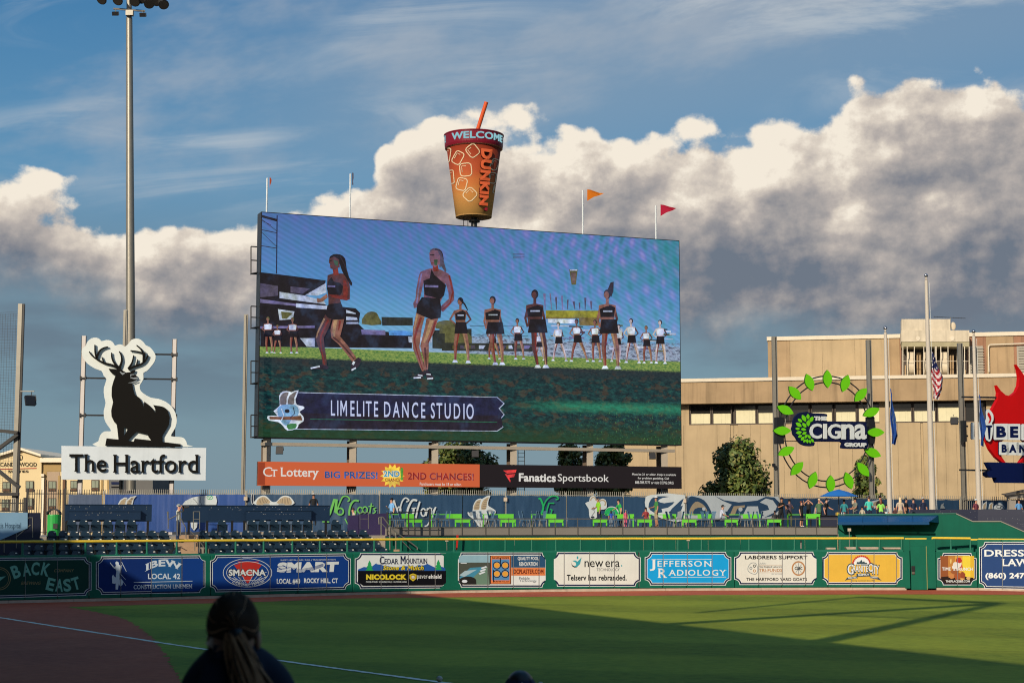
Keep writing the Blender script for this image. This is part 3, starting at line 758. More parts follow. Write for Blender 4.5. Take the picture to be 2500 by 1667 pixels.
s.S([(1872, 825), (2215, 825), (2262, 870), (2262, 962), (1872, 962)], teal2, .004); s.S([(1872, 965), (2262, 965), (2262, 1054), (1872, 1054)], org, .004)
s.T('QUALITY POOL', 1945, 2185, 838, 884, LWHITE, .01, bold=0.03); s.T('RENOVATION', 1962, 2172, 898, 945, LWHITE, .01, bold=0.03); s.T('DCPLASTER.COM', 1898, 2240, 982, 1035, PM('sign_brown', 110, 30, 20), .01, bold=0.035)
gr = PM('sign_grey', 130, 135, 135); s.T('Pebble', 1960, 2080, 1068, 1100, gr, .01); s.T('Technology.', 1965, 2165, 1100, 1135, gr, .01); s.done()
# new era
tl = PM('sign_teal', 60, 160, 165)
s = Sign('white new era TECHNOLOGY sign reading Telserv has rebranded', q4(1347, 1564, 1347, 1347, 1431, 1431), PM('sign_warm_white', 236, 228, 208, rough=0.5), 1455, [1376.5, 1438.6, 1499, 1559], 5)
s.S(ring(516, 849, 10, 17, 14), tl); s.S([(455, 885), (490, 880), (515, 895), (562, 845), (545, 920), (505, 960), (460, 955), (500, 935), (495, 905)], tl, .003); s.S([(440, 900), (452, 930), (480, 950), (515, 958), (480, 962), (452, 945)], blk, .005); s.flush('swoosh_emblem')
s.T('new', 596, 812, 888, 958, blk, bold=0.005); s.T('era', 835, 1000, 888, 958, blk, bold=0.005); s.S(ring(1022, 942, 7, 10, 10), tl); s.T('TECHNOLOGY', 735, 1000, 970, 1003, PM('sign_mid_grey', 90, 90, 92)); s.T('Telserv has rebranded.', 393, 1080, 1045, 1112, blk, bold=0.035); s.done()
# Jefferson
cy = PM('sign_cyan', 20, 160, 212)
s = Sign('bright cyan JEFFERSON RADIOLOGY sign with white serif lettering', q4(1574, 1785, 1346.5, 1346.5, 1428, 1428), cy, 1680, [1618, 1677, 1737.5], 5)
s.T('J', 1345, 1420, 868, 1000, LWHITE, serif=0.05, bold=0.02); s.T('EFFERSON', 1435, 2058, 885, 952, LWHITE, serif=0.05, bold=0.01, space=1.15); s.K([(1425, 870), (2058, 868)], 5, LWHITE)
s.T('R', 1438, 1545, 972, 1080, LWHITE, serif=0.05, bold=0.02); s.T('ADIOLOGY', 1560, 2225, 988, 1055, LWHITE, serif=0.05, bold=0.01, space=1.12); s.K([(1585, 1075), (2222, 1071)], 5, LWHITE); s.done()
# laborers
tanp = PM('sign_tan', 190, 130, 80)
s = Sign('cream LABORERS SUPPORT THE HARTFORD YARD GOATS sign with two round badges', q4(1792.5, 1998, 1346, 1346, 1427, 1427), PM('sign_warm_white2', 234, 224, 202, rough=0.5), 1900, [1851.6, 1909, 1966], 6)
s.K(smooth([(355, 985), (365, 945), (395, 912), (440, 912), (465, 955), (467, 1010), (440, 1038), (400, 1030), (368, 1010)], 3), 6, gr, closed=True)
for cx_, cy_, c_ in ((430, 945, blk), (390, 970, gr), (430, 1000, tanp)): s.K(ring(cx_, cy_, 13, 14, 12), 7, c_, .003, True)
s.K(ring(936, 972, 70, 76, 28), 16, tanp, .003, True); s.K([(900, 925), (970, 1020)], 5, gr, .004); s.K([(972, 925), (905, 1020)], 5, gr, .004); s.K([(936, 910), (936, 1040)], 5, gr, .004); s.T('CLBC', 892, 980, 955, 988, blk, .01, bold=0.04); s.flush('badge')
s.T('LABORERS SUPPORT', 322, 1040, 825, 868, blk, bold=0.04); s.T('LIUNA!', 480, 565, 906, 926, gr); s.T('New England Laborers\'', 480, 748, 942, 968, blk, bold=0.02, serif=0.03); s.T('TRI-FUNDS', 482, 750, 975, 1012, tanp, bold=0.03, serif=0.03)
s.K([(480, 934), (748, 934)], 3, tanp); s.K([(480, 1022), (748, 1022)], 3, tanp); s.T('FEEL THE POWER', 628, 748, 1030, 1044, gr); s.T('THE HARTFORD YARD GOATS', 338, 1035, 1080, 1116, blk, bold=0.035); s.done()
# granite city
ylw = PM('sign_golden', 234, 180, 64)
s = Sign('golden yellow GRANITE CITY electric supply sign with a red gear and skyline', q4(2006, 2203, 1347, 1347, 1426.6, 1426.6), ylw, 2105, [2021.7, 2077.4, 2133, 2188], 6)
s.S(ring(1660, 930, 92, 95, 24, PI, 2 * PI), LWHITE, .001)
for k in range(15):
    t = PI * (1.0 + k / 14.0); s.S([(1660 + 100 * math.cos(t) + dx, 930 + 98 * math.sin(t) + dy) for dx, dy in ((-9, -11), (9, -11), (12, 9), (-8, 11))], red, .004)
s.S([(1605, 922), (1605, 905), (1620, 895), (1632, 905), (1640, 890), (1648, 890), (1655, 875), (1666, 878), (1670, 900), (1690, 890), (1700, 905), (1725, 910), (1725, 922)], PM('sign_slate', 60, 78, 84), .006); s.flush('gear_emblem')
ww = lambda x, y, u, v: (u, v + (12 * (2 * x - 1) ** 2) * 1.0)
for m_, g_, o_ in ((PM('sign_slate', 60, 78, 84), 12, .010), (LWHITE, 0, .016)):
    b_ = 0.07 if g_ else 0.02
    s.T('G', 1500 - g_, 1568 + g_, 925 - g_, 1040 + g_, m_, o_, bold=b_, serif=0.03); s.T('RANITE', 1562 - g_ / 2, 1735 + g_ / 2, 938 - g_, 1012 + g_, m_, o_, bold=b_, serif=0.03); s.T('C', 1740 - g_, 1785 + g_, 920 - g_, 1010 + g_, m_, o_, bold=b_, serif=0.03); s.T('ITY', 1785 - g_ / 2, 1858 + g_, 935 - g_, 1030 + g_, m_, o_, bold=b_, serif=0.03, slope=2)
sl = PM('sign_slate', 60, 78, 84)
s.S([(1600, 1035), (1755, 1025), (1765, 1062), (1605, 1068)], sl, .02); s.T('SUPPLY', 1622, 1748, 1033, 1058, LWHITE, .024, bold=0.04)
s.S([(1495, 1078), (1610, 1060), (1615, 1085), (1500, 1100), (1470, 1112)], sl, .012); s.T('ELECTRIC', 1508, 1605, 1068, 1088, LWHITE, .02, bold=0.03); s.S([(1755, 1058), (1850, 1070), (1890, 1112), (1845, 1098), (1755, 1082)], sl, .012); s.T('COMPANY', 1762, 1848, 1064, 1085, LWHITE, .02, bold=0.03)
s.T('Serving Customers Since 1923', 1548, 1812, 1104, 1124, sl, .006); s.done()
# brunch
s = Sign('small TIME 2 BRUNCH sign with a dessert picture beside the green gate', q4(2289, 2384, 1349, 1349, 1427.7, 1427.7), PM('brunch_brown', 120, 70, 40), 2337, [2337], 7)
for a, b, c_ in ((1390, 1480, (150, 82, 42)), (1480, 1560, (196, 128, 56)), (1560, 1645, (226, 164, 66)), (1645, 1735, (240, 205, 60)), (1735, 1778, (226, 176, 50))): s.S([(a, 830), (b, 830), (b, 1090), (a, 1090)], PM('brunch_%d' % a, *c_), .002)
s.S([(1400, 1070), (1580, 1055), (1770, 1080), (1750, 1130), (1700, 1150), (1450, 1150), (1400, 1110)], PM('brunch_dark', 40, 24, 18), .005)
rr = random.Random(3)
for cx_, cy_, a, b, c_ in ((1585, 930, 52, 38, (235, 220, 200)), (1600, 880, 36, 32, (190, 50, 40)), (1560, 960, 40, 30, (240, 225, 205)), (1620, 955, 34, 26, (200, 90, 60)), (1520, 1060, 40, 32, (205, 130, 70)), (1590, 1060, 46, 44, (170, 85, 45)), (1650, 1050, 30, 42, (150, 70, 40)), (1560, 1010, 50, 34, (160, 90, 50)), (1640, 1090, 28, 20, (220, 160, 90)), (1510, 890, 10, 30, (230, 190, 110)), (1710, 1085, 26, 18, (215, 170, 110))):
    s.S([(cx_ + a * math.cos(t) * rr.uniform(.75, 1.15), cy_ + b * math.sin(t) * rr.uniform(.75, 1.15)) for t in [k * PI / 7 for k in range(14)]], PM('brunch_f%d%d' % c_[:2], *c_), .008 + rr.random() * .006)
s.flush('dessert_picture'); s.T('TIME', 1408, 1508, 960, 996, LWHITE, .02, bold=0.03); s.T('2', 1538, 1562, 965, 996, LWHITE, .02, bold=0.03); s.T('BRUNCH', 1575, 1760, 962, 998, LWHITE, .02, bold=0.03); s.T('THEPLACE2BE.COM', 1450, 1728, 1108, 1132, LWHITE, .02, bold=0.04); s.done()
# law firm
s = Sign('tall blue law firm sign with white DRESSLER LAW lettering at the right end', q4(2391, 2590, 1322, 1322, 1436, 1439), PM('sign_denim', 36, 66, 112), 2450, [2447.5, 2510, 2572], 7)
s.T('DRESSLER', 1898, 2640, 758, 836, LWHITE, bold=0.03, serif=0.05); s.T('LAW', 2098, 2420, 865, 946, LWHITE, bold=0.03, serif=0.05); s.T('(860) 247', 1910, 2360, 1022, 1105, LWHITE, bold=0.05); s.done()

# ------------------------------------------------------------------ people
def skinned(verts, edges, radii, root, level=1):
    me = bpy.data.meshes.new('body'); me.from_pydata(verts, edges, []); me.update()
    ob = bpy.data.objects.new('body', me); COL.objects.link(ob)
    ob.modifiers.new('skin', 'SKIN').use_smooth_shade = True
    for i, r in enumerate(radii):
        sv = me.skin_vertices[0].data[i]; sv.radius = r if isinstance(r, tuple) else (r, r); sv.use_root = (i == root)
    sub = ob.modifiers.new('sub', 'SUBSURF'); sub.levels = level; sub.render_levels = level
    dg = bpy.context.evaluated_depsgraph_get(); ev = ob.evaluated_get(dg)
    nm = bpy.data.meshes.new_from_object(ev); bpy.data.objects.remove(ob); bpy.data.meshes.remove(me)
    return nm
SKINS = [M('skin_light', (0.44, 0.22, 0.145), var=0.05, rough=0.5), M('skin_tan', (0.32, 0.15, 0.09), var=0.05, rough=0.5), M('skin_brown', (0.12, 0.055, 0.035), var=0.05, rough=0.5)]
HAIRS = {'black': M('black_hair', (0.010, 0.008, 0.007), rough=0.45), 'brown': M('brown_hair', (0.045, 0.022, 0.012), rough=0.45), 'red': M('auburn_hair', (0.14, 0.035, 0.015), rough=0.45), 'blond': M('blond_hair', (0.62, 0.47, 0.28), rough=0.5), 'grey': M('grey_hair', (0.42, 0.40, 0.38), rough=0.5)}
def cloth(name, r, g, b): return M('cloth_' + name, WB(r, g, b), var=0.10, scale=8, rough=0.85)
shoe_w = cloth('white_shoe', 225, 220, 210); shoe_d = cloth('dark_shoe', 40, 36, 34)
def person(label, loc, rz=0.0, h=1.75, shirt=None, legs=None, skin=0, hair='brown', hat=None, long_hair=False, armL='down', armR='down', sit=False, shorts=False, sleeves=0.5, shoes=None, lean=0.0, slim=1.0, shades=False):
    """faces -Y in its own space; rz turns it"""
    t = thing('person', label, 'person', loc); t.rotation_euler = (0, 0, rz)
    k = h / 1.75; sk = SKINS[skin]; V = []; E = []; R = []; tags = []
    def v(x, y, z, r, tg): V.append((x * k, y * k, z * k)); R.append((r[0] * k, r[1] * k) if isinstance(r, tuple) else r * k); tags.append(tg); return len(V) - 1
    dz = -0.42 if sit else 0.0; L = lean
    pel = v(0, 0, 0.95 + dz, (0.135 * slim, 0.105), 'hip'); wa = v(0, -0.02 - L * .15, 1.12 + dz, (0.125 * slim, 0.095), 's'); ch = v(0, -0.01 - L * .35, 1.32 + dz, (0.155 * slim, 0.10), 's')
    up = v(0, 0.0 - L * .5, 1.44 + dz, (0.11, 0.075), 's'); nk = v(0, -0.01 - L * .56, 1.50 + dz, 0.055, 'k')
    h1 = v(0, -0.03 - L * .62, 1.585 + dz, (0.066, 0.078), 'k'); h2 = v(0, -0.03 - L * .65, 1.67 + dz, (0.073, 0.088), 'k')
    E += [(pel, wa), (wa, ch), (ch, up), (up, nk), (nk, h1), (h1, h2)]
    for sx, pose in ((-1, armL), (1, armR)):
        s0 = v(sx * 0.165, -L * .48, 1.41 + dz, 0.062, 's')
        sh = {'down': ((0.235, 0.01, 1.13), (0.25, -0.06, 0.88)), 'fwd': ((0.23, -0.06, 1.17), (0.18, -0.30, 1.12)), 'table': ((0.25, -0.12, 1.18), (0.16, -0.36, 1.10)), 'hold': ((0.24, -0.04, 1.16), (0.10, -0.26, 1.28)), 'brow': ((0.30, -0.16, 1.46), (0.07, -0.17, 1.66)), 'up': ((0.36, -0.05, 1.50), (0.16, -0.10, 1.74)), 'hip': ((0.34, 0.05, 1.20), (0.19, -0.03, 1.02))}[pose]
        e_ = v(sx * sh[0][0], sh[0][1] - L * .4, sh[0][2] + dz, 0.046, 's' if sleeves > 0.9 else ('e' if sleeves > 0.3 else 'k')); w_ = v(sx * sh[1][0], sh[1][1] - L * .4, sh[1][2] + dz, 0.032, 's' if sleeves > 0.9 else 'k')
        a, b = Vector(V[e_]), Vector(V[w_]); q = b + (b - a).normalized() * 0.10 * k
        hd = v(q.x / k, q.y / k, q.z / k, (0.04, 0.022), 'k')
        E += [(up, s0), (s0, e_), (e_, w_), (w_, hd)]
        # legs
        if sit: kn = v(sx * 0.12, -0.44, 0.52, 0.075, 'l'); an = v(sx * 0.12, -0.40, 0.10, 0.048, 'c' if shorts else 'l'); ft = v(sx * 0.13, -0.58, 0.05, 0.045, 'f')
        else: kn = v(sx * 0.11, -0.02, 0.50, 0.072, 'l'); an = v(sx * 0.115, 0.03, 0.10, 0.048, 'c' if shorts else 'l'); ft = v(sx * 0.125, -0.14, 0.045, 0.045, 'f')
        hp = v(sx * 0.095, -0.01 if not sit else -0.08, 0.88 + dz, 0.092, 'l')
        E += [(pel, hp), (hp, kn), (kn, an), (an, ft)]
    me = skinned(V, E, R, pel); me.name = 'body'
    mats = {'s': shirt, 'e': shirt, 'hip': legs, 'l': legs, 'c': sk, 'k': sk, 'f': shoes or shoe_d}
    ml = []; me.materials.clear()
    for m_ in mats.values():
        if m_ not in ml: ml.append(m_); me.materials.append(m_)
    VV = [Vector(p) for p in V]
    for p in me.polygons:
        c = p.center; best = None; bd = 1e9
        for a, b in E:
            d = VV[b] - VV[a]; tt = max(0, min(1, (c - VV[a]).dot(d) / d.length_squared)); ds = (c - VV[a] - d * tt).length
            if ds < bd: bd = ds; best = (a, b, tt)
        a, b, tt = best; tg = tags[b] if tt > 0.5 else tags[a]
        if tags[b] == 'e' or tags[a] == 'e':
            tg = 's' if (tags[b] == 'e' and tt < 0.75) else 'k'
        if tags[a] == 's' and tags[b] == 'hip': tg = 's' if tt < 0.8 else 'hip'
        if tags[a] == 'hip' and tags[b] == 's': tg = 'hip' if tt < 0.15 else 's'
        if shorts and tags[a] == 'l' and tags[b] == 'c': tg = 'l' if tt < 0.12 else 'c'
        p.material_index = ml.index(mats[tg]); p.use_smooth = True
    ob = bpy.data.objects.new('body', me); COL.objects.link(ob); ob.parent = t
    hc = Vector(V[h2]) + Vector((0, 0.012 * k, 0.015 * k))
    mb = MB()   # hair: a cap over the back and top of the skull
    mb.ell(hc + Vector((0, 0.018 * k, 0.012 * k)), (0.084 * k, 0.098 * k, 0.095 * k), HAIRS[hair], 12, 8, R=Matrix.Rotation(math.radians(-28), 3, 'X'), z0=-0.25)
    if long_hair: mb.ell(hc + Vector((0, 0.065 * k, -0.12 * k)), (0.085 * k, 0.05 * k, 0.19 * k), HAIRS[hair], 10, 8)
    # shift the hair frames with the local space of the root
    hb = MB(); hb.v, hb.f, hb.mi, hb.mats = mb.v, mb.f, mb.mi, mb.mats
    local(hb, 'hair', t)
    mb = MB(); fz = hc.z - 0.02 * k
    if not shades:
        for sx in (-1, 1): mb.box((sx * 0.028 * k, hc.y - 0.094 * k, fz), (0.02 * k, 0.012 * k, 0.010 * k), black)
    else: mb.box((0, hc.y - 0.094 * k, fz), (0.12 * k, 0.014 * k, 0.028 * k), black)
    mb.add([Vector((-0.012 * k, hc.y - 0.088 * k, fz - 0.03 * k)), Vector((0.012 * k, hc.y - 0.088 * k, fz - 0.03 * k)), Vector((0, hc.y - 0.112 * k, fz - 0.03 * k)), Vector((0, hc.y - 0.09 * k, fz + 0.008 * k))], [(0, 1, 2), (0, 2, 3), (1, 3, 2), (0, 3, 1)], sk)
    mb.box((0, hc.y - 0.088 * k, fz - 0.055 * k), (0.045 * k, 0.010 * k, 0.008 * k), M('lips', (0.30, 0.09, 0.07), var=0)); local(mb, 'face', t)
    if hat:
        mb = MB(); mb.ell(hc + Vector((0, 0, 0.022 * k)), (0.094 * k, 0.106 * k, 0.092 * k), hat, 14, 8, z0=0.0)
        mb.prism([hc + Vector((x * k, y * k, 0.03 * k)) for x, y in ((-.075, -.07), (-.06, -.16), (0, -.185), (.06, -.16), (.075, -.07))], (0, 0, 0.012 * k), hat); local(mb, 'cap', t)
    return t
def local(mb, name, parent, smooth=True):
    me = bpy.data.meshes.new(name); me.from_pydata([tuple(p) for p in mb.v], [], mb.f)
    for m_ in mb.mats: me.materials.append(m_)
    me.polygons.foreach_set('material_index', mb.mi); me.polygons.foreach_set('use_smooth', [smooth] * len(mb.f)); me.update()
    bm = bmesh.new(); bm.from_mesh(me); bmesh.ops.recalc_face_normals(bm, faces=bm.faces); bm.to_mesh(me); bm.free()
    ob = bpy.data.objects.new(name, me); COL.objects.link(ob); ob.parent = parent; return ob

# ------------------------------------------------------------------ terraces behind the wall
DECKZ, WALKZ = 3.34, 3.0
ROWS = [(1.35, 2.33), (2.25, 2.62), (3.15, 2.92), (4.05, 3.26), (5.45, 3.80)]      # (metres behind the wall, top of backrest)
ter = tag(MB().build('empty_mesh'), '', '') if False else None
mb = MB()
for i, (o, zt_) in enumerate(ROWS):
    fl_ = zt_ - 0.86; nxt = ROWS[i + 1][0] if i < 4 else 16
    for a, b in ((-60, 428), (484, 940)): wall_strip(mb, [a, b], o - 0.45, nxt - 0.45, 0.0, fl_, concrete)
terrace = mb.build('seating_terrace', None, kind='structure')
mb = MB(); wall_strip(mb, [-420, -60.5], 0.9, 16, 0, 2.2, concrete); wall_strip(mb, [940.5, 2046], 4.6, 18, 2.9, DECKZ, concrete); wall_strip(mb, [2046.5, 2900], 3.2, 30, 2.0, 3.0, concrete)
mb.build('concourse_floor', None, kind='structure')
# aisle stairs, tan concrete
mb = MB()
for k in range(9): wall_strip(mb, [429, 483], 1.0 + k * 0.48, 6.5, 1.3 + k * 0.19, 1.49 + k * 0.19, tanconc)
for k in range(9):
    wall_strip(mb, [941 - 4.2 * k + 36, 978], 1.2 + k * 0.42, 1.62 + k * 0.42, 0.2, 1.5 + k * 0.18, tanconc)
mb.build('aisle_stairs', None, kind='structure')
navyp = M('navy_painted_steel', (0.009, 0.026, 0.062), rough=0.45, var=0.12, scale=2); darknavy = M('dark_navy_panel', (0.008, 0.012, 0.035), rough=0.6, var=0.1)
# seats
seatm = M('navy_seat_plastic', (0.011, 0.028, 0.050), rough=0.38, var=0.12, scale=6, spec=0.5); numplate = M('number_plate_with_glint', (0.80, 0.78, 0.72), rough=0.3, var=0)  # number plates coloured near white to carry the sun glint as well
boltm = M('bolt_steel', (0.35, 0.36, 0.38), rough=0.4, metal=0.5, var=0)
def make_seat():
    t = thing('stadium_seat', 'x', 'seat')
    mb = MB(); n = 6; vs = []
    prof = [(-0.20, .40), (-0.225, .62), (-0.205, .74), (-0.13, .84), (0.0, .86), (0.13, .84), (0.205, .74), (0.225, .62), (0.20, .40)]
    for y0 in (0.02, 0.055): vs += [(x, y0 + 0.05 * math.cos(x * 6) + 0.04 * (z - .4), z) for x, z in prof]
    m_ = len(prof); mb.add(vs, [tuple(range(m_)), tuple(range(m_, 2 * m_))] + [(i, (i + 1) % m_, m_ + (i + 1) % m_, m_ + i) for i in range(m_)], seatm); bk = mb.build('backrest', t)
    mb = MB(); mb.box((0.115, 0.045, .775), (0.085, 0.02, 0.042), numplate); mb.build('number_plate', bk)
    mb = MB(); mb.box((0, -0.06, .44), (0.42, 0.06, 0.34), seatm, R=Matrix.Rotation(0.16, 3, 'X')); mb.box((0, -0.10, .60), (0.40, 0.05, 0.04), seatm); mb.build('folded_seat', t)
    for sx in (-1, 1):
        mb = MB(); mb.box((sx * .25, -0.02, .30), (.035, .09, .60), dsteel); mb.box((sx * .25, -0.12, .60), (.045, .34, .03), seatm); mb.build('armrest', t)
    return t
ORD = ['leftmost', 'second', 'third', 'fourth', 'fifth', 'sixth', 'seventh', 'eighth']
def nth(i, n):
    if i == 0: return 'leftmost'
    if i == n - 1: return 'rightmost'
    return ORD[i] + ' from the left' if i < n / 2 else ORD[n - 1 - i] + ' from the right'
seat0 = make_seat(); first = [True]
def put_seat(u, row, label, group):
    o, zt_ = ROWS[row]; Y = Yw(u) + o; p = P3(u, HZ - (zt_ - CH) / Y * F, Y); p.z = zt_ - 0.86
    a, b = wp(u - 20, 0, 0), wp(u + 20, 0, 0); rz = math.atan2(b.y - a.y, b.x - a.x)
    if first[0]: first[0] = False; seat0.location = p; seat0.rotation_euler = (0, 0, rz); seat0['label'] = label; seat0['group'] = group; return
    dup(seat0, p, rz, label, group)
RN = ['front row', 'second row', 'third row', 'fourth row', 'top row']
for row, u0, st, n, sec in ((0, 34, 30.7, 14, 'left'), (1, 66, 30.0, 12, 'left'), (2, 98, 28.5, 12, 'left'), (3, 128, 27.2, 11, 'left'), (4, 176, 29.3, 6, 'left'),
                            (0, 535, 26.9, 16, 'centre'), (1, 522.6, 26.5, 16, 'centre'), (2, 511, 26.2, 16, 'centre'), (3, 498, 26.0, 16, 'centre'), (4, 543, 27, 1, 'centre'), (4, 616, 27.0, 6, 'centre'), (4, 820, 27, 1, 'centre')):
    for i in range(n):
        side = ''
        end = 'at the end next to the stairs' if (sec == 'left' and i == n - 1) or (sec == 'centre' and i == 0) else ''
        side = 'left of the aisle stairs' if sec == 'left' else 'right of the aisle stairs'
        lb = 'folded navy seat, %s %s, %s' % (RN[row], side.replace('aisle ', ''), nth(i, n))
        if row == 4 and n == 1: lb = 'single folded navy seat %s the long drink counter' % ('below' if u0 < 600 else 'just right of')
        put_seat(u0 + st * i, row, lb, 'stadium seats, %s %s' % (RN[row], side) if n > 1 else 'single stadium seats')

# drink-rail counters
def counter(label, u0, u1, o, steps, legs, doff=0.0):
    t = thing('drink_counter', label, 'counter', wp((u0 + u1) / 2, o, WALKZ)); Y = Yw((u0 + u1) / 2) + o
    z = lambda v: CH - (v - HZ) / F * Y
    for j, (a, b, v0, v1, dd) in enumerate(steps):
        mb = MB(); wall_strip(mb, [a, b], o - dd, o - dd + 0.05, z(v1), z(v0), navyp); p = mb.build('front_panel', t)
        mb = MB(); wall_strip(mb, [a - 1, b + 1], o - dd - 0.04, o - dd + 0.35, z(v0), z(v0) + 0.04, navyp); mb.build('counter_top', t)
        mb = MB(); rr = random.Random(j + int(u0))
        for k in range(int((b - a) / 11)):
            q = wp(a + rr.uniform(2, b - a - 2), o - dd - 0.012, z(v0 + rr.choice([3, 8]) + rr.random() * 1.2)); mb.box(q, (0.022, 0.01, 0.022), boltm)
        mb.build('bolt', p, kind='stuff')
    for u in legs:
        mb = MB(); wall_strip(mb, [u - 3, u + 3], o, o + 0.12, WALKZ - .3, z(1270), dsteel); mb.build('leg', t)
counter('navy perforated drink counter left of the aisle stairs in front of the banner fence', 158, 370, 8.2, [(158, 370, 1232.5, 1272, 0.0), (169, 343, 1247.5, 1268, 0.25)], [162, 360])
counter('long navy perforated drink counter right of the aisle stairs below the ram banner', 443, 805, 8.2, [(443, 602, 1235, 1274, 0.0), (602, 805, 1234, 1271, 0.0), (601, 760, 1246, 1268, 0.25)], [460, 505, 566, 596, 795])
# dark right-hand tiers
rt = thing('tiered_drink_counter', 'dark navy stepped counter tiers at the right behind the sloping green wall', 'counter', wp(2400, 6, 3.0))
for a, b, v0, v1, o in ((2222, 2800, 1243, 1262, 9.0), (2330, 2800, 1257, 1275, 7.2), (2370, 2800, 1273, 1312, 5.4)):
    Y = Yw(2400) + o; z = lambda v: CH - (v - HZ) / F * Y; mb = MB(); wall_strip(mb, [a, b], o, o + 1.7, z(v1), z(v0), darknavy); mb.build('tier', rt)
    mb = MB(); rr = random.Random(a)
    for k in range(14): mb.box(wp(rr.uniform(a + 4, 2500), o - 0.012, z(v0 + rr.uniform(3, 11))), (0.022, 0.01, 0.022), boltm)
    mb.build('bolt', rt, kind='stuff')
# green rear wall of the bullpen and the raised green wall with the awning
bw = thing('bullpen_wall', 'dark green wall behind the yellow rail below the party deck', 'wall', wp(1500, 3, 0))
us = list(range(940, 2046, 79)) + [2047]
for a, b in zip(us, us[1:]): mb = MB(); wall_strip(mb, [a + 0.3, b], 3.0, 3.4, 0, 2.88, greenwall); mb.build('panel', bw)
rw = thing('raised_green_wall', 'tall green wall stepping down to the right behind the granite yellow sign', 'wall', wp(2250, 2.6, 0))
pl = PL(wp(2044, 2.6, 0), wp(2640, 2.6, 0))
zq = lambda x, y: (2000 + x / 4.704, 1180 + y / 4.704)
prof = [(215, 362), (1570, 350), (1765, 440), (2085, 440), (2360, 560), (2800, 680)]
mb = MB(); top = [pl.pt(*zq(*p)) for p in prof]; pts = top + [Vector((top[-1].x, top[-1].y, 0)), Vector((top[0].x, top[0].y, 0))]
mb.prism(pts, -pl.n * 0.35, greenwall); mb.build('wall_face', rw)
for a, b in zip(prof, prof[1:]):
    mb = MB(); mb.beam(pl.pt(*zq(*a)) - pl.n * .17 + Vector((0, 0, .03)), pl.pt(*zq(*b)) - pl.n * .17 + Vector((0, 0, .03)), 0.42, 0.05, steel if a[0] > 1000 else greenrail); mb.build('coping', rw)
for x in (1640, ): pass
awb = M('blue_awning_metal', (0.012, 0.075, 0.21), rough=0.22, metal=0.4, var=0.08, spec=0.6)
aw = thing('awning', 'shiny dark blue metal awning on the raised green wall', 'awning', pl.pt(*zq(780, 400)))
A1, A2 = pl.pt(*zq(222, 366), .02), pl.pt(*zq(1362, 362), .02); ow_ = 1.15
for k in range(4):
    p, q = A1.lerp(A2, k / 4), A1.lerp(A2, (k + 1) / 4); d = (q - p).normalized(); p2 = p + d * 0.008; q2 = q - d * 0.008
    lo = pl.n * ow_ + Vector((0, 0, -0.36)); ql = q2 + lo - d * (0.5 if k == 3 else 0)
    mb = MB(); mb.prism([p2, q2, ql, p2 + lo], (0, 0, -0.05), awb); mb.build('awning_panel', aw)
    mb = MB(); mb.beam(p + Vector((0, 0, -.75)), p + lo + Vector((0, 0, -.08)), 0.05, 0.05, dsteel); mb.build('bracket', aw)
mb = MB(); q = A2; lo = pl.n * ow_ + Vector((0, 0, -0.36)); mb.prism([q, q + lo + (A1 - A2).normalized() * .5, q + Vector((0, 0, -.42)) + pl.n * .05], (A2 - A1).normalized() * .03, awb); mb.build('end_plate', aw)
mb = MB(); mb.beam(A1 + lo + Vector((0, 0, -.1)), A2 + lo + Vector((-.5, 0, -.1)), .04, .12, awb); mb.build('front_trim', aw)

# party deck railing
Yd = lambda u: Yw(u) + 4.5
dk = thing('deck_railing', 'grey panelled railing along the front of the party deck', 'railing', wp(1500, 4.5, 2.9))
greyp = M('grey_railing_panel', (0.17, 0.155, 0.14), rough=0.6, var=0.08); rails = M('bronze_railing_steel', (0.085, 0.078, 0.07), rough=0.5, var=0.1)
RP = [952, 1012, 1070, 1128, 1185.5, 1242, 1299] + [1355, 1410.5, 1466, 1520, 1574, 1628.5, 1681.5, 1735, 1786.5] + [1838, 1890, 1942.5, 1993.5, 2045]
for a, b in zip(RP, RP[1:]):
    mb = MB(); wall_strip(mb, [a + 1, b - 1], 4.5, 4.54, 2.94, 3.36, greyp); mb.build('panel', dk)
for u in RP: mb = MB(); wall_strip(mb, [u - 0.9, u + 0.9], 4.46, 4.52, 2.88, 3.88, rails); mb.build('post', dk)
mb = MB(); wall_strip(mb, [952, 2046], 4.44, 4.52, 3.81, 3.86, rails); mb.build('top_rail', dk)
mb = MB(); wall_strip(mb, [952, 2046], 4.44, 4.50, 3.37, 3.40, rails); mb.build('lower_rail', dk)
mb = MB(); wall_strip(mb, [952, 2046], 4.40, 4.6, 2.84, 2.92, dsteel); mb.build('sill', dk)
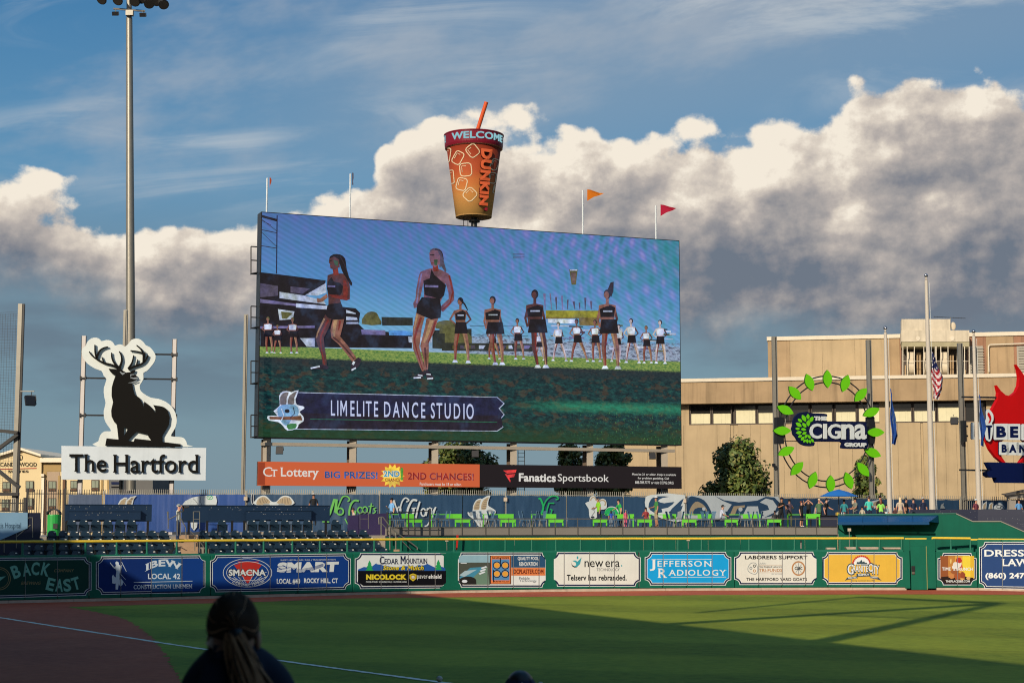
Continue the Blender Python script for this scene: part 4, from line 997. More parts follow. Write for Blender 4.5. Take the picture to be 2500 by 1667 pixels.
# black gate frame and handrails left of the deck
gf = thing('gate_frame', 'black steel railing frame at the left end of the party deck', 'railing', wp(1000, 3.6, 2.9))
pg = PL(wp(940, 3.6, 0), wp(1060, 3.6, 0)); z4 = lambda x, y: (850 + x / 4.704, 1180 + y / 4.704)
def bar(pl_, a, b, w, mat, par, name, off=0.0): mb = MB(); mb.beam(pl_.pt(*a, off), pl_.pt(*b, off), w, w, mat); return mb.build(name, par)
for a, b, w, nm in (((445, 345), (945, 312), .05, 'rail'), ((450, 330), (452, 600), .09, 'post'), ((693, 330), (693, 605), .07, 'post'), ((938, 295), (938, 640), .09, 'post'), ((450, 590), (940, 600), .06, 'rail'), ((540, 500), (700, 560), .03, 'brace'), ((450, 405), (940, 405), .03, 'rail')):
    bar(pg, z4(*a), z4(*b), w, dsteel, gf, nm)
def handrail(label, pl_, pts, r=0.028, posts=()):
    t = thing('handrail', label, 'handrail', pl_.pt(*pts[0]))
    mb = MB(); mb.path([pl_.pt(*p) for p in pts], r, steel, 8); mb.build('rail', t)
    for a, b in posts: mb = MB(); mb.tube(pl_.pt(*a), pl_.pt(*b), r, steel, 8); mb.build('post', t)
    return t
ph = PL(wp(900, 2.2, 0), wp(1050, 2.2, 0))
handrail('galvanised stair handrail beside the purple wall, upper rail', ph, [z4(*p) for p in ((355, 465), (352, 388), (400, 385), (478, 490), (550, 560), (700, 662), (795, 735), (795, 760))], 0.035, [(z4(380, 390), z4(380, 595)), (z4(480, 490), z4(480, 760)), (z4(548, 560), z4(548, 760))])
handrail('galvanised stair handrail beside the purple wall, lower rail', ph, [z4(*p) for p in ((355, 465), (390, 462), (480, 560), (620, 660), (720, 758))], 0.025)
z2 = lambda x, y: (x / 4.704, 1180 + y / 4.704); z3 = lambda x, y: (400 + x / 4.704, 1180 + y / 4.704)
pc = PL(wp(400, 3.0, 0), wp(520, 3.0, 0))
handrail('steel stair rail in the aisle between the seat blocks, left side', pc, [z3(*p) for p in ((40, 320), (50, 415), (60, 410), (185, 345), (190, 390), (250, 505), (255, 630))], 0.025, [(z3(50, 320), z3(50, 520)), (z3(155, 320), z3(155, 600)), (z3(190, 320), z3(190, 600))])
handrail('steel stair rail in the aisle between the seat blocks, right side', pc, [z3(*p) for p in ((305, 545), (385, 620), (480, 760), (480, 790))], 0.025, [(z3(355, 610), z3(355, 785)), (z3(412, 660), z3(412, 790))])
handrail('square steel guard rail standing in front of the long drink counter', pc, [z3(*p) for p in ((340, 520), (340, 322), (412, 322), (412, 520))], 0.022, [(z3(340, 410), z3(412, 410))])
handrail('steel guard rail standing below the purple and green banner', PL(wp(880, 6, 0), wp(960, 6, 0)), [z4(*p) for p in ((135, 520), (135, 335), (232, 330), (232, 520))], 0.022, [(z4(135, 405), z4(232, 405))])
# purple wall at the right of the seats
purple = M('purple_painted_wall', (0.030, 0.020, 0.075), rough=0.6, var=0.12)
pw = thing('purple_wall', 'dark purple wall between the seats and the party deck', 'wall', wp(910, 6.0, 2.5))
pp_ = PL(wp(850, 6.0, 0), wp(960, 6.0, 0))
for a in ([(5, 365), (120, 360), (120, 700), (5, 700)], [(126, 355), (440, 340), (440, 700), (126, 700)]):
    mb = MB(); mb.prism([pp_.pt(*z4(*p)) for p in a], -pp_.n * .2, purple); mb.build('panel', pw)
pr = PL(wp(940, 3.2, 0), wp(1060, 3.2, 0)); mb = MB(); mb.prism([pr.pt(*z4(*p)) for p in ((440, 600), (940, 605), (940, 790), (440, 790))], -pr.n * .2, purple); mb.build('lower_panel', pw)
# left end: navy wall with the pale hospital sign and its rails
plh = PL(wp(-60, 3.0, 0), wp(110, 3.0, 0))
nw = thing('navy_side_wall', 'dark navy stair wall at the far left behind the brewery sign', 'wall', wp(50, 3, 2)); mb = MB(); mb.prism([plh.pt(*z2(*p)) for p in ((-400, 335), (466, 335), (466, 560), (430, 800), (-400, 830))], -plh.n * .3, darknavy); mb.build('wall_face', nw)
hs = thing('hospital_sign', 'pale blue slanted hospital sign cut off at the left edge', 'sign', plh.pt(*z2(100, 450), .05))
mb = MB(); shape(mb, plh, [z2(*p) for p in ((-400, 328), (315, 332), (315, 512), (0, 648), (-400, 820))], PM('hospital_blue', 150, 180, 196), .05, depth=.04); mb.build('face', hs)
mb = MB(); text(mb, plh, 'cis Hospital', *[z2(0, 0)[0] - 4, z2(238, 0)[0]], z2(0, 448)[1], z2(0, 532)[1], PM('hospital_slate', 60, 84, 100), .06); mb.build('lettering', hs)
handrail('grey stair handrail in front of the hospital sign', plh, [z2(*p) for p in ((188, 740), (188, 520), (330, 392), (375, 392), (375, 620))], 0.022, [(z2(188, 612), z2(350, 475))])
handrail('short grey stair handrail at the far left edge', plh, [z2(*p) for p in ((0, 575), (45, 555), (48, 790))], 0.022, [(z2(0, 610), z2(45, 590))])
# green bin
bn = thing('litter_bin', 'bright green litter bin with a black domed lid beside the left counter', 'litter bin', wp(131, 6.6, WALKZ - .1)); q = wp(131, 6.6, WALKZ - .15)
bg_ = M('bright_green_bin', (0.02, 0.30, 0.055), rough=0.45, var=0.08); mb = MB(); mb.lathe(q, [(0.30, 0), (0.33, 0.1), (0.34, 1.15), (0.33, 1.2)], bg_, 16); mb.build('bin_body', bn, smooth=False)
mb = MB()
for i in range(7):
    a0, a1 = PI * i / 7, PI * (i + 1) / 7; mb.beam(q + Vector((.33 * math.cos(a0), -.1, 1.2 + .26 * math.sin(a0))), q + Vector((.33 * math.cos(a1), -.1, 1.2 + .26 * math.sin(a1))), .42, .05, dsteel)
mb.build('lid', bn); mb = MB(); mb.box(q + Vector((.16, -.33, .62)), (.22, .04, .26), dsteel); mb.build('label_plate', bn)

# ------------------------------------------------------------------ picket fence with printed banners
FT = [(-300, 98), (60, 99), (1000, 100.5), (1700, 106.5), (1950, 112), (2100, 117), (2400, 126), (2900, 138)]
FP = [(u, P3(u, 1230, y)) for u, y in FT]
FS = [(a[0], b[0], PL(a[1], b[1])) for a, b in zip(FP, FP[1:])]
def fpl(u):
    for a, b, p in FS:
        if u < b: return p
    return FS[-1][2]
def fz(u, z):      # point on the fence plane at height z
    p = fpl(u).pt(u, 1225); return Vector((p.x, p.y, z))
fn = thing('picket_fence', 'long steel picket fence carrying printed banners behind the stands', 'fence', fz(1200, 3.0))
FZ = lambda u: fpl(u).pt(u, 1203.5 if u < 1000 else 1203.5 + (u - 1000) * 0.0105).z
fsteel = M('grey_fence_steel', (0.26, 0.25, 0.22), rough=0.5, var=0.12, metal=0.3)
mb = MB(); u = 256.0
while u < 2560:
    p = fz(u, 0); z = FZ(u); mb.box((p.x, p.y + .05, z - .7), (0.035, 0.03, 1.86), fsteel); u += 5.1
mb.build('picket', fn, kind='stuff')
mb = MB(); u = 66.0
while u < 252:
    p = fz(u, 0); z = FZ(u); mb.box((p.x, p.y + .05, z - 1.15), (0.035, 0.03, 2.75), dsteel); u += 5.8
mb.build('picket', fn, kind='stuff')
FPO = [252, 600, 763, 926, 1234, 1382, 1521, 1673, 1900, 2082, 2212, 2346, 2460]
for u in FPO: p = fz(u, 0); z = FZ(u); mb = MB(); mb.box((p.x, p.y + .06, z - 1.25), (.09, .09, 2.8), fsteel); mb.build('post', fn)
for u in (66, 158): p = fz(u, 0); z = FZ(u); mb = MB(); mb.box((p.x, p.y + .06, z - 1.1), (.12, .12, 2.8), dsteel); mb.build('post', fn)
fu = [66, 252, 600, 926, 1234, 1521, 1673, 1800, 1950, 2082, 2212, 2346, 2560]
for a, b in zip(fu, fu[1:]):
    mb = MB(); mb.beam(fz(a, FZ(a) - .03) + Vector((0, .09, 0)), fz(b, FZ(b) - .03) + Vector((0, .09, 0)), .05, .05, fsteel if a > 200 else dsteel); mb.build('rail', fn)
    if a < 200: mb = MB(); mb.beam(fz(a, FZ(a) - 2.35) + Vector((0, .09, 0)), fz(b, FZ(b) - 2.35) + Vector((0, .09, 0)), .05, .05, dsteel); mb.build('rail', fn)
for i, u in enumerate((601, 1234, 1672, 2082)):
    t = thing('junction_box', ['white electrical box on the fence right of the plain royal blue banner', 'white electrical box on a pole right of the horned goat banner', 'white electrical box on the fence within the giant eye banner', 'white electrical box on the fence behind the grey shirted man'][i], 'electrical box', fz(u, FZ(u) - .3), 'electrical boxes on the fence')
    q = fz(u, FZ(u) - .32) + Vector((0, -.18, 0)); mb = MB(); mb.box(q, (.22, .14, .24), kerbm); mb.build('box', t); mb = MB(); mb.tube(q + Vector((0, 0, -.12)), q + Vector((0, 0, -1.5)), .03, steel); mb.build('conduit', t)
def banner_mat(name, r, g, b):
    return M('banner_' + name, WB(r, g, b), rough=0.42, var=0.10, scale=0.9, spec=0.35)
class Banner:
    def __init__(s, label, u0, u1, col, seed, rip=0.05):
        um = (u0 + u1) / 2; s.pl = fpl(um); s.t = thing('fence_banner', label, 'banner', s.pl.pt(um, 1230), 'printed banners on the picket fence')
        rr = random.Random(seed); nx = max(8, int((u1 - u0) / 5)); nz = 8; vs = []
        folds = [(rr.uniform(0, 1), rr.uniform(-0.5, 0.5), rr.uniform(.02, .06), rr.uniform(.4, 1)) for _ in range(7)]
        for j in range(nz + 1):
            for i in range(nx + 1):
                a, b = i / nx, j / nz; u = u0 + (u1 - u0) * a; top = s.pl.pt(u, 1267).copy(); zt_ = FZ(u) - .06 - 0.03 * abs(math.sin(a * nx * PI / 6))
                d = sum(A * math.exp(-((a - c - k * b * .4) / w) ** 2) for c, k, w, A in folds) * rip * (0.4 + b) + rip * .25 * math.sin(i * 2.4 + rr.random() * .5)
                p = Vector((top.x, top.y, zt_ - b * 2.25)) + s.pl.n * (d + .04); vs.append(p)
        fs = [(j * (nx + 1) + i, j * (nx + 1) + i + 1, (j + 1) * (nx + 1) + i + 1, (j + 1) * (nx + 1) + i) for j in range(nz) for i in range(nx)]
        mb = MB(); mb.add(vs, fs, col); mb.build('fabric', s.t, smooth=True, fix=False); s.mb = MB(); s.o = 0.06 + rip * 1.9; s.u0, s.u1 = u0, u1
    def S(s, f, pts, mat, up=0.0, sm=0, holes=()): shape(s.mb, s.pl, [f(*p) for p in pts], mat, s.o + up, sm, 0, [[f(*p) for p in h] for h in holes])
    def K(s, f, pts, w, mat, up=0.0, closed=False, w2=None, sm=0):
        pts = smooth(pts, 4, closed) if sm else pts
        stroke(s.mb, s.pl, [f(*p) for p in pts], w / 4.704, mat, s.o + up, None if w2 is None else w2 / 4.704, closed)
    def done(s, name='print'):
        if s.mb.v: s.mb.build(name, s.t)
royal = banner_mat('royal_blue', 50, 82, 140); slate = banner_mat('slate_blue', 48, 74, 98); offw = PM('banner_white', 214, 210, 200); brn = PM('banner_tan', 186, 158, 122); grn = PM('banner_green', 110, 178, 84); egr = PM('banner_emerald', 38, 170, 90); dk_ = PM('banner_outline', 40, 44, 58); gy = PM('banner_grey', 160, 158, 152)
b = Banner('translucent grey navy fence screen left of the royal blue banner', 166, 248, M('screen_mesh_navy', (0.06, 0.09, 0.16), rough=.7), 1, .03); b.done()
b = Banner('royal blue banner with striped tan horns at the left', 255, 425, royal, 2)
b.S(z2, [(1355, 245), (1385, 190), (1430, 160), (1470, 160), (1450, 200), (1440, 245)], offw); b.S(z2, [(1370, 245), (1395, 200), (1430, 175), (1455, 172), (1435, 245)], brn, .004); b.S(z2, [(1440, 245), (1455, 190), (1500, 155), (1575, 138), (1540, 180), (1525, 260), (1450, 260)], offw, .006); b.S(z2, [(1458, 245), (1470, 200), (1510, 170), (1550, 152), (1520, 200), (1510, 250)], brn, .010)
for k in range(5): b.K(z2, [(1462 + k * 11, 238 - k * 18), (1510 + k * 6, 232 - k * 18)], 4, dk_, .014)
b.done()
b = Banner('royal blue banner showing a big white cap with a green round badge', 425, 597, royal, 3)
b.S(z3, [(215, 245), (250, 200), (330, 160), (420, 142), (600, 138), (615, 200), (605, 245)], offw); b.K(z3, [(340, 170), (370, 200), (400, 245)], 4, dk_, .004); b.K(z3, [(430, 145), (420, 200), (440, 245)], 4, dk_, .004)
b.K(z3, ring(532, 160, 34, 22, 18), 6, egr, .006, True); b.K(z3, [(515, 150), (532, 165), (550, 145)], 6, egr, .008); b.K(z3, [(532, 165), (530, 178)], 6, egr, .008); b.S(z3, [(310, 440), (390, 445), (385, 500), (350, 540), (318, 500)], offw); b.done()
b = Banner('slate blue banner with a ram skull of curling tan horns', 603, 762, slate, 4)
b.S(z3, [(1060, 245), (1065, 180), (1120, 140), (1180, 145), (1240, 205), (1295, 205), (1350, 150), (1410, 138), (1465, 165), (1475, 245)], offw, 0, 3); b.S(z3, [(1070, 240), (1078, 190), (1125, 155), (1175, 160), (1225, 215), (1170, 240)], brn, .004, 3); b.S(z3, [(1465, 240), (1460, 180), (1405, 152), (1355, 165), (1300, 218), (1360, 240)], brn, .004, 3)
for k in range(6): b.K(z3, [(1100 + k * 20, 165 + abs(k - 2) * 6), (1095 + k * 16, 225)], 3, dk_, .008); b.K(z3, [(1345 + k * 20, 175 - k * 3), (1350 + k * 17, 228)], 3, dk_, .008)
b.S(z3, [(1235, 212), (1298, 212), (1290, 262), (1240, 262)], offw, .006); b.S(z3, ring(1180, 245, 40, 18, 12), gy, .010); b.S(z3, ring(1355, 245, 40, 18, 12), gy, .010)
b.S(z3, ring(1020, 175, 18, 65, 16), offw); b.S(z3, ring(1020, 175, 12, 58, 16), dk_, .004); b.done()
b = Banner('slate blue banner reading No Goats in lime green script', 764, 924, slate, 5)
b.K(z3, [(1850, 440), (1910, 340), (1960, 180), (1985, 182), (1970, 330), (2040, 430)][:5], 24, grn, .0, w2=30); b.K(z3, [(1975, 340), (2030, 200), (2060, 150), (2110, 150), (2135, 185), (2110, 205)], 16, grn, .003, sm=1); b.K(z3, [(1820, 435), (1900, 440)], 16, grn, .004)
b.K(z3, ring(2025, 320, 38, 38, 16), 18, grn, .006, True)
b.K(z3, [(2240, 200), (2190, 195), (2150, 240), (2130, 320), (2140, 390), (2190, 380), (2200, 310)], 22, grn, .008, sm=1)
for cx_, cy_ in ((2255, 305), (2310, 300)): b.K(z3, ring(cx_, cy_, 28, 34, 14), 15, grn, .010, True)
b.K(z3, [(2385, 225), (2365, 340)], 15, grn, .01); b.K(z3, [(2350, 262), (2410, 258)], 12, grn, .012); b.K(z3, [(2440, 280), (2410, 290), (2430, 320), (2400, 345)], 14, grn, .012, sm=1); b.K(z3, [(2080, 400), (2120, 480), (2180, 470)], 14, grn, .01); b.done()
b = Banner('slate blue banner reading No Glory in cream script', 927, 1128, slate, 6)
b.K(z4, [(500, 350), (520, 190)], 26, offw); b.K(z4, [(520, 195), (570, 330), (610, 210), (650, 165), (690, 190), (660, 210)], 16, offw, .003, sm=1); b.K(z4, ring(578, 300, 20, 34, 14), 14, offw, .006, True)
b.K(z4, [(785, 195), (735, 190), (700, 240), (672, 320), (690, 370), (735, 350), (745, 290)], 24, offw, .004, sm=1); b.K(z4, [(720, 285), (775, 280)], 14, offw, .006); b.K(z4, [(815, 205), (785, 310), (770, 395)], 20, offw, .008); b.K(z4, ring(855, 330, 26, 44, 14), 17, offw, .01, True); b.K(z4, [(905, 280), (885, 370)], 17, offw, .008); b.K(z4, [(900, 300), (930, 275), (950, 290)], 14, offw, .012)
b.K(z4, [(950, 280), (945, 350), (995, 270)], 15, offw, .014); b.K(z4, [(998, 268), (950, 400), (900, 480), (870, 490)], 15, offw, .016); b.done()
# goat head emblems
def goat(b, f, x, y, s_, flip=1, wh=None):
    g = lambda a, c: f(x + flip * a * s_, y + c * s_)
    wh = wh or offw
    b.S(g, [(-45, -30), (-35, -110), (0, -180), (50, -200), (70, -195), (120, -225), (165, -232), (145, -180), (140, -120), (175, -95), (225, -60), (215, -20), (170, -30), (140, 20), (110, 90), (60, 130), (20, 110), (-10, 60), (-55, 20), (-90, -10), (-95, -45)], wh, 0, 2)
    b.S(g, [(-25, -70), (-20, -120), (10, -170), (55, -185), (40, -130), (35, -75)], brn, .004, 2); b.S(g, [(60, -75), (65, -140), (95, -190), (148, -215), (125, -160), (115, -80)], brn, .004, 2)
    for k in range(5): b.K(g, [(-18 + k * 7, -85 - k * 18), (30 + k * 3, -85 - k * 18)], 3 * s_, dk_, .008); b.K(g, [(66 + k * 8, -88 - k * 22), (112 + k * 5, -88 - k * 22)], 3 * s_, dk_, .008)
    b.S(g, [(115, -55), (160, -75), (205, -50), (160, -42)], gy, .006, 2); b.S(g, [(-80, -30), (-50, -45), (-35, -15), (-60, 0)], gy, .006, 2)
    b.K(g, ring(62, -5, 18, 20, 12), 7 * s_, dk_, .008, True); b.K(g, [(20, -50), (60, -40), (90, -10), (95, 40)], 4 * s_, gy, .008); b.K(g, [(10, 20), (30, 80), (70, 110)], 5 * s_, gy, .008); b.K(g, [(-15, -40), (15, -20), (20, 30)], 4 * s_, gy, .008)
b = Banner('slate blue banner with a white horned goat head emblem', 1130, 1232, slate, 7); goat(b, z4, 1460, 370, 1.0); b.done('goat_emblem')
b = Banner('dark slate banner with green YG monogram', 1236, 1381, slate, 8)
z5 = lambda x, y: (1300 + x / 4.704, 1180 + y / 4.704); z6 = lambda x, y: (1750 + x / 4.704, 1180 + y / 4.704)
b.K(z5, [(60, 175), (85, 180), (115, 270), (90, 350)], 22, egr, sm=1); b.K(z5, [(115, 270), (150, 190), (210, 145), (270, 150), (285, 175), (255, 185)], 14, egr, .004, sm=1); b.K(z5, [(240, 225), (180, 225), (160, 290), (150, 350), (200, 350), (215, 300), (190, 295)], 16, egr, .006); b.done('monogram')
b = Banner('slate blue banner with a running ram in a green shirt', 1384, 1520, slate, 9)
b.S(z5, [(595, 225), (640, 205), (650, 160), (690, 140), (725, 175), (730, 215), (760, 190), (790, 172), (830, 190), (845, 250), (830, 290), (780, 300), (730, 300), (740, 360), (715, 400), (660, 405), (640, 360), (635, 290)], offw, 0, 2)
b.S(z5, [(835, 290), (880, 262), (940, 270), (975, 310), (985, 360), (830, 370), (820, 330)], offw, .002, 2); b.S(z5, [(830, 300), (880, 272), (935, 280), (962, 315), (970, 360), (825, 368)], egr, .006, 2); b.K(z5, ring(688, 195, 30, 38, 14, PI, 2 * PI), 12, brn, .008); b.K(z5, ring(790, 225, 38, 36, 14, PI, 2 * PI + .8), 14, brn, .008)
b.K(z5, ring(685, 290, 16, 10, 10), 6, dk_, .01, True); b.K(z5, [(690, 270), (700, 330), (670, 370)], 5, dk_, .01); b.S(z5, ring(680, 385, 22, 12, 12), dk_, .01); b.done()
# giant goat eyes over two banners
b = Banner('slate banner with the left half of a giant white goat face', 1523, 1672, slate, 10)
b.S(z5, [(1340, 132), (1735, 132), (1738, 420), (1540, 420), (1440, 385), (1330, 350), (1285, 260), (1285, 180)], offw, 0, 2); b.S(z5, [(1350, 180), (1420, 145), (1560, 150), (1480, 165), (1430, 200), (1500, 225), (1620, 210), (1545, 275), (1470, 290), (1480, 330), (1380, 330), (1320, 270)], slate, .004, 2); b.S(z5, [(1560, 330), (1640, 240), (1725, 170), (1690, 260), (1715, 250), (1680, 340), (1620, 400)], slate, .004, 2); b.S(z5, [(1655, 325), (1700, 310), (1700, 405), (1650, 400)], gy, .006, 1); b.done('goat_face')
b = Banner('white banner with giant blue rimmed amber goat eyes', 1675, 1902, slate, 11)
b.S(z5, [(1765, 138), (2460, 138), (2800, 150), (2835, 210), (2820, 330), (2760, 400), (1765, 420)], offw, 0, 1)
b.S(z5, [(1770, 160), (1860, 155), (1950, 190), (2010, 270), (2045, 360), (2020, 365), (1950, 270), (1880, 210), (1800, 270), (1780, 340), (1765, 340)], slate, .004, 2); b.S(z5, [(1785, 355), (1800, 270), (1850, 210), (1900, 215), (1960, 260), (1990, 330), (1920, 360)], brn, .006, 2); b.S(z5, [(1830, 355), (1845, 290), (1925, 275), (1975, 320), (1960, 358)], slate, .010, 2); b.S(z5, ring(1947, 290, 20, 20, 14), offw, .014)
b.S(z5, [(2070, 138), (2180, 190), (2350, 215), (2560, 195), (2660, 150), (2760, 160), (2820, 220), (2815, 300), (2740, 370), (2640, 390), (2760, 330), (2790, 260), (2740, 190), (2660, 170), (2590, 215), (2680, 250), (2700, 300), (2600, 320), (2640, 370), (2590, 370), (2570, 260), (2450, 260), (2400, 320), (2350, 395), (2195, 395), (2220, 310), (2270, 240), (2160, 195)], slate, .004)
b.S(z5, [(2245, 365), (2290, 260), (2420, 248), (2400, 355)], brn, .008, 1); b.S(z5, [(2300, 368), (2330, 290), (2440, 270), (2395, 360)], slate, .012, 1); b.S(z5, ring(2368, 295, 24, 24, 14), offw, .016); b.done('goat_face')
b = Banner('plain slate banner with white feathered horns behind the blue parasol', 1904, 2080, slate, 12, .03)
b.S(z6, [(1095, 345), (1110, 270), (1150, 210), (1190, 200), (1160, 250), (1140, 345)], offw, 0, 1); b.S(z6, [(1205, 245), (1230, 205), (1280, 185), (1255, 215), (1240, 250)], offw, 0, 1)
for k in range(6): b.K(z6, [(1110 + k * 6, 335 - k * 22), (1140 + k * 3, 330 - k * 22)], 5, dk_, .004)
b.done()
b = Banner('slate banner with tan horns behind the man in the aqua shirt', 2084, 2166, slate, 13, .03); b.S(z6, [(1720, 245), (1750, 205), (1860, 182), (1830, 250), (1790, 290), (1780, 240)], offw, 0, 1); b.S(z6, [(1775, 245), (1790, 215), (1845, 195), (1810, 260)], brn, .004, 1); b.done()
b = Banner('plain corrugated slate banner between the two right flagpoles', 2168, 2276, slate, 14, .03); b.done()
z7 = lambda x, y: (2000 + x / 4.704, 1180 + y / 4.704)
b = Banner('slate banner with a small faded white goat head', 2280, 2342, slate, 15, .03); b.S(z7, [(1375, 285), (1385, 240), (1420, 222), (1410, 245), (1432, 285)], gy, 0, 1); b.done()
b = Banner('slate banner with white ram horns and curly fleece at the right', 2350, 2462, slate, 16, .03)
for x0 in (1855, 1930): b.S(z7, [(x0, 292), (x0 + 10, 235), (x0 + 60, 198), (x0 + 55, 240), (x0 + 50, 292)], offw, 0, 1); b.S(z7, [(x0 + 12, 290), (x0 + 20, 245), (x0 + 50, 215), (x0 + 40, 290)], brn, .004, 1)
b.S(z7, [(1990, 292), (2015, 240), (2060, 222), (2100, 245), (2110, 292)], offw, 0, 2); b.K(z7, ring(2050, 265, 26, 20, 12), 6, dk_, .006, True); b.K(z7, ring(2085, 275, 18, 16, 12), 5, dk_, .006, True); b.done()

# ------------------------------------------------------------------ party deck furniture
lime = M('lime_green_table', (0.11, 0.50, 0.035), rough=0.5, var=0.06); meshblue = M('blue_mesh_chair', (0.065, 0.15, 0.25), rough=0.6, var=0.1)
TH = [(950, 1010.5, 1), (1052, 1127, 1), (1178, 1254, 1), (1296, 1358, 1), (1466, 1548, 1), (1585, 1651, 1), (1666, 1740, 1), (1771, 1857, 1), (1921, 2003, 1)]
for i, (a, b_, _) in enumerate(TH):
    o = 7.4; t = thing('party_table', ['lime green deck table behind the black gate frame', 'lime green deck table below the cream script banner', 'lime green deck table below the goat head banner', 'lime green deck table below the green monogram banner', 'lime green deck table behind the girl in pink', 'lime green deck table right of the man in khaki shorts', 'lime green deck table left of the man in the patterned shirt', 'lime green deck table holding white papers', 'lime green deck table with people seated round it near the parasol'][i], 'table', wp((a + b_) / 2, o, DECKZ), 'lime green party deck tables')
    m_ = a + (b_ - a) * (0.5 if i < 8 else 0.55); zt_ = DECKZ + .76
    mb = MB(); wall_strip(mb, [a, b_], o, o + 2.2, zt_ - .04, zt_, lime); mb.build('table_top', t)
    mb = MB(); wall_strip(mb, [m_, b_], o - .04, o, zt_ - .24, zt_ + .01, lime); mb.build('apron', t)
    for u in (a + 2, b_ - 2): mb = MB(); wall_strip(mb, [u - 1.6, u + 1.6], o + .04, o + .14, DECKZ, zt_ - .05, lime); mb.build('leg', t)
TL_ = [(992, 1031.5), (1110, 1148.5), (1221.6, 1260), (1339, 1376), (1447, 1483), (1556, 1592.5), (1665, 1701), (1769, 1802), (1873, 1908), (1968, 2003)]
for i, (a, b_) in enumerate(TL_):
    o = 5.2; hgt = 0.46 if i < 9 else 0.78; t = thing('low_table', 'small lime green low table at the railing, ' + ['behind the gate frame', 'below the end of the cream script', 'right of the goat head', 'right of the green monogram', '', '', 'below the left amber eye', 'right of the patterned shirt man', 'left of the leaning man in black', ''][i] if i not in (4, 5, 9) else {4: 'small lime green low table in front of the man in the lime shirt', 5: 'small lime green low table left of the man in khaki shorts', 9: 'tall lime green side table near the parasol'}[i], 'table', wp((a + b_) / 2, o, DECKZ), 'lime green low tables')
    zt_ = DECKZ + hgt
    mb = MB(); wall_strip(mb, [a, b_], o, o + .6, zt_ - .05, zt_, lime); mb.build('table_top', t)
    mb = MB(); wall_strip(mb, [a + 1, b_ - 1], o + .01, o + .05, zt_ - .17, zt_ - .052, lime); mb.build('apron', t)
    for u in (a + 2, b_ - 2): mb = MB(); wall_strip(mb, [u - 1.7, u + 1.7], o + .06, o + .14, DECKZ, zt_ - .06, lime); mb.build('leg', t)
def make_chair():
    t = thing('mesh_chair', 'x', 'chair'); mb = MB(); mb.box((0, 0, .44), (.42, .42, .03), meshblue); mb.build('seat', t)
    mb = MB(); R_ = Matrix.Rotation(-.22, 3, 'X')
    for k in range(5): mb.box((-.16 + k * .08, .24, .68), (.035, .02, .46), meshblue, R=R_)
    mb.box((0, .29, .90), (.42, .03, .05), meshblue, R=R_); mb.build('backrest', t)
    for sx in (-1, 1):
        for y0, y1 in ((-.18, -.22), (.18, .24)): mb = MB(); mb.tube((sx * .19, y0, .43), (sx * .22, y1, 0), .014, steel, 6); mb.build('leg', t)
    return t
ch0 = make_chair(); fc = True
rr = random.Random(11)
CH_ = []; CN = []; CD = ['beside the man in light blue', 'behind the black gate frame', 'under the cream script banner', 'left of the goat head', 'right of the goat head', 'left of the green monogram', 'right of the green monogram', 'behind the blue shirted child', 'right of the pink girl', 'right of the khaki shorts', 'below the left goat eye', 'left of the patterned shirt man', 'below the left amber eye', 'by the white papers', 'left of the leaning man', 'by the patterned shirt man']
for a, b_, k in ((953, 970, 2), (975, 990, 2), (1054, 1092, 4), (1164, 1172, 1), (1180, 1216, 4), (1273, 1292, 2), (1298, 1333, 4), (1500, 1516, 2), (1540, 1552, 1), (1608, 1618, 1), (1634, 1662, 3), (1672, 1700, 3), (1712, 1738, 3), (1784, 1800, 2), (1812, 1866, 5), (1778, 1792, 1)):
    for i in range(k): CH_.append((a + (b_ - a) * (i + .5) / k, 6.1 + rr.random() * .5, rr.uniform(-.5, .5) + PI / 2 * rr.choice([1, 1, -1]), (nth(i, k) + ' of the chairs ' if k > 1 else 'single one ') + CD[len(CN)]))
    CN.append(1)
for i, (u, o, rz, lx) in enumerate(CH_):
    p = wp(u, o, DECKZ); lb = 'blue mesh chair, ' + lx
    if fc: ch0.location = p; ch0.rotation_euler = (0, 0, rz); ch0['label'] = lb; ch0['group'] = 'blue mesh chairs on the party deck'; fc = False
    else: dup(ch0, p, rz, lb, 'blue mesh chairs on the party deck')
# parasol and condiment stand
ps = thing('parasol', 'bright blue open parasol on the party deck', 'parasol', wp(2052, 8, DECKZ)); q = wp(2052, 8, 0)
pblue = M('parasol_blue', (0.015, 0.13, 0.42), rough=0.6, var=0.05); Y = q.y; zc = CH + (HZ - 1194) / F * Y; ze = CH + (HZ - 1211.5) / F * Y
for k in range(8):
    a0, a1 = 2 * PI * (k + .5) / 8, 2 * PI * (k + 1.5) / 8; R_ = 1.16; c_ = Vector((q.x, q.y, zc)); e0, e1 = [Vector((q.x + R_ * math.cos(a), q.y + R_ * math.sin(a), ze)) for a in (a0, a1)]
    m0, m1 = c_.lerp(e0, .5) + Vector((0, 0, .05)), c_.lerp(e1, .5) + Vector((0, 0, .05)); mb = MB(); mb.add([c_, m0, e0, e1, m1], [(0, 1, 4), (1, 2, 3, 4)], pblue); mb.build('canopy_panel', ps, fix=False)
mb = MB(); mb.tube((q.x, q.y, DECKZ), (q.x, q.y, zc), .025, dsteel); mb.build('pole', ps)
cs = thing('condiment_stand', 'small dark stand of bottles and cups beneath the blue parasol', 'stand', wp(2056, 6.6, DECKZ)); q = wp(2056, 6.6, DECKZ)
mb = MB(); mb.box(q + Vector((0, 0, .66)), (.75, .4, .05), dsteel); mb.build('shelf', cs)
for sx in (-1, 1): mb = MB(); mb.box(q + Vector((sx * .34, 0, .33)), (.04, .3, .62), dsteel); mb.build('side', cs)
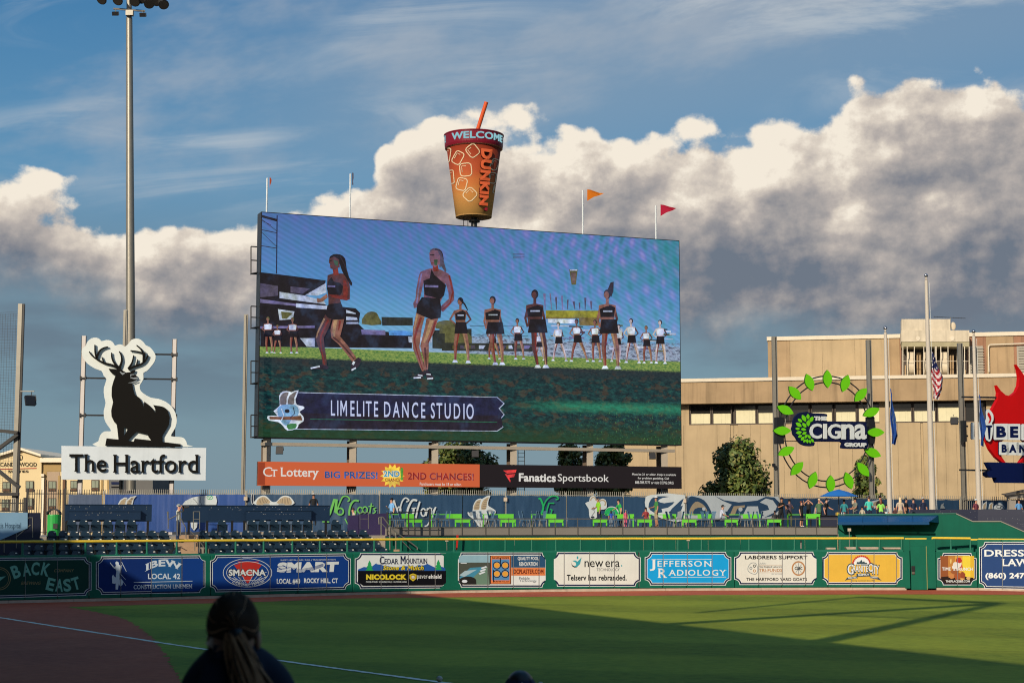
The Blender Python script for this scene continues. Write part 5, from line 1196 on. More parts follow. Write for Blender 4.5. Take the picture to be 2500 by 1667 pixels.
for k in range(9): mb = MB(); mb.lathe(q + Vector((-.32 + k * .08, rr.uniform(-.1, .1), .685)), [(.022, 0), (.026, .12), (.012, .17), (.012, .2)], rr.choice([shoe_w, yellow, SKINS[0], dsteel]), 7); mb.build('bottle', cs)
dp = thing('service_counter', 'dark purple service counter at the right end of the party deck', 'counter', wp(2010, 6, DECKZ)); mb = MB(); wall_strip(mb, [2004, 2044], 5.4, 6.2, DECKZ, DECKZ + .66, darknavy); mb.build('counter_body', dp); mb = MB(); wall_strip(mb, [2003, 2045], 5.3, 6.3, DECKZ + .66, DECKZ + .70, dsteel); mb.build('counter_top', dp)
# small things along the bullpen wall
t = thing('red_banner_pole', 'narrow red vertical flag leaning on the bullpen wall', 'flag', wp(1115, 2.6, 1.9)); mb = MB(); pz = PL(wp(1100, 2.5, 0), wp(1140, 2.5, 0)); mb.prism([pz.pt(*z4(*p)) for p in ((1245, 590), (1268, 590), (1262, 680), (1255, 760), (1238, 760))], -pz.n * .03, PM('pennant_red', 200, 45, 35)); mb.build('cloth', t); mb = MB(); mb.tube(pz.pt(*z4(1256, 575), -.05), pz.pt(*z4(1246, 765), -.05), .015, steel); mb.build('stick', t)
for i, (f, x, y0, y1, lb) in enumerate(((z4, 1133, 645, 765, 'white boxed floodlight on a thin post left of the red flag'), (z6, 1521, 530, 725, 'white boxed floodlight on a tall thin post below the awning'), (z5, 1788, 640, 750, 'white camera box hanging below the yellow rail'))):
    t = thing('field_light', lb, 'light', wp(f(x, 0)[0], 1.5, 2)); pz = PL(wp(f(x, 0)[0] - 20, 1.6, 0), wp(f(x, 0)[0] + 20, 1.6, 0)); q = pz.pt(*f(x, y0)); mb = MB(); mb.box(q, (.17, .15, .16), kerbm); mb.build('lamp_head', t); mb = MB(); mb.tube(q, pz.pt(*f(x + 2, y1)), .02, steel); mb.build('post', t)
for i, (f, x, y0, y1, lb) in enumerate(((z5, 1392, 655, 770, 'black folded umbrella hanging on the bullpen rail'), (z6, 967, 650, 745, 'grey bat bag hanging on the bullpen rail'))):
    pz = PL(wp(f(x, 0)[0] - 20, .5, 0), wp(f(x, 0)[0] + 20, .5, 0)); mb = MB(); mb.tube(pz.pt(*f(x, y0)), pz.pt(*f(x + 1, y1)), .035, dsteel if i == 0 else greyp, 8, r2=.08 if i == 0 else .05); tag(mb.build('hanging_umbrella' if i == 0 else 'bat_bag'), lb, ['umbrella', 'bag'][i])
for i, (x0, x1, y0, y1) in enumerate(((1270, 1365, 735, 754), (1468, 1600, 728, 754), (1627, 1860, 728, 754), (1897, 2115, 732, 752))):
    pz = PL(wp(z6(x0, 0)[0], 1.6, 0), wp(z6(x1, 0)[0], 1.6, 0)); mb = MB(); mb.prism([pz.pt(*z6(*p)) for p in ((x0 + 12 * (i > 0), y0), (x1, y0), (x1, y1), (x0 + 30 * (i > 0), y1))], -pz.n * .5, kerbm)
    tag(mb.build('bullpen_bench'), ['short white block on the bullpen ledge left of the benches', 'white bullpen bench just right of the short block', 'longest white bullpen bench in the middle', 'white bullpen bench nearest the gate'][i], 'bench', 'white benches in the bullpen')

# ------------------------------------------------------------------ spectators
c_ = cloth
def dp_(u, o): return wp(u, o, DECKZ)
blackT = c_('black', 24, 24, 26); navyT = c_('navy', 26, 34, 60); denim = c_('denim', 52, 66, 92); khaki = c_('khaki', 176, 150, 112)
HP = PI / 2
person('man in white shirt and jeans with grey cap taking a photograph on the aisle stairs', wp(434, 4.2, 2.72), HP * .9, 1.82, c_('offwhite', 205, 200, 180), denim, 0, 'grey', c_('greycap', 150, 150, 140), armL='brow', armR='brow')
cmr = MB(); q = wp(449, 4.2, 4.42); cmr.box(q, (.16, .1, .12), dsteel); cmr.tube(q + Vector((.05, 0, 0)), q + Vector((.26, 0, .01)), .05, dsteel); tag(cmr.build('camera_body'), 'black camera held up by the man on the aisle stairs', 'camera')
person('man in black tee and sunglasses behind the long navy counter', wp(765, 10.5, WALKZ + .45), 0, 1.8, blackT, blackT, 1, 'grey', shades=True)
person('woman in a cream top stooping by the lime script banner', wp(868, 7.2, 2.75), -HP * .8, 1.66, c_('cream', 215, 190, 160), blackT, 0, 'brown', lean=.25)
person('man in light blue shirt looking left above the purple wall', wp(956, 8.0, 3.2), -HP * .6, 1.78, c_('skyblue', 130, 180, 220), navyT, 0, 'black', armL='hold')
person('man in lime tee and navy cap standing before the green ram banner', dp_(1463, 7.0), -HP * .75, 1.70, c_('limetee', 140, 200, 40), navyT, 1, 'grey', navyT, armL='fwd', lean=.1)
person('dark haired man in bright green tee leaning over the table', dp_(1516, 8.4), -HP * .7, 1.62, c_('greentee', 40, 165, 75), navyT, 0, 'black', armL='table', lean=.25)
person('girl in a pink tie-dye jacket and grey cap at the railing', dp_(1527.5, 5.0), 0.6, 0.98, c_('pink', 235, 90, 120), c_('pinkleg', 225, 95, 120), 0, 'black', c_('greyhat', 150, 140, 130), shoes=shoe_w, sleeves=1)
person('small child in a blue shirt with long black hair at the railing', dp_(1492, 5.0), PI, 0.95, c_('bluekid', 40, 75, 170), c_('greyshort', 130, 140, 150), 0, 'black', long_hair=True)
person('dark haired woman seated behind a low table with food', dp_(1577, 7.6), -.3, 1.5, c_('redtop', 150, 50, 50), navyT, 0, 'black', long_hair=True, sit=True, armL='hold')
person('man in green tee, white cap and khaki shorts standing at the railing', dp_(1603, 5.3), -HP * .85, 1.74, c_('forest', 62, 128, 62), khaki, 1, 'brown', c_('whitecap', 225, 215, 205), shorts=True, armL='fwd')
person('seated man in white patterned shirt and black cap bent over a table', dp_(1757, 6.2), HP, 1.66, c_('patterned', 205, 200, 205), c_('greypants', 84, 92, 100), 0, 'brown', blackT, sit=True, armL='table', armR='table', lean=.3)
person('man in black tee and navy cap leaning on the rail with a white cup', dp_(1907, 6.8), .4, 1.72, blackT, blackT, 1, 'brown', navyT, armL='hold', armR='table', lean=.15)
person('child in dark clothes with short hair seated left of the leaning man', dp_(1892, 6.4), 0, 1.25, c_('charcoal', 46, 44, 44), blackT, 2, 'black', sit=True)
person('woman in sunglasses and a patterned tank top seated at the table', dp_(1928, 7.6), .2, 1.62, c_('tank', 90, 70, 80), c_('olive', 90, 88, 60), 1, 'black', sleeves=.1, shades=True, armR='hold')
person('red haired boy in black tee and shorts on a stool in white shoes', dp_(1957, 6.6), .9, 1.5, blackT, blackT, 0, 'red', sit=False, shorts=True, shoes=shoe_w, armR='up')
person('person shading their eyes with both hands beside the boy', dp_(1975, 7.6), -.3, 1.62, blackT, blackT, 0, 'brown', armL='brow', armR='brow')
person('woman in an olive tee shielding her brow', dp_(2001, 7.2), -.4, 1.64, c_('olivetee', 84, 112, 72), blackT, 0, 'blond', armR='brow')
person('man in black shirt and black cap leaning on the dark counter', dp_(2015, 6.6), .9, 1.66, blackT, c_('blackjean', 34, 38, 52), 0, 'black', blackT, armR='table', lean=.15)
person('man in a teal shirt behind the bottles under the parasol', dp_(2062, 7.6), 2.8, 1.62, c_('teal', 50, 140, 140), navyT, 2, 'black')
person('man in grey tee and black cap reaching towards the bottles', dp_(2090, 7.2), -HP * .8, 1.7, c_('greytee', 130, 128, 108), navyT, 1, 'black', blackT, armL='fwd', armR='table')
person('child with a dark cap peeping over the green wall', dp_(2106, 7.4), -.5, 1.2, c_('cream2', 200, 180, 150), navyT, 0, 'brown', blackT)
person('broad man in an aqua polo and navy cap seen from behind', dp_(2123, 7.6), PI, 1.8, c_('aqua', 80, 200, 175), navyT, 0, 'brown', navyT, armL='fwd', armR='fwd', slim=1.15)
person('person in a black cap facing the woman with red hair', dp_(2150, 8.6), .2, 1.84, blackT, blackT, 0, 'black', blackT)
person('woman in a lime top with long red hair seen from behind', dp_(2152, 7.0), PI - .2, 1.62, c_('limetop', 160, 225, 90), navyT, 0, 'red', long_hair=True, armL='fwd', armR='fwd', sleeves=.4)
person('child in white with dark hair beside the middle flagpole', dp_(2165, 7.4), .4, 1.32, c_('whitetee', 210, 210, 200), navyT, 0, 'black')
person('woman in beige with long blond hair seen from behind', dp_(2199, 8.2), PI, 1.74, c_('beige', 214, 186, 156), khaki, 0, 'blond', long_hair=True)
person('dark haired girl low behind the awning wall', dp_(2186, 7.2), -.9, 1.2, c_('plum', 90, 50, 50), navyT, 0, 'black', long_hair=True)
person('dark haired man in a black tee looking right above the awning', dp_(2213, 7.4), HP * .6, 1.68, blackT, blackT, 1, 'black', armR='fwd', slim=1.1)
person('man in a black cap and dark blue shirt behind the navy tiers', dp_(2231, 11.0), .3, 1.72, navyT, navyT, 0, 'grey', blackT)
person('ruddy faced grey haired man behind the navy tiers', dp_(2255, 11.5), .2, 1.78, navyT, navyT, 1, 'grey')
person('person in a white cap behind the pole of the right flag', dp_(2384, 12.0), .5, 1.68, c_('maroon', 120, 50, 60), navyT, 0, 'brown', c_('whitecap2', 220, 215, 205))
person('person in a light blue shirt under the shelter at the right edge', dp_(2489, 12.0), .2, 1.68, c_('lightblue', 100, 150, 190), navyT, 1, 'brown')

# ------------------------------------------------------------------ video board
SPL = PL.px(632, 108.0, 1662, 119.3)
bd = thing('video_board', 'huge outdoor LED video board showing dancers on a field', 'video board', SPL.pt(1150, 1080) )
cr = [SPL.pt(*p) for p in ((631, 1068), (1665, 1083.5), (1660.5, 586), (632.5, 522))]
dirS = SPL.d; zt0, zt1 = (cr[3].z + cr[2].z) / 2, (cr[0].z + cr[1].z) / 2
def edge_pt(u, z):
    p = SPL.pt(u, 1000); return Vector((p.x, p.y, z))
C0, C1 = edge_pt(632, zt1), edge_pt(1662, zt1); C2, C3 = edge_pt(1662, zt0), edge_pt(632, zt0)
mb = MB(); mb.prism([p - SPL.n * 0.03 + (dirS * -.06 if i in (0, 3) else dirS * .06) + Vector((0, 0, -.06 if i < 2 else .06)) for i, p in enumerate((C0, C1, C2, C3))], -SPL.n * 1.1, dsteel); mb.build('cabinet', bd)
# picture of the screen: procedural base
def screen_mat():
    mt = bpy.data.materials.new('led_picture'); mt.use_nodes = True; t = mt.node_tree; N.tree = t; p = t.nodes['Principled BSDF']
    pos = N(N.node('ShaderNodeNewGeometry').outputs['Position']); sep = N.node('ShaderNodeSeparateXYZ'); t.links.new(pos.s, sep.inputs[0]); x, y, z = (N(o) for o in sep.outputs)
    L = (C1 - C0).length; Hh = zt0 - zt1
    s_ = ((x - C0.x) * dirS.x + (y - C0.y) * dirS.y) / L; h = (z - zt1) / Hh
    sh = N.vec(s_ * 1.9, h)
    sky = N.ramp(h, [(0.38, lin(158, 194, 222)), (0.52, lin(112, 176, 216)), (0.72, lin(78, 138, 198)), (1.0, lin(72, 100, 168))])
    # moire of the LED grid, stronger towards the right
    n = N.noise(sh, 1.6, 2)
    m1 = N.m('SINE', (s_ * 1.9 * 62 + h * 40 + n * 14)); m2 = N.m('SINE', (s_ * 1.9 * 110 - h * 34 + n * 30)); m3 = N.m('SINE', s_ * 1.9 * 150 + h * 260)
    amt = N.m('ADD', N.step(s_, 0.05, 0.95) * 0.34, N.step(h, 0.25, 1.0) * 0.20)
    mm = N.m('ADD', (m1 * m2 * 0.6 + m1 * 0.4) * amt, 0.5, clamp=True)
    moire = N.ramp(mm, [(0.0, lin(56, 130, 132)), (0.3, lin(76, 152, 176)), (0.5, lin(98, 148, 200)), (0.75, lin(130, 136, 212)), (1.0, lin(166, 156, 222))])
    sky = N.mix(N.m('ADD', amt, 0.05), sky, moire)
    green = N.mix(N.step(N.noise(sh, 4, 3), 0.42, 0.62), sky, lin(40, 140, 140)); sky = N.mix(N.step(s_, 0.6, 1.0) * N.step(h, 0.55, 1.0) * 0.6, sky, green)
    sky = N.mix(1.0, sky, N.vec(1.0 + m3 * 0.09, 1.0 + m3 * 0.07, 1.0 + m3 * 0.09), 'MULTIPLY')
    g1 = N.noise(N.vec(s_ * 1.9 * 3 + h * 1.5, h * 6.5), 10, 6, 0.7); g2 = N.noise(N.vec(s_ * 1.9 * 14, h * 26), 6, 4, 0.7); g3 = N.noise(N.vec(s_ * 1.9 * 2, h * 3 + 7), 9, 3)
    gr_ = N.ramp(g1 * 0.75 + g2 * 0.25, [(0.34, lin(14, 26, 34)), (0.48, lin(18, 50, 54)), (0.6, lin(26, 74, 74)), (0.75, lin(52, 112, 82))])
    gr_ = N.mix(N.step(g3 + g2 * 0.3, 0.68, 0.80) * 0.42, gr_, lin(92, 66, 44))
    gr_ = N.mix((1.0 - N.step(h, 0.0, 0.13)) * 0.7, gr_, lin(38, 70, 34))
    blade = N.step(N.noise(N.vec(s_ * 1.9 * 60 + h * 20, h * 22), 3, 3, 0.7), 0.62, 0.72) * N.step(s_, 0.62, 0.85) * (1.0 - N.step(h, 0.14, 0.24))
    gr_ = N.mix(blade * 0.7, gr_, lin(100, 170, 96))
    glow = N.step(s_, 0.55, 0.75) * N.step(h, 0.13, 0.17) * (1.0 - N.step(h, 0.17, 0.21)) * g1; gr_ = N.mix(glow, gr_, lin(50, 160, 120))
    shade = N.mix(N.step(g2, 0.3, 0.7), lin(28, 40, 48), lin(46, 56, 60))
    lawn = N.mix(N.step(g2 + g1 * 0.5, 0.5, 0.95), lin(60, 112, 58), lin(146, 166, 86))
    gr_ = N.mix(N.step(h + g1 * .10, 0.33, 0.40) * .85, gr_, shade); gr_ = N.mix(N.step(h + g2 * .01, 0.353, 0.368), gr_, lawn)
    blot = N.noise(N.vec(s_ * 1.9 * 7, h * 16), 5, 4, .7); city = N.ramp(blot, [(.36, lin(70, 66, 78)), (.46, lin(120, 122, 140)), (.54, lin(176, 188, 210)), (.66, lin(112, 128, 150))])
    hz_ = N.step(s_, .30, .55) * (1.0 - N.step(h + (blot - .5) * .12, .47, .50)); sky = N.mix(hz_ * .85, sky, city)
    out = N.mix(N.step(h, 0.402, 0.406), gr_, sky)
    t.links.new(out.s, p.inputs['Emission Color']); p.inputs['Emission Strength'].default_value = 0.86; p.inputs['Base Color'].default_value = (0.008, 0.008, 0.009, 1); p.inputs['Roughness'].default_value = 0.8; p.inputs['Specular IOR Level'].default_value = 0.05
    return mt
mb = MB(); mb.poly([C0, C1, C2, C3], screen_mat()); scr = mb.build('screen', bd, fix=False)
zA = lambda x, y: (600 + x * .38274, 500 + y * .38274); zB = lambda x, y: (1100 + x * .35714, 540 + y * .35714)
class Scr:
    def __init__(s): s.mb = MB(); s.k = 0
    def S(s, f, pts, c, sm=0):
        s.k += 1; shape(s.mb, SPL, [f(*p) for p in pts], c, 0.008 + s.k * 0.00022, sm)
    def K(s, f, pts, w, c, w2=None, closed=False, sm=0):
        s.k += 1; sc_ = .38 if f is zA else .357; pts = smooth(pts, 3, closed) if sm else pts
        stroke(s.mb, SPL, [f(*p) for p in pts], w * sc_, c, 0.008 + s.k * 0.00022, None if w2 is None else w2 * sc_, closed)
    def flush(s, name):
        if s.mb.v: s.mb.build(name, scr, **({'kind': 'stuff'} if name == 'picture_background' else {}))
        s.mb = MB()
e = EM; q = Scr(); rr = random.Random(5)
eblack = e('led_black', 26, 22, 30); edk = e('led_dark', 46, 38, 52); emid = e('led_slate', 78, 72, 96); elt = e('led_pale', 170, 182, 208); ewh = e('led_white', 205, 216, 236); eskin = e('led_skin', 132, 90, 80); eskd = e('led_skin_dark', 82, 50, 52); ered = e('led_red', 118, 46, 42); ehi = e('led_skin_light', 160, 128, 98); etree = e('led_tree', 92, 92, 58); etd = e('led_tree_dark', 44, 48, 44); eyel = e('led_olive', 140, 136, 50); egrn = e('led_green', 46, 110, 66); evio = e('led_violet', 110, 104, 150); enavy = e('led_navy', 30, 32, 62)
# light tower in the corner, grandstand, far buildings
q.K(zA, [(200, 68), (196, 440)], 7, enavy); q.K(zA, [(98, 72), (200, 100)], 16, eblack); q.K(zA, [(100, 160), (200, 180)], 5, edk); q.K(zA, [(100, 262), (200, 278)], 5, edk)
for a in ((98, 90, 200, 170), (100, 175, 195, 265), (100, 100, 160, 130)): q.K(zA, [(a[0], a[1]), (a[2], a[3])], 3, edk)
q.S(zA, [(92, 430), (300, 455), (510, 483), (505, 505), (380, 575), (515, 640), (700, 660), (730, 690), (720, 760), (760, 800), (1060, 820), (1060, 915), (92, 905)], eblack)
for pts, c in (([(92, 500), (205, 518), (205, 580), (92, 590)], emid), ([(285, 520), (410, 535), (360, 568), (285, 560)], emid), ([(215, 555), (380, 580), (500, 615), (510, 635), (320, 610), (215, 595)], elt), ([(92, 600), (320, 632), (320, 645), (92, 625)], evio), ([(320, 628), (520, 645), (515, 668), (320, 655)], elt),
               ([(205, 665), (310, 680), (300, 730), (215, 735)], elt), ([(225, 680), (300, 690), (260, 728), (230, 725)], etree), ([(380, 575), (510, 500), (515, 560), (455, 580)], elt), ([(640, 670), (700, 690), (720, 760), (640, 760)], elt), ([(92, 775), (440, 770), (440, 785), (92, 790)], evio), ([(640, 690), (730, 700), (715, 720), (640, 712)], eblack), ([(640, 735), (725, 735), (725, 748), (640, 748)], eblack),
               ([(735, 795), (890, 800), (890, 830), (740, 828)], evio), ([(910, 800), (1060, 806), (1075, 835), (915, 832)], e('led_blue', 80, 140, 205)), ([(345, 850), (440, 850), (440, 905), (390, 905)], elt), ([(1035, 840), (1190, 845), (1185, 880), (1040, 878)], elt)): q.S(zA, pts, c)
q.S(zA, [(740, 760), (760, 700), (800, 680), (835, 690), (850, 720), (865, 765)], etree, 2); q.S(zA, [(865, 715), (1065, 720), (1065, 770), (870, 770)], etd); q.S(zA, [(1215, 755), (1250, 740), (1300, 738), (1340, 760), (1340, 790), (1215, 790)], etree, 2); q.S(zA, [(1190, 800), (1440, 790), (1440, 925), (1190, 915)], etd); q.S(zA, [(1235, 790), (1340, 790), (1340, 820), (1235, 820)], etree)
q.S(zB, [(-40, 700), (60, 700), (145, 790), (145, 835), (-40, 835)], etree); q.S(zB, [(-60, 830), (560, 838), (560, 890), (-60, 885)], etd)
for k in range(16): a = rr.uniform(0, 520); q.S(zB, [(a, 848), (a + rr.uniform(20, 50), 848), (a + 30, 872), (a, 872)], rr.choice([emid, etree, evio, elt]))
for k in range(34):
    a, b = rr.uniform(520, 1540), rr.uniform(700, 885); w = rr.uniform(25, 130); hgt = rr.uniform(5, 18); q.S(zB, [(a, b), (a + w, b + 3), (a + w, b + hgt), (a, b + hgt - 2)], rr.choice([emid, elt, evio, elt, etd, etree, ewh]))
q.S(zB, [(650, 610), (1020, 612), (1020, 660), (650, 655)], eyel); q.S(zB, [(650, 655), (1020, 660), (1010, 715), (880, 712), (875, 665), (650, 668)], e('led_ochre', 120, 104, 60)); q.S(zB, [(665, 668), (850, 670), (850, 700), (665, 695)], ewh)
for a, b in ((130, 715), (160, 780)): q.K(zB, [(a, b), (a + 370, b + 4)], 3, etd)
q.S(zB, [(810, 330), (868, 330), (856, 435), (826, 435)], etree); q.K(zB, [(815, 335), (865, 335)], 8, ewh); q.S(zB, [(820, 350), (858, 350), (850, 425), (830, 425)], e('led_brown', 104, 84, 80))
for k in range(9): a = 640 + k * 40; q.K(zB, [(a, rr.uniform(480, 560)), (a + rr.uniform(-8, 12), 605)], rr.uniform(10, 18), rr.choice([evio, emid]), 4)
for k in range(4): q.K(zB, [(425, 225 + k * 9), (505, 222 + k * 11)], 3, emid)
q.flush('picture_background')
def dancer(f, hx, hy, fl, fr, top, bot, h, hairc=eblack, arms='down', wide=1.0, skin=eskin, sh=ewh):
    """small figure in the picture: head centre, the two feet"""
    ft = (fl[1] + fr[1]) / 2; H = ft - hy; r = H * 0.062; sy = hy + H * .15; hipy = hy + H * .47; cx = hx; mx = (fl[0] + fr[0]) / 2; hpx = hx + (mx - hx) * .4
    for (x, y), sx in ((fl, -1), (fr, 1)):
        q.K(f, [(hpx + sx * H * .05, hipy), (hpx + sx * H * .05 + (x - hpx) * .45, hipy + (y - hipy) * .5), (x, y)], H * .085, skin, H * .035); q.K(f, [(hpx + sx * H * .03, hipy), (hpx + sx * H * .03 + (x - hpx) * .45, hipy + (y - hipy) * .5), (x, y)], H * .03, ered if sx < 0 else ehi, H * .012)
        q.S(f, [(x - H * .03, y - H * .03), (x + H * .02, y - H * .03), (x + H * .045, y + H * .01), (x - H * .05, y + H * .012)], sh)
    A = {'down': ((-.13, .20), (-.10, .30), (.13, .20), (.10, .30)), 'hips': ((-.17, .17), (-.06, .24), (.17, .17), (.06, .24)), 'front': ((-.13, .18), (-.03, .24), (.13, .18), (.03, .24))}[arms]
    for i in (0, 2):
        s_ = -1 if i == 0 else 1; q.K(f, [(cx + s_ * H * .085, sy + H * .01), (cx + A[i][0] * H, sy + A[i][1] * H - H * .02), (cx + A[i + 1][0] * H, sy + A[i + 1][1] * H)], H * .042, skin if i == 0 else eskd, H * .025)
    w = H * .095 * wide
    q.S(f, [(cx - w, sy), (cx + w, sy), (cx + w * .8, sy + H * .2), (hpx + w * .95, hipy), (hpx - w * .95, hipy), (cx - w * .8, sy + H * .2)], skin, 2)
    q.S(f, [(cx - w * .9, sy + H * .02 + (0 if top is ewh else H * .03)), (cx + w * .3, sy - H * .005), (cx + w * .95, sy + H * .03), (cx + w * .8, sy + H * .16), (cx - w * .8, sy + H * .16)], top, 1); q.S(f, [(hpx - w * .9, hipy - H * .13), (hpx + w * .9, hipy - H * .13), (hpx + w * 1.15, hipy + H * .06), (hpx - w * 1.15, hipy + H * .06)], bot, 1)
    q.K(f, [(hx, hy), (cx, sy + H * .01)], H * .04, skin); q.S(f, ring(hx, hy, r * .8, r * 1.05, 12), hairc); q.S(f, ring(hx - r * .15, hy + r * .2, r * .55, r * .8, 10), skin)
    if top is eblack: q.S(f, [(cx - w * .5, sy + H * .07), (cx + w * .6, sy + H * .07), (cx + w * .6, sy + H * .09), (cx - w * .5, sy + H * .09)], elt)
    q.flush('dancer')
for hx, hy, a, b, c_2, d in ((455, 680, 445, 942, 500, 942), (735, 705, 700, 952, 790, 955), (860, 685, 825, 957, 935, 958), (985, 690, 975, 958, 1022, 958), (1232, 682, 1200, 965, 1288, 968), (1335, 728, 1322, 968, 1372, 968), (1430, 692, 1405, 970, 1465, 972), (278, 712, 262, 940, 335, 942), (1148, 720, 1100, 958, 1150, 960), (600, 760, 585, 950, 635, 950)): dancer(zB, hx, hy, (a, b), (c_2, d), ewh, eblack, 0, rr.choice([eblack, edk, etree]), rr.choice(['hips', 'front', 'hips']), skin=rr.choice([eskin, e('led_skin_pale', 190, 176, 180)]))
for hx, hy, a, b, c_2, d in ((140, 728, 135, 945, 165, 942), (200, 775, 182, 945, 222, 945), (297, 732, 290, 945, 325, 945)): dancer(zA, hx, hy, (a, b), (c_2, d), ewh, eblack, 0, etree, 'hips', 1.3)

dancer(zB, 65, 548, (30, 962), (120, 966), eblack, eblack, 0, eblack, 'hips'); q.K(zB, [(60, 530), (95, 570), (115, 610)], 16, eblack, 6)
dancer(zB, 285, 540, (305, 978), (352, 978), eblack, eblack, 0, eblack, 'down', 1.35); dancer(zB, 573, 500, (595, 998), (650, 998), eblack, eblack, 0, eblack, 'down', 1.25, eskd); dancer(zB, 1068, 500, (1055, 1004), (1143, 1006), eblack, eblack, 0, edk, 'down', 1.2, ); q.S(zB, [(1070, 470), (1090, 420), (1112, 415), (1110, 480), (1095, 520)], edk, 1)
q.flush('dancer')
# two large dancers, traced
q.S(zA, [(505, 700), (545, 730), (525, 790), (495, 850), (500, 900), (510, 960), (515, 1030), (490, 1035), (480, 960), (455, 890), (440, 850), (460, 790)], eskd); q.K(zA, [(525, 735), (480, 830), (478, 900), (500, 1020)], 14, ered, 6, sm=1); q.K(zA, [(500, 725), (455, 820), (450, 850)], 12, ehi, 6)
q.S(zA, [(560, 705), (628, 720), (615, 780), (600, 840), (650, 900), (700, 970), (705, 990), (680, 1005), (640, 950), (590, 890), (545, 850), (538, 800)], eskin); q.K(zA, [(575, 715), (560, 800), (560, 845)], 26, ehi, 14); q.K(zA, [(600, 740), (590, 800)], 16, ered, 6); q.K(zA, [(555, 845), (600, 880), (660, 950), (690, 985)], 14, eskd, 8)
q.S(zA, [(410, 1040), (450, 1028), (480, 1018), (525, 1030), (525, 1048), (415, 1050)], edk); q.K(zA, [(412, 1043), (470, 1030)], 10, ewh); q.S(zA, [(670, 1010), (715, 972), (735, 985), (720, 1030), (680, 1062), (665, 1055)], edk); q.K(zA, [(672, 1055), (700, 1040)], 10, ewh); q.K(zA, [(680, 1020), (690, 1000)], 14, ewh)
q.S(zA, [(520, 450), (560, 438), (620, 440), (650, 470), (662, 520), (662, 602), (640, 612), (600, 605), (610, 640), (525, 640), (525, 600), (515, 520)], eskd); q.S(zA, [(620, 480), (655, 490), (660, 600), (640, 610), (545, 590), (530, 572), (620, 578)], ered); q.K(zA, [(640, 470), (656, 540), (652, 598)], 12, eskd); q.S(zA, [(450, 595), (472, 600), (515, 568), (522, 590), (490, 618), (455, 625)], eskin)
q.K(zA, [(568, 405), (575, 450)], 34, ered); q.S(zA, [(520, 492), (545, 462), (560, 490), (600, 500), (618, 520), (612, 560), (600, 578), (530, 572), (515, 540)], eblack); q.K(zA, [(520, 520), (568, 522)], 11, evio); q.S(zA, [(525, 635), (605, 625), (635, 700), (630, 730), (560, 735), (520, 720), (505, 700)], eblack)
q.S(zA, [(530, 342), (555, 318), (600, 318), (632, 345), (640, 400), (655, 460), (677, 500), (668, 518), (640, 470), (615, 430), (600, 390), (580, 350)], eblack, 2); q.S(zA, [(530, 345), (528, 372), (535, 378), (538, 408), (565, 415), (598, 398), (592, 350), (560, 332)], eskd, 1); q.S(zA, [(556, 352), (588, 362), (585, 392), (566, 385)], e('led_green_dark', 52, 78, 58)); q.K(zA, [(532, 358), (550, 356)], 6, eblack); q.K(zA, [(534, 392), (548, 392)], 5, ered); q.K(zA, [(600, 330), (635, 400), (660, 480)], 8, edk, 3, sm=1)
q.flush('dancer')
q.S(zA, [(1085, 690), (1140, 710), (1120, 790), (1110, 860), (1105, 910), (1120, 970), (1140, 1050), (1125, 1070), (1095, 1000), (1065, 920), (1060, 870), (1065, 780)], eskin); q.K(zA, [(1115, 720), (1080, 830), (1078, 890), (1125, 1050)], 16, ered, 6, sm=1); q.K(zA, [(1092, 700), (1072, 790)], 12, ehi, 8)
q.S(zA, [(1150, 725), (1225, 725), (1200, 810), (1165, 880), (1165, 960), (1160, 1050), (1140, 1060), (1130, 980), (1110, 900), (1125, 840), (1140, 780)], eskin); q.K(zA, [(1185, 735), (1150, 840), (1135, 880)], 26, ehi, 12); q.K(zA, [(1210, 740), (1180, 830), (1160, 880)], 14, ered, 5); q.K(zA, [(1140, 910), (1150, 1040)], 14, eskd, 8)
q.S(zA, [(1065, 1104), (1090, 1080), (1130, 1060), (1150, 1070), (1120, 1110)], edk); q.K(zA, [(1068, 1104), (1115, 1102)], 9, ewh); q.K(zA, [(1095, 1085), (1125, 1090)], 7, ewh); q.S(zA, [(1145, 1050), (1165, 1060), (1195, 1100), (1190, 1112), (1155, 1112), (1145, 1090)], edk); q.K(zA, [(1155, 1110), (1192, 1106)], 9, ewh); q.K(zA, [(1150, 1080), (1178, 1082)], 7, ewh)
q.S(zA, [(1110, 430), (1145, 415), (1185, 405), (1240, 415), (1290, 440), (1310, 480), (1327, 560), (1325, 610), (1290, 650), (1255, 685), (1228, 665), (1250, 640), (1292, 600), (1290, 560), (1272, 500), (1262, 570), (1240, 620), (1130, 620), (1135, 560), (1130, 500), (1118, 560), (1105, 620), (1100, 655), (1070, 660), (1065, 630), (1080, 600), (1085, 540), (1100, 460)], e('led_shoulder', 112, 78, 96)); q.K(zA, [(1295, 450), (1318, 560), (1300, 630), (1250, 670)], 12, ered, 8); q.K(zA, [(1118, 440), (1100, 540), (1088, 630)], 9, evio)
q.K(zA, [(1205, 380), (1212, 425)], 34, ered); q.S(zA, [(1130, 485), (1170, 470), (1182, 410), (1200, 448), (1260, 500), (1275, 515), (1262, 580), (1240, 602), (1150, 580), (1138, 575)], eblack); q.K(zA, [(1140, 520), (1225, 522)], 14, evio); q.S(zA, [(1120, 590), (1235, 597), (1245, 660), (1240, 722), (1180, 732), (1130, 712), (1085, 690), (1090, 640)], eblack)
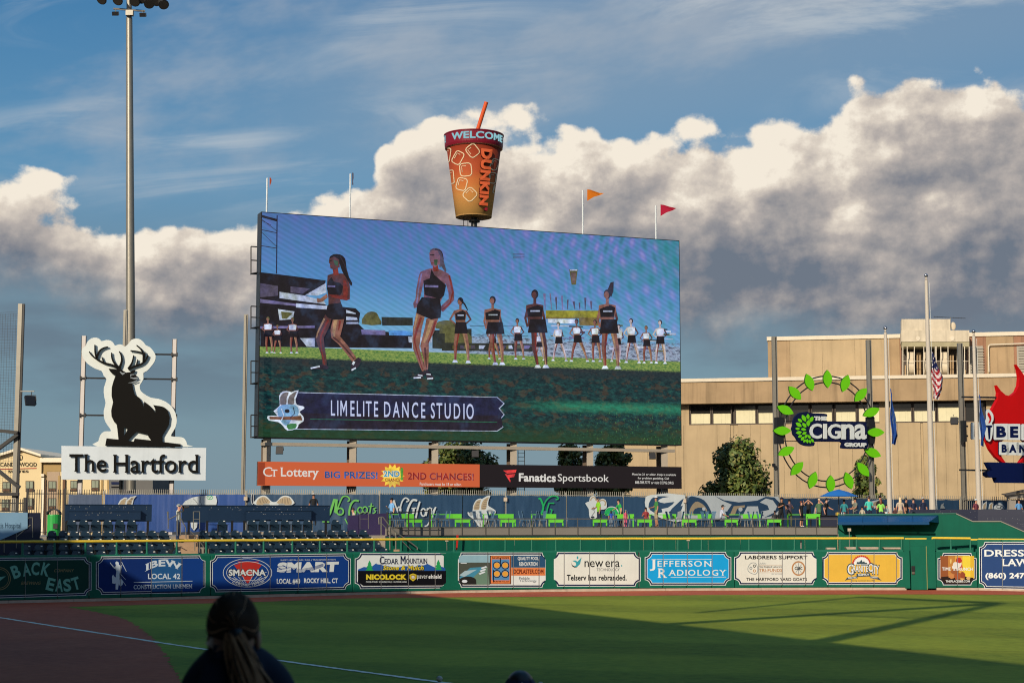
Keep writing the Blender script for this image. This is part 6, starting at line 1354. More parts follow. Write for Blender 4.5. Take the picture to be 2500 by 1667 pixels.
q.S(zA, [(1170, 300), (1195, 278), (1235, 285), (1255, 320), (1262, 370), (1277, 420), (1268, 430), (1245, 395), (1232, 400), (1225, 330)], emid, 2); q.S(zA, [(1168, 308), (1170, 350), (1180, 385), (1205, 400), (1235, 380), (1238, 330), (1222, 296), (1190, 290)], e('led_face', 118, 82, 98), 1); q.S(zA, [(1198, 352), (1222, 350), (1218, 388), (1200, 385)], e('led_green_dark', 52, 78, 58)); q.K(zA, [(1172, 322), (1200, 320)], 6, eblack); q.K(zA, [(1180, 372), (1198, 374)], 5, ered); q.K(zA, [(1205, 285), (1245, 300), (1258, 350)], 10, edk, 4, sm=1)
q.flush('dancer')
# caption bar
cap = [(310, 1195), (1437, 1222)]
q.S(lambda x, y: (x, y), [(718, 957), (1213, 969), (1231, 985), (1219, 997), (1231, 1012), (1219, 1026), (1228, 1043), (1213, 1053), (712, 1048)], elt); q.S(lambda x, y: (x, y), [(720, 959), (1212, 970.6), (1228, 985), (1216, 997), (1228, 1012), (1216, 1026), (1225, 1042), (1212, 1051.4), (714, 1046.4)], enavy); q.S(lambda x, y: (x, y), [(714, 1008), (1222, 1014), (1226, 1042), (1212, 1051), (714, 1046)], e('led_bar', 34, 28, 44)); q.K(zA, [(410, 1366), (1600, 1386)], 5, e('led_bar_green', 40, 100, 76))
text(q.mb, SPL, 'LIMELITE DANCE STUDIO', 807, 1155.5, 976.5, 1015, EM('led_caption', 196, 206, 240, .95), .008 + q.k * 0.00022 + .002, bold=0.012, space=1.28, slope=9)
g = zA; sc_ = lambda pts, c, sm=2: q.S(g, pts, c, sm)
sc_([(175, 1315), (215, 1280), (210, 1220), (235, 1190), (275, 1190), (290, 1195), (335, 1182), (315, 1240), (325, 1275), (365, 1285), (370, 1300), (340, 1320), (365, 1350), (365, 1380), (335, 1400), (325, 1425), (265, 1440), (235, 1410), (205, 1385), (145, 1375), (138, 1345), (200, 1345)], ewh)
sc_([(218, 1275), (218, 1225), (240, 1200), (272, 1197), (258, 1235), (255, 1275)], e('led_horn', 110, 104, 108)); sc_([(268, 1272), (272, 1225), (295, 1203), (325, 1190), (305, 1235), (308, 1270)], e('led_horn', 110, 104, 108)); sc_([(200, 1300), (235, 1275), (310, 1275), (335, 1305), (330, 1345), (290, 1370), (260, 1410), (225, 1385), (205, 1345)], e('led_goat_blue', 120, 165, 205)); sc_([(148, 1350), (230, 1352), (350, 1345), (360, 1375), (290, 1372), (150, 1368)], e('led_log', 116, 76, 58), 1); q.S(g, ring(262, 1315, 16, 13, 10), eblack); sc_([(262, 1400), (320, 1395), (315, 1425), (270, 1432)], e('led_goat_green', 60, 120, 70)); q.K(g, [(225, 1300), (240, 1340), (225, 1375)], 6, ewh); q.K(g, [(300, 1290), (310, 1330), (280, 1360)], 5, enavy)
q.flush('caption_bar')
# catwalk brackets on the left side
for v0, v1 in ((600, 667), (746, 800), (880, 936), (1012, 1067)):
    pa, pb = SPL.pt(632, v0) - SPL.n * .5, SPL.pt(632, v1) - SPL.n * .5; dx = -SPL.d * .42
    mb = MB()
    for a, b in ((pa, pa + dx), (pb, pb + dx), (pa + dx, pb + dx), ((pa + pb) / 2, (pa + pb) / 2 + dx)): mb.beam(a, b, .07, .07, dsteel)
    mb.beam(pb + Vector((0, 0, .1)), pb + dx, .5, .06, dsteel); mb.build('side_bracket', bd)
# columns, beam, ladder
tanst = M('beige_painted_steel', (0.30, 0.26, 0.21), rough=0.6, var=0.12, scale=2)
for u in (656, 867, 1068, 1260, 1447, 1629):
    p = SPL.pt(u, 1090) - SPL.n * .5; mb = MB(); mb.box((p.x, p.y, (zt1 + 2) / 2 + .2), (.46, .46, zt1 - 1.6), tanst); mb.build('column', bd)
    mb = MB(); mb.box((p.x - .32, p.y + .9, (zt1 + 2) / 2), (.34, .34, zt1 - 2.2), M('brown_painted_steel', (0.10, 0.07, 0.05), rough=.7)); mb.build('rear_column', bd)
a, b = SPL.pt(640, 1083) - SPL.n * .3, SPL.pt(1650, 1098) - SPL.n * .3; mb = MB(); mb.beam(a, Vector((b.x, b.y, a.z)), .3, .22, tanst); mb.build('beam', bd)
lad = MB()
for du in (-8, 8): a = SPL.pt(1283 + du, 1090) - SPL.n * .8; lad.beam(a, Vector((a.x, a.y, 4.5)), .05, .05, dsteel)
for k in range(11): a, b = SPL.pt(1275, 1094 + k * 10) - SPL.n * .8, SPL.pt(1291, 1094 + k * 10) - SPL.n * .8; lad.beam(a, Vector((b.x, b.y, a.z)), .03, .03, dsteel)
lad.build('ladder', bd)
# ad strips under the board
AP = PL(SPL.pt(629, 1150) + SPL.n * .25, SPL.pt(1664, 1160) + SPL.n * .25)
def strip_z(): return AP.pt(640, 1126.2).z, AP.pt(640, 1184.8).z
sz1, sz0 = strip_z()
def strip(u0, u1, mat, par, nm='face'):
    a, b = AP.pt(u0, 1150), AP.pt(u1, 1150); mb = MB(); mb.prism([Vector((a.x, a.y, sz0)), Vector((b.x, b.y, sz0)), Vector((b.x, b.y, sz1)), Vector((a.x, a.y, sz1))], -AP.n * .25, mat, dsteel); return mb.build(nm, par)
st_ = thing('led_advert_strip', 'orange CT Lottery advert strip under the left half of the video board', 'advert', AP.pt(900, 1155), 'advert strips under the video board')
strip(629, 1171, EM('led_orange', 226, 106, 62, .8), st_); mb = MB(); sk_ = lambda u: 15.0 * (u - 629) / 1035
zd = lambda x, y: (600 + x * .4677, 1060 + y * .4677)
LW = EM('led_pure_white', 226, 222, 214, .95); LB = EM('led_text_blue', 44, 86, 160); LR = EM('led_text_red', 140, 34, 34); LG = EM('led_text_gold', 240, 200, 70); LT = EM('led_text_teal', 40, 140, 170); LGR = EM('led_text_green', 90, 160, 60)
def tt(s_, x0, x1, y0, y1, m_, **k): a, b = zd(x0, y0); c, d = zd(x1, y1); text(mb, AP, s_, a, c, b, d, m_, k.pop('off', .02), slope=(c - a) * .0148, **k)
mbs = MB(); shape(mbs, AP, [zd(*p) for p in ((62, 145), (100, 146), (100, 265), (62, 263))], EM('led_orange_dark', 170, 74, 46, .8), .006); mbs.build('worn_panel', st_)
tt('C', 90, 138, 170, 220, LW, serif=.04); tt('T', 132, 165, 183, 220, LW, serif=.05, bold=.02); tt('Lottery', 180, 382, 172, 234, LW, serif=.05, bold=.02)
for m_, o_, b_ in ((LW, .02, .05), (LB, .03, .045)): tt('BIG PRIZES!', 412, 688, 192, 228, m_, bold=b_, off=o_)
mb.build('lettering', st_); mb = MB()
st8 = [(765 + (64 if k % 2 == 0 else 46) * math.cos(k * PI / 14) , 217 + (64 if k % 2 == 0 else 46) * math.sin(k * PI / 14)) for k in range(28)]; shape(mb, AP, [zd(*p) for p in st8], LG, .015)
tt('2ND', 716, 805, 188, 222, LW, bold=.12, off=.02); tt('2ND', 720, 802, 190, 220, LT, bold=.03, off=.03); tt('CHANCE', 726, 806, 228, 246, LR, bold=.03, off=.03); tt('!', 806, 822, 172, 240, LGR, bold=.08, off=.03); mb.build('starburst', st_); mb = MB()
for m_, o_, b_ in ((LW, .02, .05), (LR, .03, .045)): tt('2ND CHANCES!', 845, 1190, 198, 236, m_, bold=b_, off=o_)
tt('Purchasers must be 18 or older.', 908, 1126, 250, 266, LW, bold=.01); mb.build('lettering', st_)
s2_ = thing('led_advert_strip', 'black Fanatics Sportsbook advert strip under the right half of the video board', 'advert', AP.pt(1400, 1160), 'advert strips under the video board')
strip(1171.5, 1664, EM('led_near_black', 30, 22, 26, .8), s2_); mb = MB()
LRd = EM('led_logo_red', 226, 62, 62); shape(mb, AP, [zd(*p) for p in ((1343, 188), (1413, 184), (1408, 200), (1365, 205))], LRd, .012); shape(mb, AP, [zd(*p) for p in ((1362, 210), (1406, 206), (1400, 222), (1376, 226), (1380, 248))], LRd, .012); shape(mb, AP, [zd(*p) for p in ((1352, 206), (1362, 208), (1382, 240), (1380, 250))], LRd, .014); mb.build('logo', s2_); mb = MB()
tt('Fanatics', 1425, 1618, 202, 246, LW, bold=.045); tt('Sportsbook', 1628, 1895, 206, 256, LW, bold=.01); tt('Must be 21 or older. Help is available', 2016, 2245, 202, 216, LW, bold=.02); tt('for problem gambling. Call', 2046, 2208, 222, 236, LW, bold=.02); tt('888.789.7777 or visit CCPG.ORG', 2032, 2232, 243, 257, LW, bold=.02); mb.build('lettering', s2_)
# floodlights beneath
def flood(label, p, s_=1.0, yaw=0.0, group='floodlights hanging below the video board'):
    t = thing('floodlight', label, 'floodlight', p, group); mb = MB(); R_ = Matrix.Rotation(yaw, 3, 'Z') @ Matrix.Rotation(-.35, 3, 'X')
    mb.box(p + Vector((0, 0, -.25 * s_)), (.42 * s_, .22 * s_, .42 * s_), dsteel, R=R_); mb.box(p + Vector((0, -.16 * s_, -.25 * s_)), (.48 * s_, .12 * s_, .48 * s_), dsteel, R=R_); mb.build('lamp_housing', t)
    mb = MB()
    for a, b in (((-.25, 0, -.25), (-.22, 0, .02)), ((.25, 0, -.25), (.22, 0, .02)), ((-.22, 0, .02), (.22, 0, .02)), ((0, 0, .02), (0, .1, .2))): mb.beam(p + Vector(a) * s_, p + Vector(b) * s_, .03, .03, dsteel)
    mb.build('yoke', t)
for i, (u, v) in enumerate(((686, 1090), (1164, 1099), (1597, 1104))): flood(['black floodlight under the left end of the video board', 'black floodlight under the middle of the video board', 'black floodlight under the right end of the video board'][i], SPL.pt(u, v) - SPL.n * .3)
# pennants on top
def pennant(u, vt, vb, col, label, pts):
    p = SPL.pt(u, vb) - SPL.n * .5; tp = SPL.pt(u, vt) - SPL.n * .5; t = thing('pennant_pole', label, 'flag', (p.x, p.y, zt0), 'flags on top of the video board')
    mb = MB(); mb.tube((p.x, p.y, zt0 - .2), (p.x, p.y, tp.z), .055, PM('white_pole', 236, 230, 220), 8); mb.build('pole', t)
    mb = MB(); pw_ = PL(p, p + SPL.d); o = [pw_.pt(u + a, vt + b, .06 * math.sin(a * .35)) for a, b in pts]; mb.prism(o, -pw_.n * .01, col); mb.build('pennant', t)
pennant(655, 431, 521, PM('pennant_orange_red', 205, 84, 46), 'white pole with a furled orange pennant at the left of the video board', [(3, 1), (6, 5), (8, 9), (7, 15), (4, 22), (3, 30)])
pennant(859, 421, 533, PM('pennant_maroon', 70, 36, 36), 'white pole with a furled dark maroon pennant on the video board', [(1, 1), (3.4, 2), (3.6, 14), (2.4, 22), (3.2, 31), (1, 31)])
pennant(1430, 462, 572, PM('pennant_orange', 245, 128, 30), 'white pole flying a bright orange triangular pennant', [(3, 1), (12, 1), (22, 6), (34, 9), (45, 10), (34, 15), (20, 19), (3, 29)])
pennant(1609, 499, 583, PM('pennant_crimson', 215, 40, 66), 'white pole flying a crimson triangular pennant at the right', [(3, 1), (12, 1), (24, 6), (42, 10), (33, 15), (18, 20), (3, 29)])

# ------------------------------------------------------------------ giant drink cup
YC = 115.0; XC = P3(1156.6, 440, YC).x
zR0, zR1, zB1, zB0 = P3(1156, 331.6, YC).z, P3(1156, 359, YC).z, P3(1156, 361, YC).z, P3(1156, 531, YC).z
px_m = YC / 4000.0 * 1.02
def crad(z):
    if z >= zR1: return 72.2 * px_m - (zR0 - z) * .04
    k = (z - zB0) / (zB1 - zB0); return (43.4 + (66.6 - 43.4) * k) * px_m
def cup_ang(a, z, off=0.0):
    r = crad(z) + off; return Vector((XC + r * math.sin(math.radians(a)), YC - r * math.cos(math.radians(a)), z))
def cup_px(u, v, off=0.0):
    Y = YC - 1
    for _ in range(12):
        p = P3(u, v, Y); z = max(zB0 - .3, min(zR0, p.z)); r = crad(z); s_ = max(-.985, min(.985, (p.x - XC) / r)); Y = YC - r * math.sqrt(1 - s_ * s_)
    return cup_ang(math.degrees(math.asin(s_)), z, off)
cup = thing('giant_drink_cup', 'giant iced coffee cup with DUNKIN\' lettering on top of the video board', 'drink cup sign', (XC, YC, zt0))
def cup_mat():
    mt = bpy.data.materials.new('cup_print'); mt.use_nodes = True; t = mt.node_tree; N.tree = t; p = t.nodes['Principled BSDF']; p.inputs['Roughness'].default_value = .72; p.inputs['Specular IOR Level'].default_value = .15
    pos = N(N.node('ShaderNodeNewGeometry').outputs['Position']); sep = N.node('ShaderNodeSeparateXYZ'); t.links.new(pos.s, sep.inputs[0])
    h = (N(sep.outputs[2]) - zB0) / (zB1 - zB0) + (N.noise(pos, 1.1, 4, .6, 0, '3D') - .5) * .14
    c = N.ramp(h, [(0.0, WB(230, 168, 92)), (0.28, WB(226, 148, 76)), (0.42, WB(212, 118, 58)), (0.62, WB(182, 78, 40)), (0.85, WB(156, 58, 30)), (1.0, WB(142, 50, 28))]); t.links.new(c.s, p.inputs['Base Color']); return mt
mb = MB(); mb.lathe((XC, YC, 0), [(crad(zB0), zB0), (crad(zB0 + (zB1 - zB0) * .5), zB0 + (zB1 - zB0) * .5), (crad(zB1 - .01), zB1)], cup_mat(), 64); mb.build('cup_body', cup, smooth=True)
mb = MB(); mb.lathe((XC, YC, 0), [(.2, zB0 - .01), (crad(zB0) + .01, zB0 - .012), (crad(zB0) + .02, zB0 + .05)], PM('cup_base_tan', 190, 140, 80), 48); mb.build('base_rim', cup)
maroon = PM('lid_maroon', 134, 26, 42, rough=.4); mb = MB(); mb.lathe((XC, YC, 0), [(crad(zB1), zR1 - .16), (crad(zR1) - .04, zR1 - .14), (crad(zR1), zR1), (crad(zR0), zR0 - .1), (crad(zR0) + .04, zR0 - .06), (crad(zR0) + .04, zR0), (crad(zR0) - .2, zR0 + .02)], maroon, 64); lid = mb.build('lid', cup)
mb = MB(); mb.lathe((XC, YC, 0), [(crad(zB1) + .015, zR1 - .22), (crad(zR1) - .02, zR1 - .17), (crad(zB1) + .015, zR1 - .13)], PM('rim_line', 190, 120, 90), 64); mb.build('rim_line', cup)
cyl = lambda a, z, off=0.0: cup_ang(a, z, off)
aqua = EM('led_aqua', 150, 205, 215, .9)
hL = zR0 - zR1; text_parts(lid, 'letter', cyl, 'WELCOME', -46, 73, zR0 - hL * .20, zR0 - hL * .82, aqua, .04, .03, bold=.03)
text_parts(lid, 'letter', cyl, '!', -76, -71, zR0 - hL * .15, zR0 - hL * .8, aqua, .04, .03, bold=.03)
for a in (-100, -14, 8, 60, 140): mb = MB(); mb.add([cyl(a + d, z, .025) for d, z in ((0, zR0 - .12), (1.2, zR0 - .12), (1.2, zR1), (0, zR1))], [(0, 1, 2, 3)], PM('lid_seam', 160, 50, 66)); mb.build('seam', lid, fix=False)
orl = PM('letter_orange', 246, 108, 62, rough=.35); ord_ = PM('letter_side_maroon', 96, 28, 24)
zD1, zD0 = P3(1184, 366, YC - 1.6).z, P3(1176, 504, YC - 1.1).z
text_parts(cup, 'letter', cyl, "DUNKIN", 0, 1, 0, 1, orl, .28, .22, ord_, bold=.06, warp=lambda x, y, u, v: (15 + y * 24, zD1 + (zD0 - zD1) * x))
text_parts(cup, 'apostrophe', cyl, "'", 0, 1, 0, 1, PM('apostrophe_crimson', 190, 40, 56), .28, .22, ord_, bold=.05, warp=lambda x, y, u, v: (31 + y * 8, zD0 - .12 - .22 * x))
icec = PM('ice_outline', 240, 205, 160); zc_ = lambda x, y: (1050 + x * .2232, 220 + y * .2232)
def rrect(cx, cy, w, h, rot, r=.28, n=4):
    out = []; ca, sa = math.cos(math.radians(rot)), math.sin(math.radians(rot))
    for sx, sy, a0 in ((1, 1, 0), (-1, 1, 90), (-1, -1, 180), (1, -1, 270)):
        for i in range(n + 1):
            a = math.radians(a0 + 90 * i / n); x = sx * (w / 2 - r * w) + r * w * math.cos(a); y = sy * (h / 2 - r * w) + r * w * math.sin(a); out.append((cx + x * ca - y * sa, cy + x * sa + y * ca))
    return out
for cx_, cy_, w, h, rot in ((466, 665, 118, 130, -38), (307, 742, 95, 140, -62 + 90), (391, 872, 125, 140, -6), (348, 1030, 105, 132, 14), (437, 1143, 120, 130, 44), (196, 712, 55, 150, 8), (240, 950, 45, 145, -5), (702, 815, 75, 120, 24), (680, 962, 72, 115, 8), (712, 1085, 44, 90, 12)):
    mb = MB(); stroke(mb, cup_px, [zc_(*p) for p in rrect(cx_, cy_, w, h, rot)], 2.2, icec, .03, closed=True)
    c1, s1 = math.cos(math.radians(rot)), math.sin(math.radians(rot)); L_ = [(cx_ + (a * w) * c1 - (b * h) * s1, cy_ + (a * w) * s1 + (b * h) * c1) for a, b in ((-.32, .15), (-.32, -.3), (.08, -.3))]; stroke(mb, cup_px, [zc_(*p) for p in L_], 1.4, icec, .03); mb.build('ice_cube_outline', cup)
strw = PM('straw_orange', 232, 92, 44, rough=.35); a = P3(1166, 318, YC); b = P3(1187.5, 249.5, YC - .3); mb = MB(); mb.tube(a - (b - a).normalized() * .5, b, .145, strw, 16); mb.build('straw', cup)
mb = MB(); p = P3(1158, 545, YC); mb.tube((p.x, YC, zt0 - .5), (p.x, YC, zB0 + .2), .20, dsteel, 12); mb.lathe((p.x, YC, 0), [(.4, zB0 - .35), (.4, zB0 - .2), (.22, zB0 - .15)], dsteel, 12); mb.build('support_pole', cup)
mb = MB()
for dx in (-.75, -.45, -.2): mb.tube((p.x + dx, YC - .3, zt0 - .3), (p.x + dx, YC - .3, zB0 - .05), .03, dsteel, 6)
mb.beam((p.x - .8, YC - .3, zB0 - .25), (p.x + .6, YC - .3, zB0 - .25), .04, .06, dsteel); mb.build('ladder', cup)

# ------------------------------------------------------------------ deer sign
HPL = PL.px(150, 104.0, 503, 105.5); zh = lambda x, y: (190 + x * .18182, 815 + y * .18177)
hs_ = thing('insurance_sign', 'tall white sign with a black stag above the words The Hartford', 'sign', HPL.pt(320, 1170))
deer_o = [(268, 1512), (275, 1440), (300, 1360), (340, 1318), (380, 1305), (440, 1305), (432, 1270), (375, 1190), (350, 1110), (350, 1020), (372, 930), (352, 830), (350, 720), (385, 610), (345, 560), (320, 500), (230, 465), (130, 400), (70, 320), (50, 240), (65, 190), (105, 160), (125, 110), (180, 60), (250, 50), (300, 75), (320, 98), (380, 82), (440, 90), (480, 125), (500, 158), (550, 140), (600, 148), (632, 170), (680, 130), (720, 80), (780, 62), (840, 75), (890, 120), (910, 150), (970, 180), (1020, 240), (1045, 300), (1030, 370), (980, 440), (930, 495), (880, 525), (882, 600), (850, 660), (830, 700), (845, 765), (900, 810), (980, 855), (1080, 870), (1180, 910), (1260, 975), (1310, 1060), (1328, 1160), (1315, 1240), (1280, 1310), (1250, 1370), (1340, 1380), (1410, 1390), (1450, 1430), (1470, 1490), (1472, 1516)]
wsg = PM('sign_cream_white', 244, 236, 218, rough=.45); edge_ = PM('sign_edge_grey', 110, 110, 108)
mb = MB(); shape(mb, HPL, [zh(*p) for p in deer_o], wsg, 0.0, 2, depth=.22, side=edge_); mb.build('stag_backing', hs_)
mb = MB(); shape(mb, HPL, [(150, 1088), (503.5, 1093), (502, 1172.5), (150, 1170)], PM('sign_satin_white', 232, 228, 220, rough=.25), .03, depth=.3, side=edge_); mb.build('name_panel', hs_)
dblk = M('stag_black', (0.006, 0.0055, 0.005), rough=.7, var=.05, spec=.08); sgrey = PM('return_grey', 120, 134, 128)
DE = .17
body = [(525, 475), (520, 540), (505, 570), (480, 640), (458, 720), (455, 830), (475, 920), (450, 1030), (455, 1110), (490, 1180), (525, 1220), (535, 1300), (548, 1418), (388, 1402), (370, 1500), (1380, 1520), (1382, 1480), (1140, 1450), (1138, 1370), (1180, 1300), (1225, 1220), (1236, 1120), (1210, 1030), (1160, 985), (1100, 968), (1060, 965), (1014, 955), (1040, 1010), (1043, 1060), (1010, 1010), (950, 950), (893, 910), (888, 980), (870, 930), (830, 860), (770, 820), (745, 740), (733, 668), (690, 660), (745, 640), (790, 615), (796, 570), (770, 548), (735, 540), (702, 515), (650, 520), (610, 498), (560, 455)]
mb = MB(); shape(mb, HPL, [zh(*p) for p in body], dblk, DE, 0, depth=.1, side=sgrey, holes=[[zh(*p) for p in ((622, 1255), (672, 1275), (655, 1315), (622, 1370))], [zh(*p) for p in ((790, 1315), (935, 1350), (955, 1390), (985, 1430), (765, 1405), (752, 1445), (678, 1435), (735, 1370))]]); stg = mb.build('stag', hs_)
for pts in ([(415, 468), (520, 475), (530, 500), (512, 558), (470, 545), (435, 505)], [(700, 520), (738, 492), (776, 490), (765, 520), (740, 540)]): mb = MB(); shape(mb, HPL, [zh(*p) for p in pts], dblk, DE + .002, 0, depth=.1, side=sgrey); mb.build('ear', stg)
for pts, w1, w2 in (([(560, 470), (470, 425), (360, 395), (260, 345), (190, 290), (155, 240)], 34, 14), ([(258, 335), (235, 250), (232, 148)], 28, 14), ([(255, 330), (290, 240), (345, 195), (410, 178)], 30, 16), ([(350, 388), (325, 312)], 22, 12), ([(545, 455), (490, 390), (460, 320), (455, 255)], 34, 14), ([(562, 458), (592, 370), (585, 290), (558, 238)], 34, 14),
                    ([(680, 480), (760, 440), (850, 410), (910, 360), (945, 290)], 34, 20), ([(680, 470), (730, 390), (752, 290)], 30, 14), ([(790, 430), (806, 345)], 22, 12), ([(885, 385), (882, 280), (850, 210), (790, 155)], 34, 14), ([(875, 262), (800, 240), (708, 228)], 22, 14), ([(895, 320), (905, 245)], 26, 14)):
    pts = smooth(pts, 3, False) if len(pts) > 2 else pts; L, R_ = ribbon([zh(*p) for p in pts], w1 * .182, w2 * .182); mb = MB(); shape(mb, HPL, L + R_[::-1], dblk, DE + .004, 0, depth=.1, side=sgrey); mb.build('antler_branch', stg)
mb = MB(); shape(mb, HPL, [zh(*p) for p in ((565, 510), (600, 505), (640, 525), (620, 545), (605, 555), (585, 540))], PM('stag_line_grey', 150, 150, 146), DE + .012); shape(mb, HPL, [zh(*p) for p in ((578, 508), (600, 500), (632, 522), (600, 525))], dblk, DE + .016); shape(mb, HPL, [zh(*p) for p in ((650, 490), (700, 515), (650, 522), (636, 515))], wsg, DE + .012)
for pts in ([(708, 545), (760, 542), (762, 552), (722, 556), (716, 575), (706, 570)], [(706, 582), (745, 590), (795, 585), (820, 605), (760, 610), (712, 598)], [(668, 660), (730, 650), (800, 622), (800, 640), (740, 662)]): shape(mb, HPL, [zh(*p) for p in pts], PM('stag_line_grey', 150, 150, 146), DE + .012)
mb.build('face_lines', stg)
z1 = lambda x, y: (x / 3.136, 700 + y / 3.136)
(a, b), (c, d) = z1(533, 1281), z1(818, 1416); text_parts(hs_, 'letter', HPL, 'The', a, c, b, d, dblk, .20, .10, sgrey, bold=.005, serif=.025)
(a, b), (c, d) = z1(868, 1283), z1(1521, 1424); text_parts(hs_, 'letter', HPL, 'Hartford', a, c, b, d, dblk, .20, .10, sgrey, bold=.005, serif=.025)
alum = M('pale_aluminium_column', (0.46, 0.43, 0.42), rough=.5, var=.08)
for (ua, va), ub in (((203.5, 820), 195), ((426.5, 828), 419)):
    p = HPL.pt((ua + ub) / 2, 1000) - HPL.n * .45; zt_ = P3(ua, va, p.y).z
    mb = MB(); mb.box((p.x, p.y, zt_ / 2), (.26, .22, zt_), alum); mb.box((p.x - .135, p.y - .09, zt_ / 2), (.03, .05, zt_ - .02), dsteel); mb.box((p.x + .135, p.y - .09, zt_ / 2), (.03, .05, zt_ - .02), dsteel); mb.build('column', hs_)
for y, xs in ((512, (1100, 1345)), (695, (630, 1345)), (980, (620, 1345))):
    a, b = HPL.pt(*z1(xs[0], y)) - HPL.n * .3, HPL.pt(*z1(xs[1], y + 8)) - HPL.n * .3; mb = MB(); mb.beam(a, Vector((b.x, b.y, a.z)), .08, .1, dsteel)
    for x in ((640, 1340) if y != 512 else (1340,)): k = HPL.pt(*z1(x - y * .01, y)) - HPL.n * .28; mb.box((k.x, k.y, a.z), (.38, .12, .1), dsteel); mb.box((k.x - .17, k.y, a.z), (.06, .14, .26), dsteel); mb.box((k.x + .17, k.y, a.z), (.06, .14, .26), dsteel)
    mb.build('cross_rail', hs_)

# ------------------------------------------------------------------ light mast, net poles
lm = thing('light_mast', 'tall galvanised floodlight mast rising behind the stag sign', 'light mast', (X_at(318, 110), 110, 0)); px_ = X_at(318, 110)
zb = P3(317, 45, 110).z; mb = MB(); m0, m1, m2 = P3(320, 1250, 110), P3(318.5, 720, 110), P3(315.5, 45, 110); m0 = m0 + (m0 - m1) * .22; mb.tube(m0, m1, .33, steel, 24, r2=.30); mb.tube(m1, m2, .30, steel, 24, r2=.215); mb.tube(m2, m2 + (m2 - m1).normalized() * 5, .19, steel, 16, r2=.17); px_ = m2.x; mb.build('mast', lm, smooth=False)
mb = MB(); mb.box((px_ + .1, 109.7, zb + .25), (.5, .35, .35), steel); mb.build('service_box', lm)
pa, pb = P3(277, 22, 109.8), P3(354, 28, 109.8); mb = MB(); mb.beam(pa, pb, .08, .12, dsteel); mb.build('crossarm', lm)
for u, v in ((282, 34), (349, 37)): p = P3(u, v, 109.7); mb = MB(); mb.box(p, (.42, .3, .26), dsteel, R=Matrix.Rotation(.4, 3, 'X')); mb.tube(p, p + Vector((0, .05, .32)), .03, steel, 6); mb.build('small_floodlight', lm)
pa, pb = P3(235, -34, 109.6), P3(410, -22, 109.6); mb = MB(); mb.beam(pa, pb, .12, .14, steel); mb.build('crossarm', lm)
lampw = PM('lamp_housing_white', 225, 215, 200); lens = M('lamp_lens', (0.05, 0.045, 0.04), rough=.15, metal=.3)
for u, v, yw in ((250, -2, -.3), (289, 0, -.2), (330, 3, 0), (364, 8, .3), (399, 10, .5), (345, -4, .2), (382, 2, .4)):
    p = P3(u, v, 109.3); d = Vector((math.sin(yw) * .8, -.75, -.75)).normalized(); mb = MB(); mb.tube(p - d * .35, p + d * .1, .16, lampw, 16, r2=.34); mb.tube(p + d * .1, p + d * .16, .36, dsteel, 16, r2=.36); mb.build('lamp', lm); mb = MB(); mb.tube(p + d * .165, p + d * .18, .31, lens, 16); mb.build('lens', lm)
    mb = MB(); mb.beam(p - d * .2, Vector((p.x, 109.6, pa.z)), .05, .05, steel); mb.build('lamp_arm', lm)
def gpole(label, u0, v0, Y, w, mat=steel, nm='net_pole', cat='pole'):
    x = X_at(u0, Y, 12); zt_ = P3(u0, v0, Y).z; mb = MB(); mb.box((x, Y, zt_ / 2), (w, w, zt_), mat); mb.box((x + w * .2, Y - w * .55, zt_ / 2), (w * .15, w * .12, zt_ - .1), dsteel)
    return tag(mb.build(nm), label, cat)
gpole('galvanised net pole close behind the light mast', 302, 757, 107, .24); gpole('thin galvanised net pole just left of the video board', 597.5, 768, 106, .24)
nt = thing('backstop_net', 'black safety net on a leaning grey pole at the left edge', 'net', (X_at(46, 86), 86, 0)); x = X_at(46, 86, 12)
zt_ = P3(50, 742, 86).z; mb = MB(); mb.box((x, 86, zt_ / 2), (.22, .22, zt_), steel); mb.box((x + .17, 86, zt_ / 2), (.09, .16, zt_), dsteel); mb.build('pole', nt)
mb = MB(); netm = M('black_net_cord', (0.02, 0.02, 0.022), var=0)
for k in range(95):
    z = 2.0 + k * (zt_ - 2.4) / 94; pts = [Vector((x - .1 - 6.5 * i / 6, 86 + 1.5 * i / 6, z - .05 * math.sin(i * 1.3 + k * .4))) for i in range(7)]
    for a, b in zip(pts, pts[1:]): mb.add([a, b, b + Vector((0, 0, .009)), a + Vector((0, 0, .009))], [(0, 1, 2, 3)], netm)
for k in range(44): a = Vector((x - .1 - k * .15, 86 + k * .035, 2)); mb.add([a, a + Vector((.012, 0, 0)), a + Vector((.012, 0, zt_ - 2.5)), a + Vector((0, 0, zt_ - 2.5))], [(0, 1, 2, 3)], netm)
mb.build('netting', nt, fix=False, kind='stuff')
for a, b in (((-30, 1048), (44, 1056)), ((44, 1060), (-10, 1100)), ((-40, 1120), (48, 1190)), ((-40, 1205), (46, 1206))): mb = MB(); mb.beam(P3(*a, 85.8), P3(*b, 85.8), .24, .17, dsteel); mb.build('brace', nt)
nf = thing('steel_side_fence', 'black steel fence on top of the navy side wall at the left edge', 'fence', P3(20, 1240, 82)); mb = MB()
for k in range(40): u = -140 + k * 5; mb.box(P3(u, 1233, 82), (.03, .03, .62), dsteel)
mb.build('picket', nf, kind='stuff'); mb = MB(); mb.beam(P3(-140, 1228, 82), P3(62, 1228, 82), .05, .05, dsteel); mb.beam(P3(-140, 1248, 82), P3(62, 1248, 82), .05, .05, dsteel); mb.build('rail', nf); mb = MB(); mb.box(P3(61, 1234, 82), (.14, .14, .8), dsteel); mb.build('post', nf)
flood('black floodlight on the net pole at the far left', P3(76, 966, 85.8), 1.1, .7, group=None)
mb = MB(); mb.beam(P3(50, 955, 85.8), P3(84, 955, 85.8), .05, .05, steel); mb.build('lamp_arm', nt)

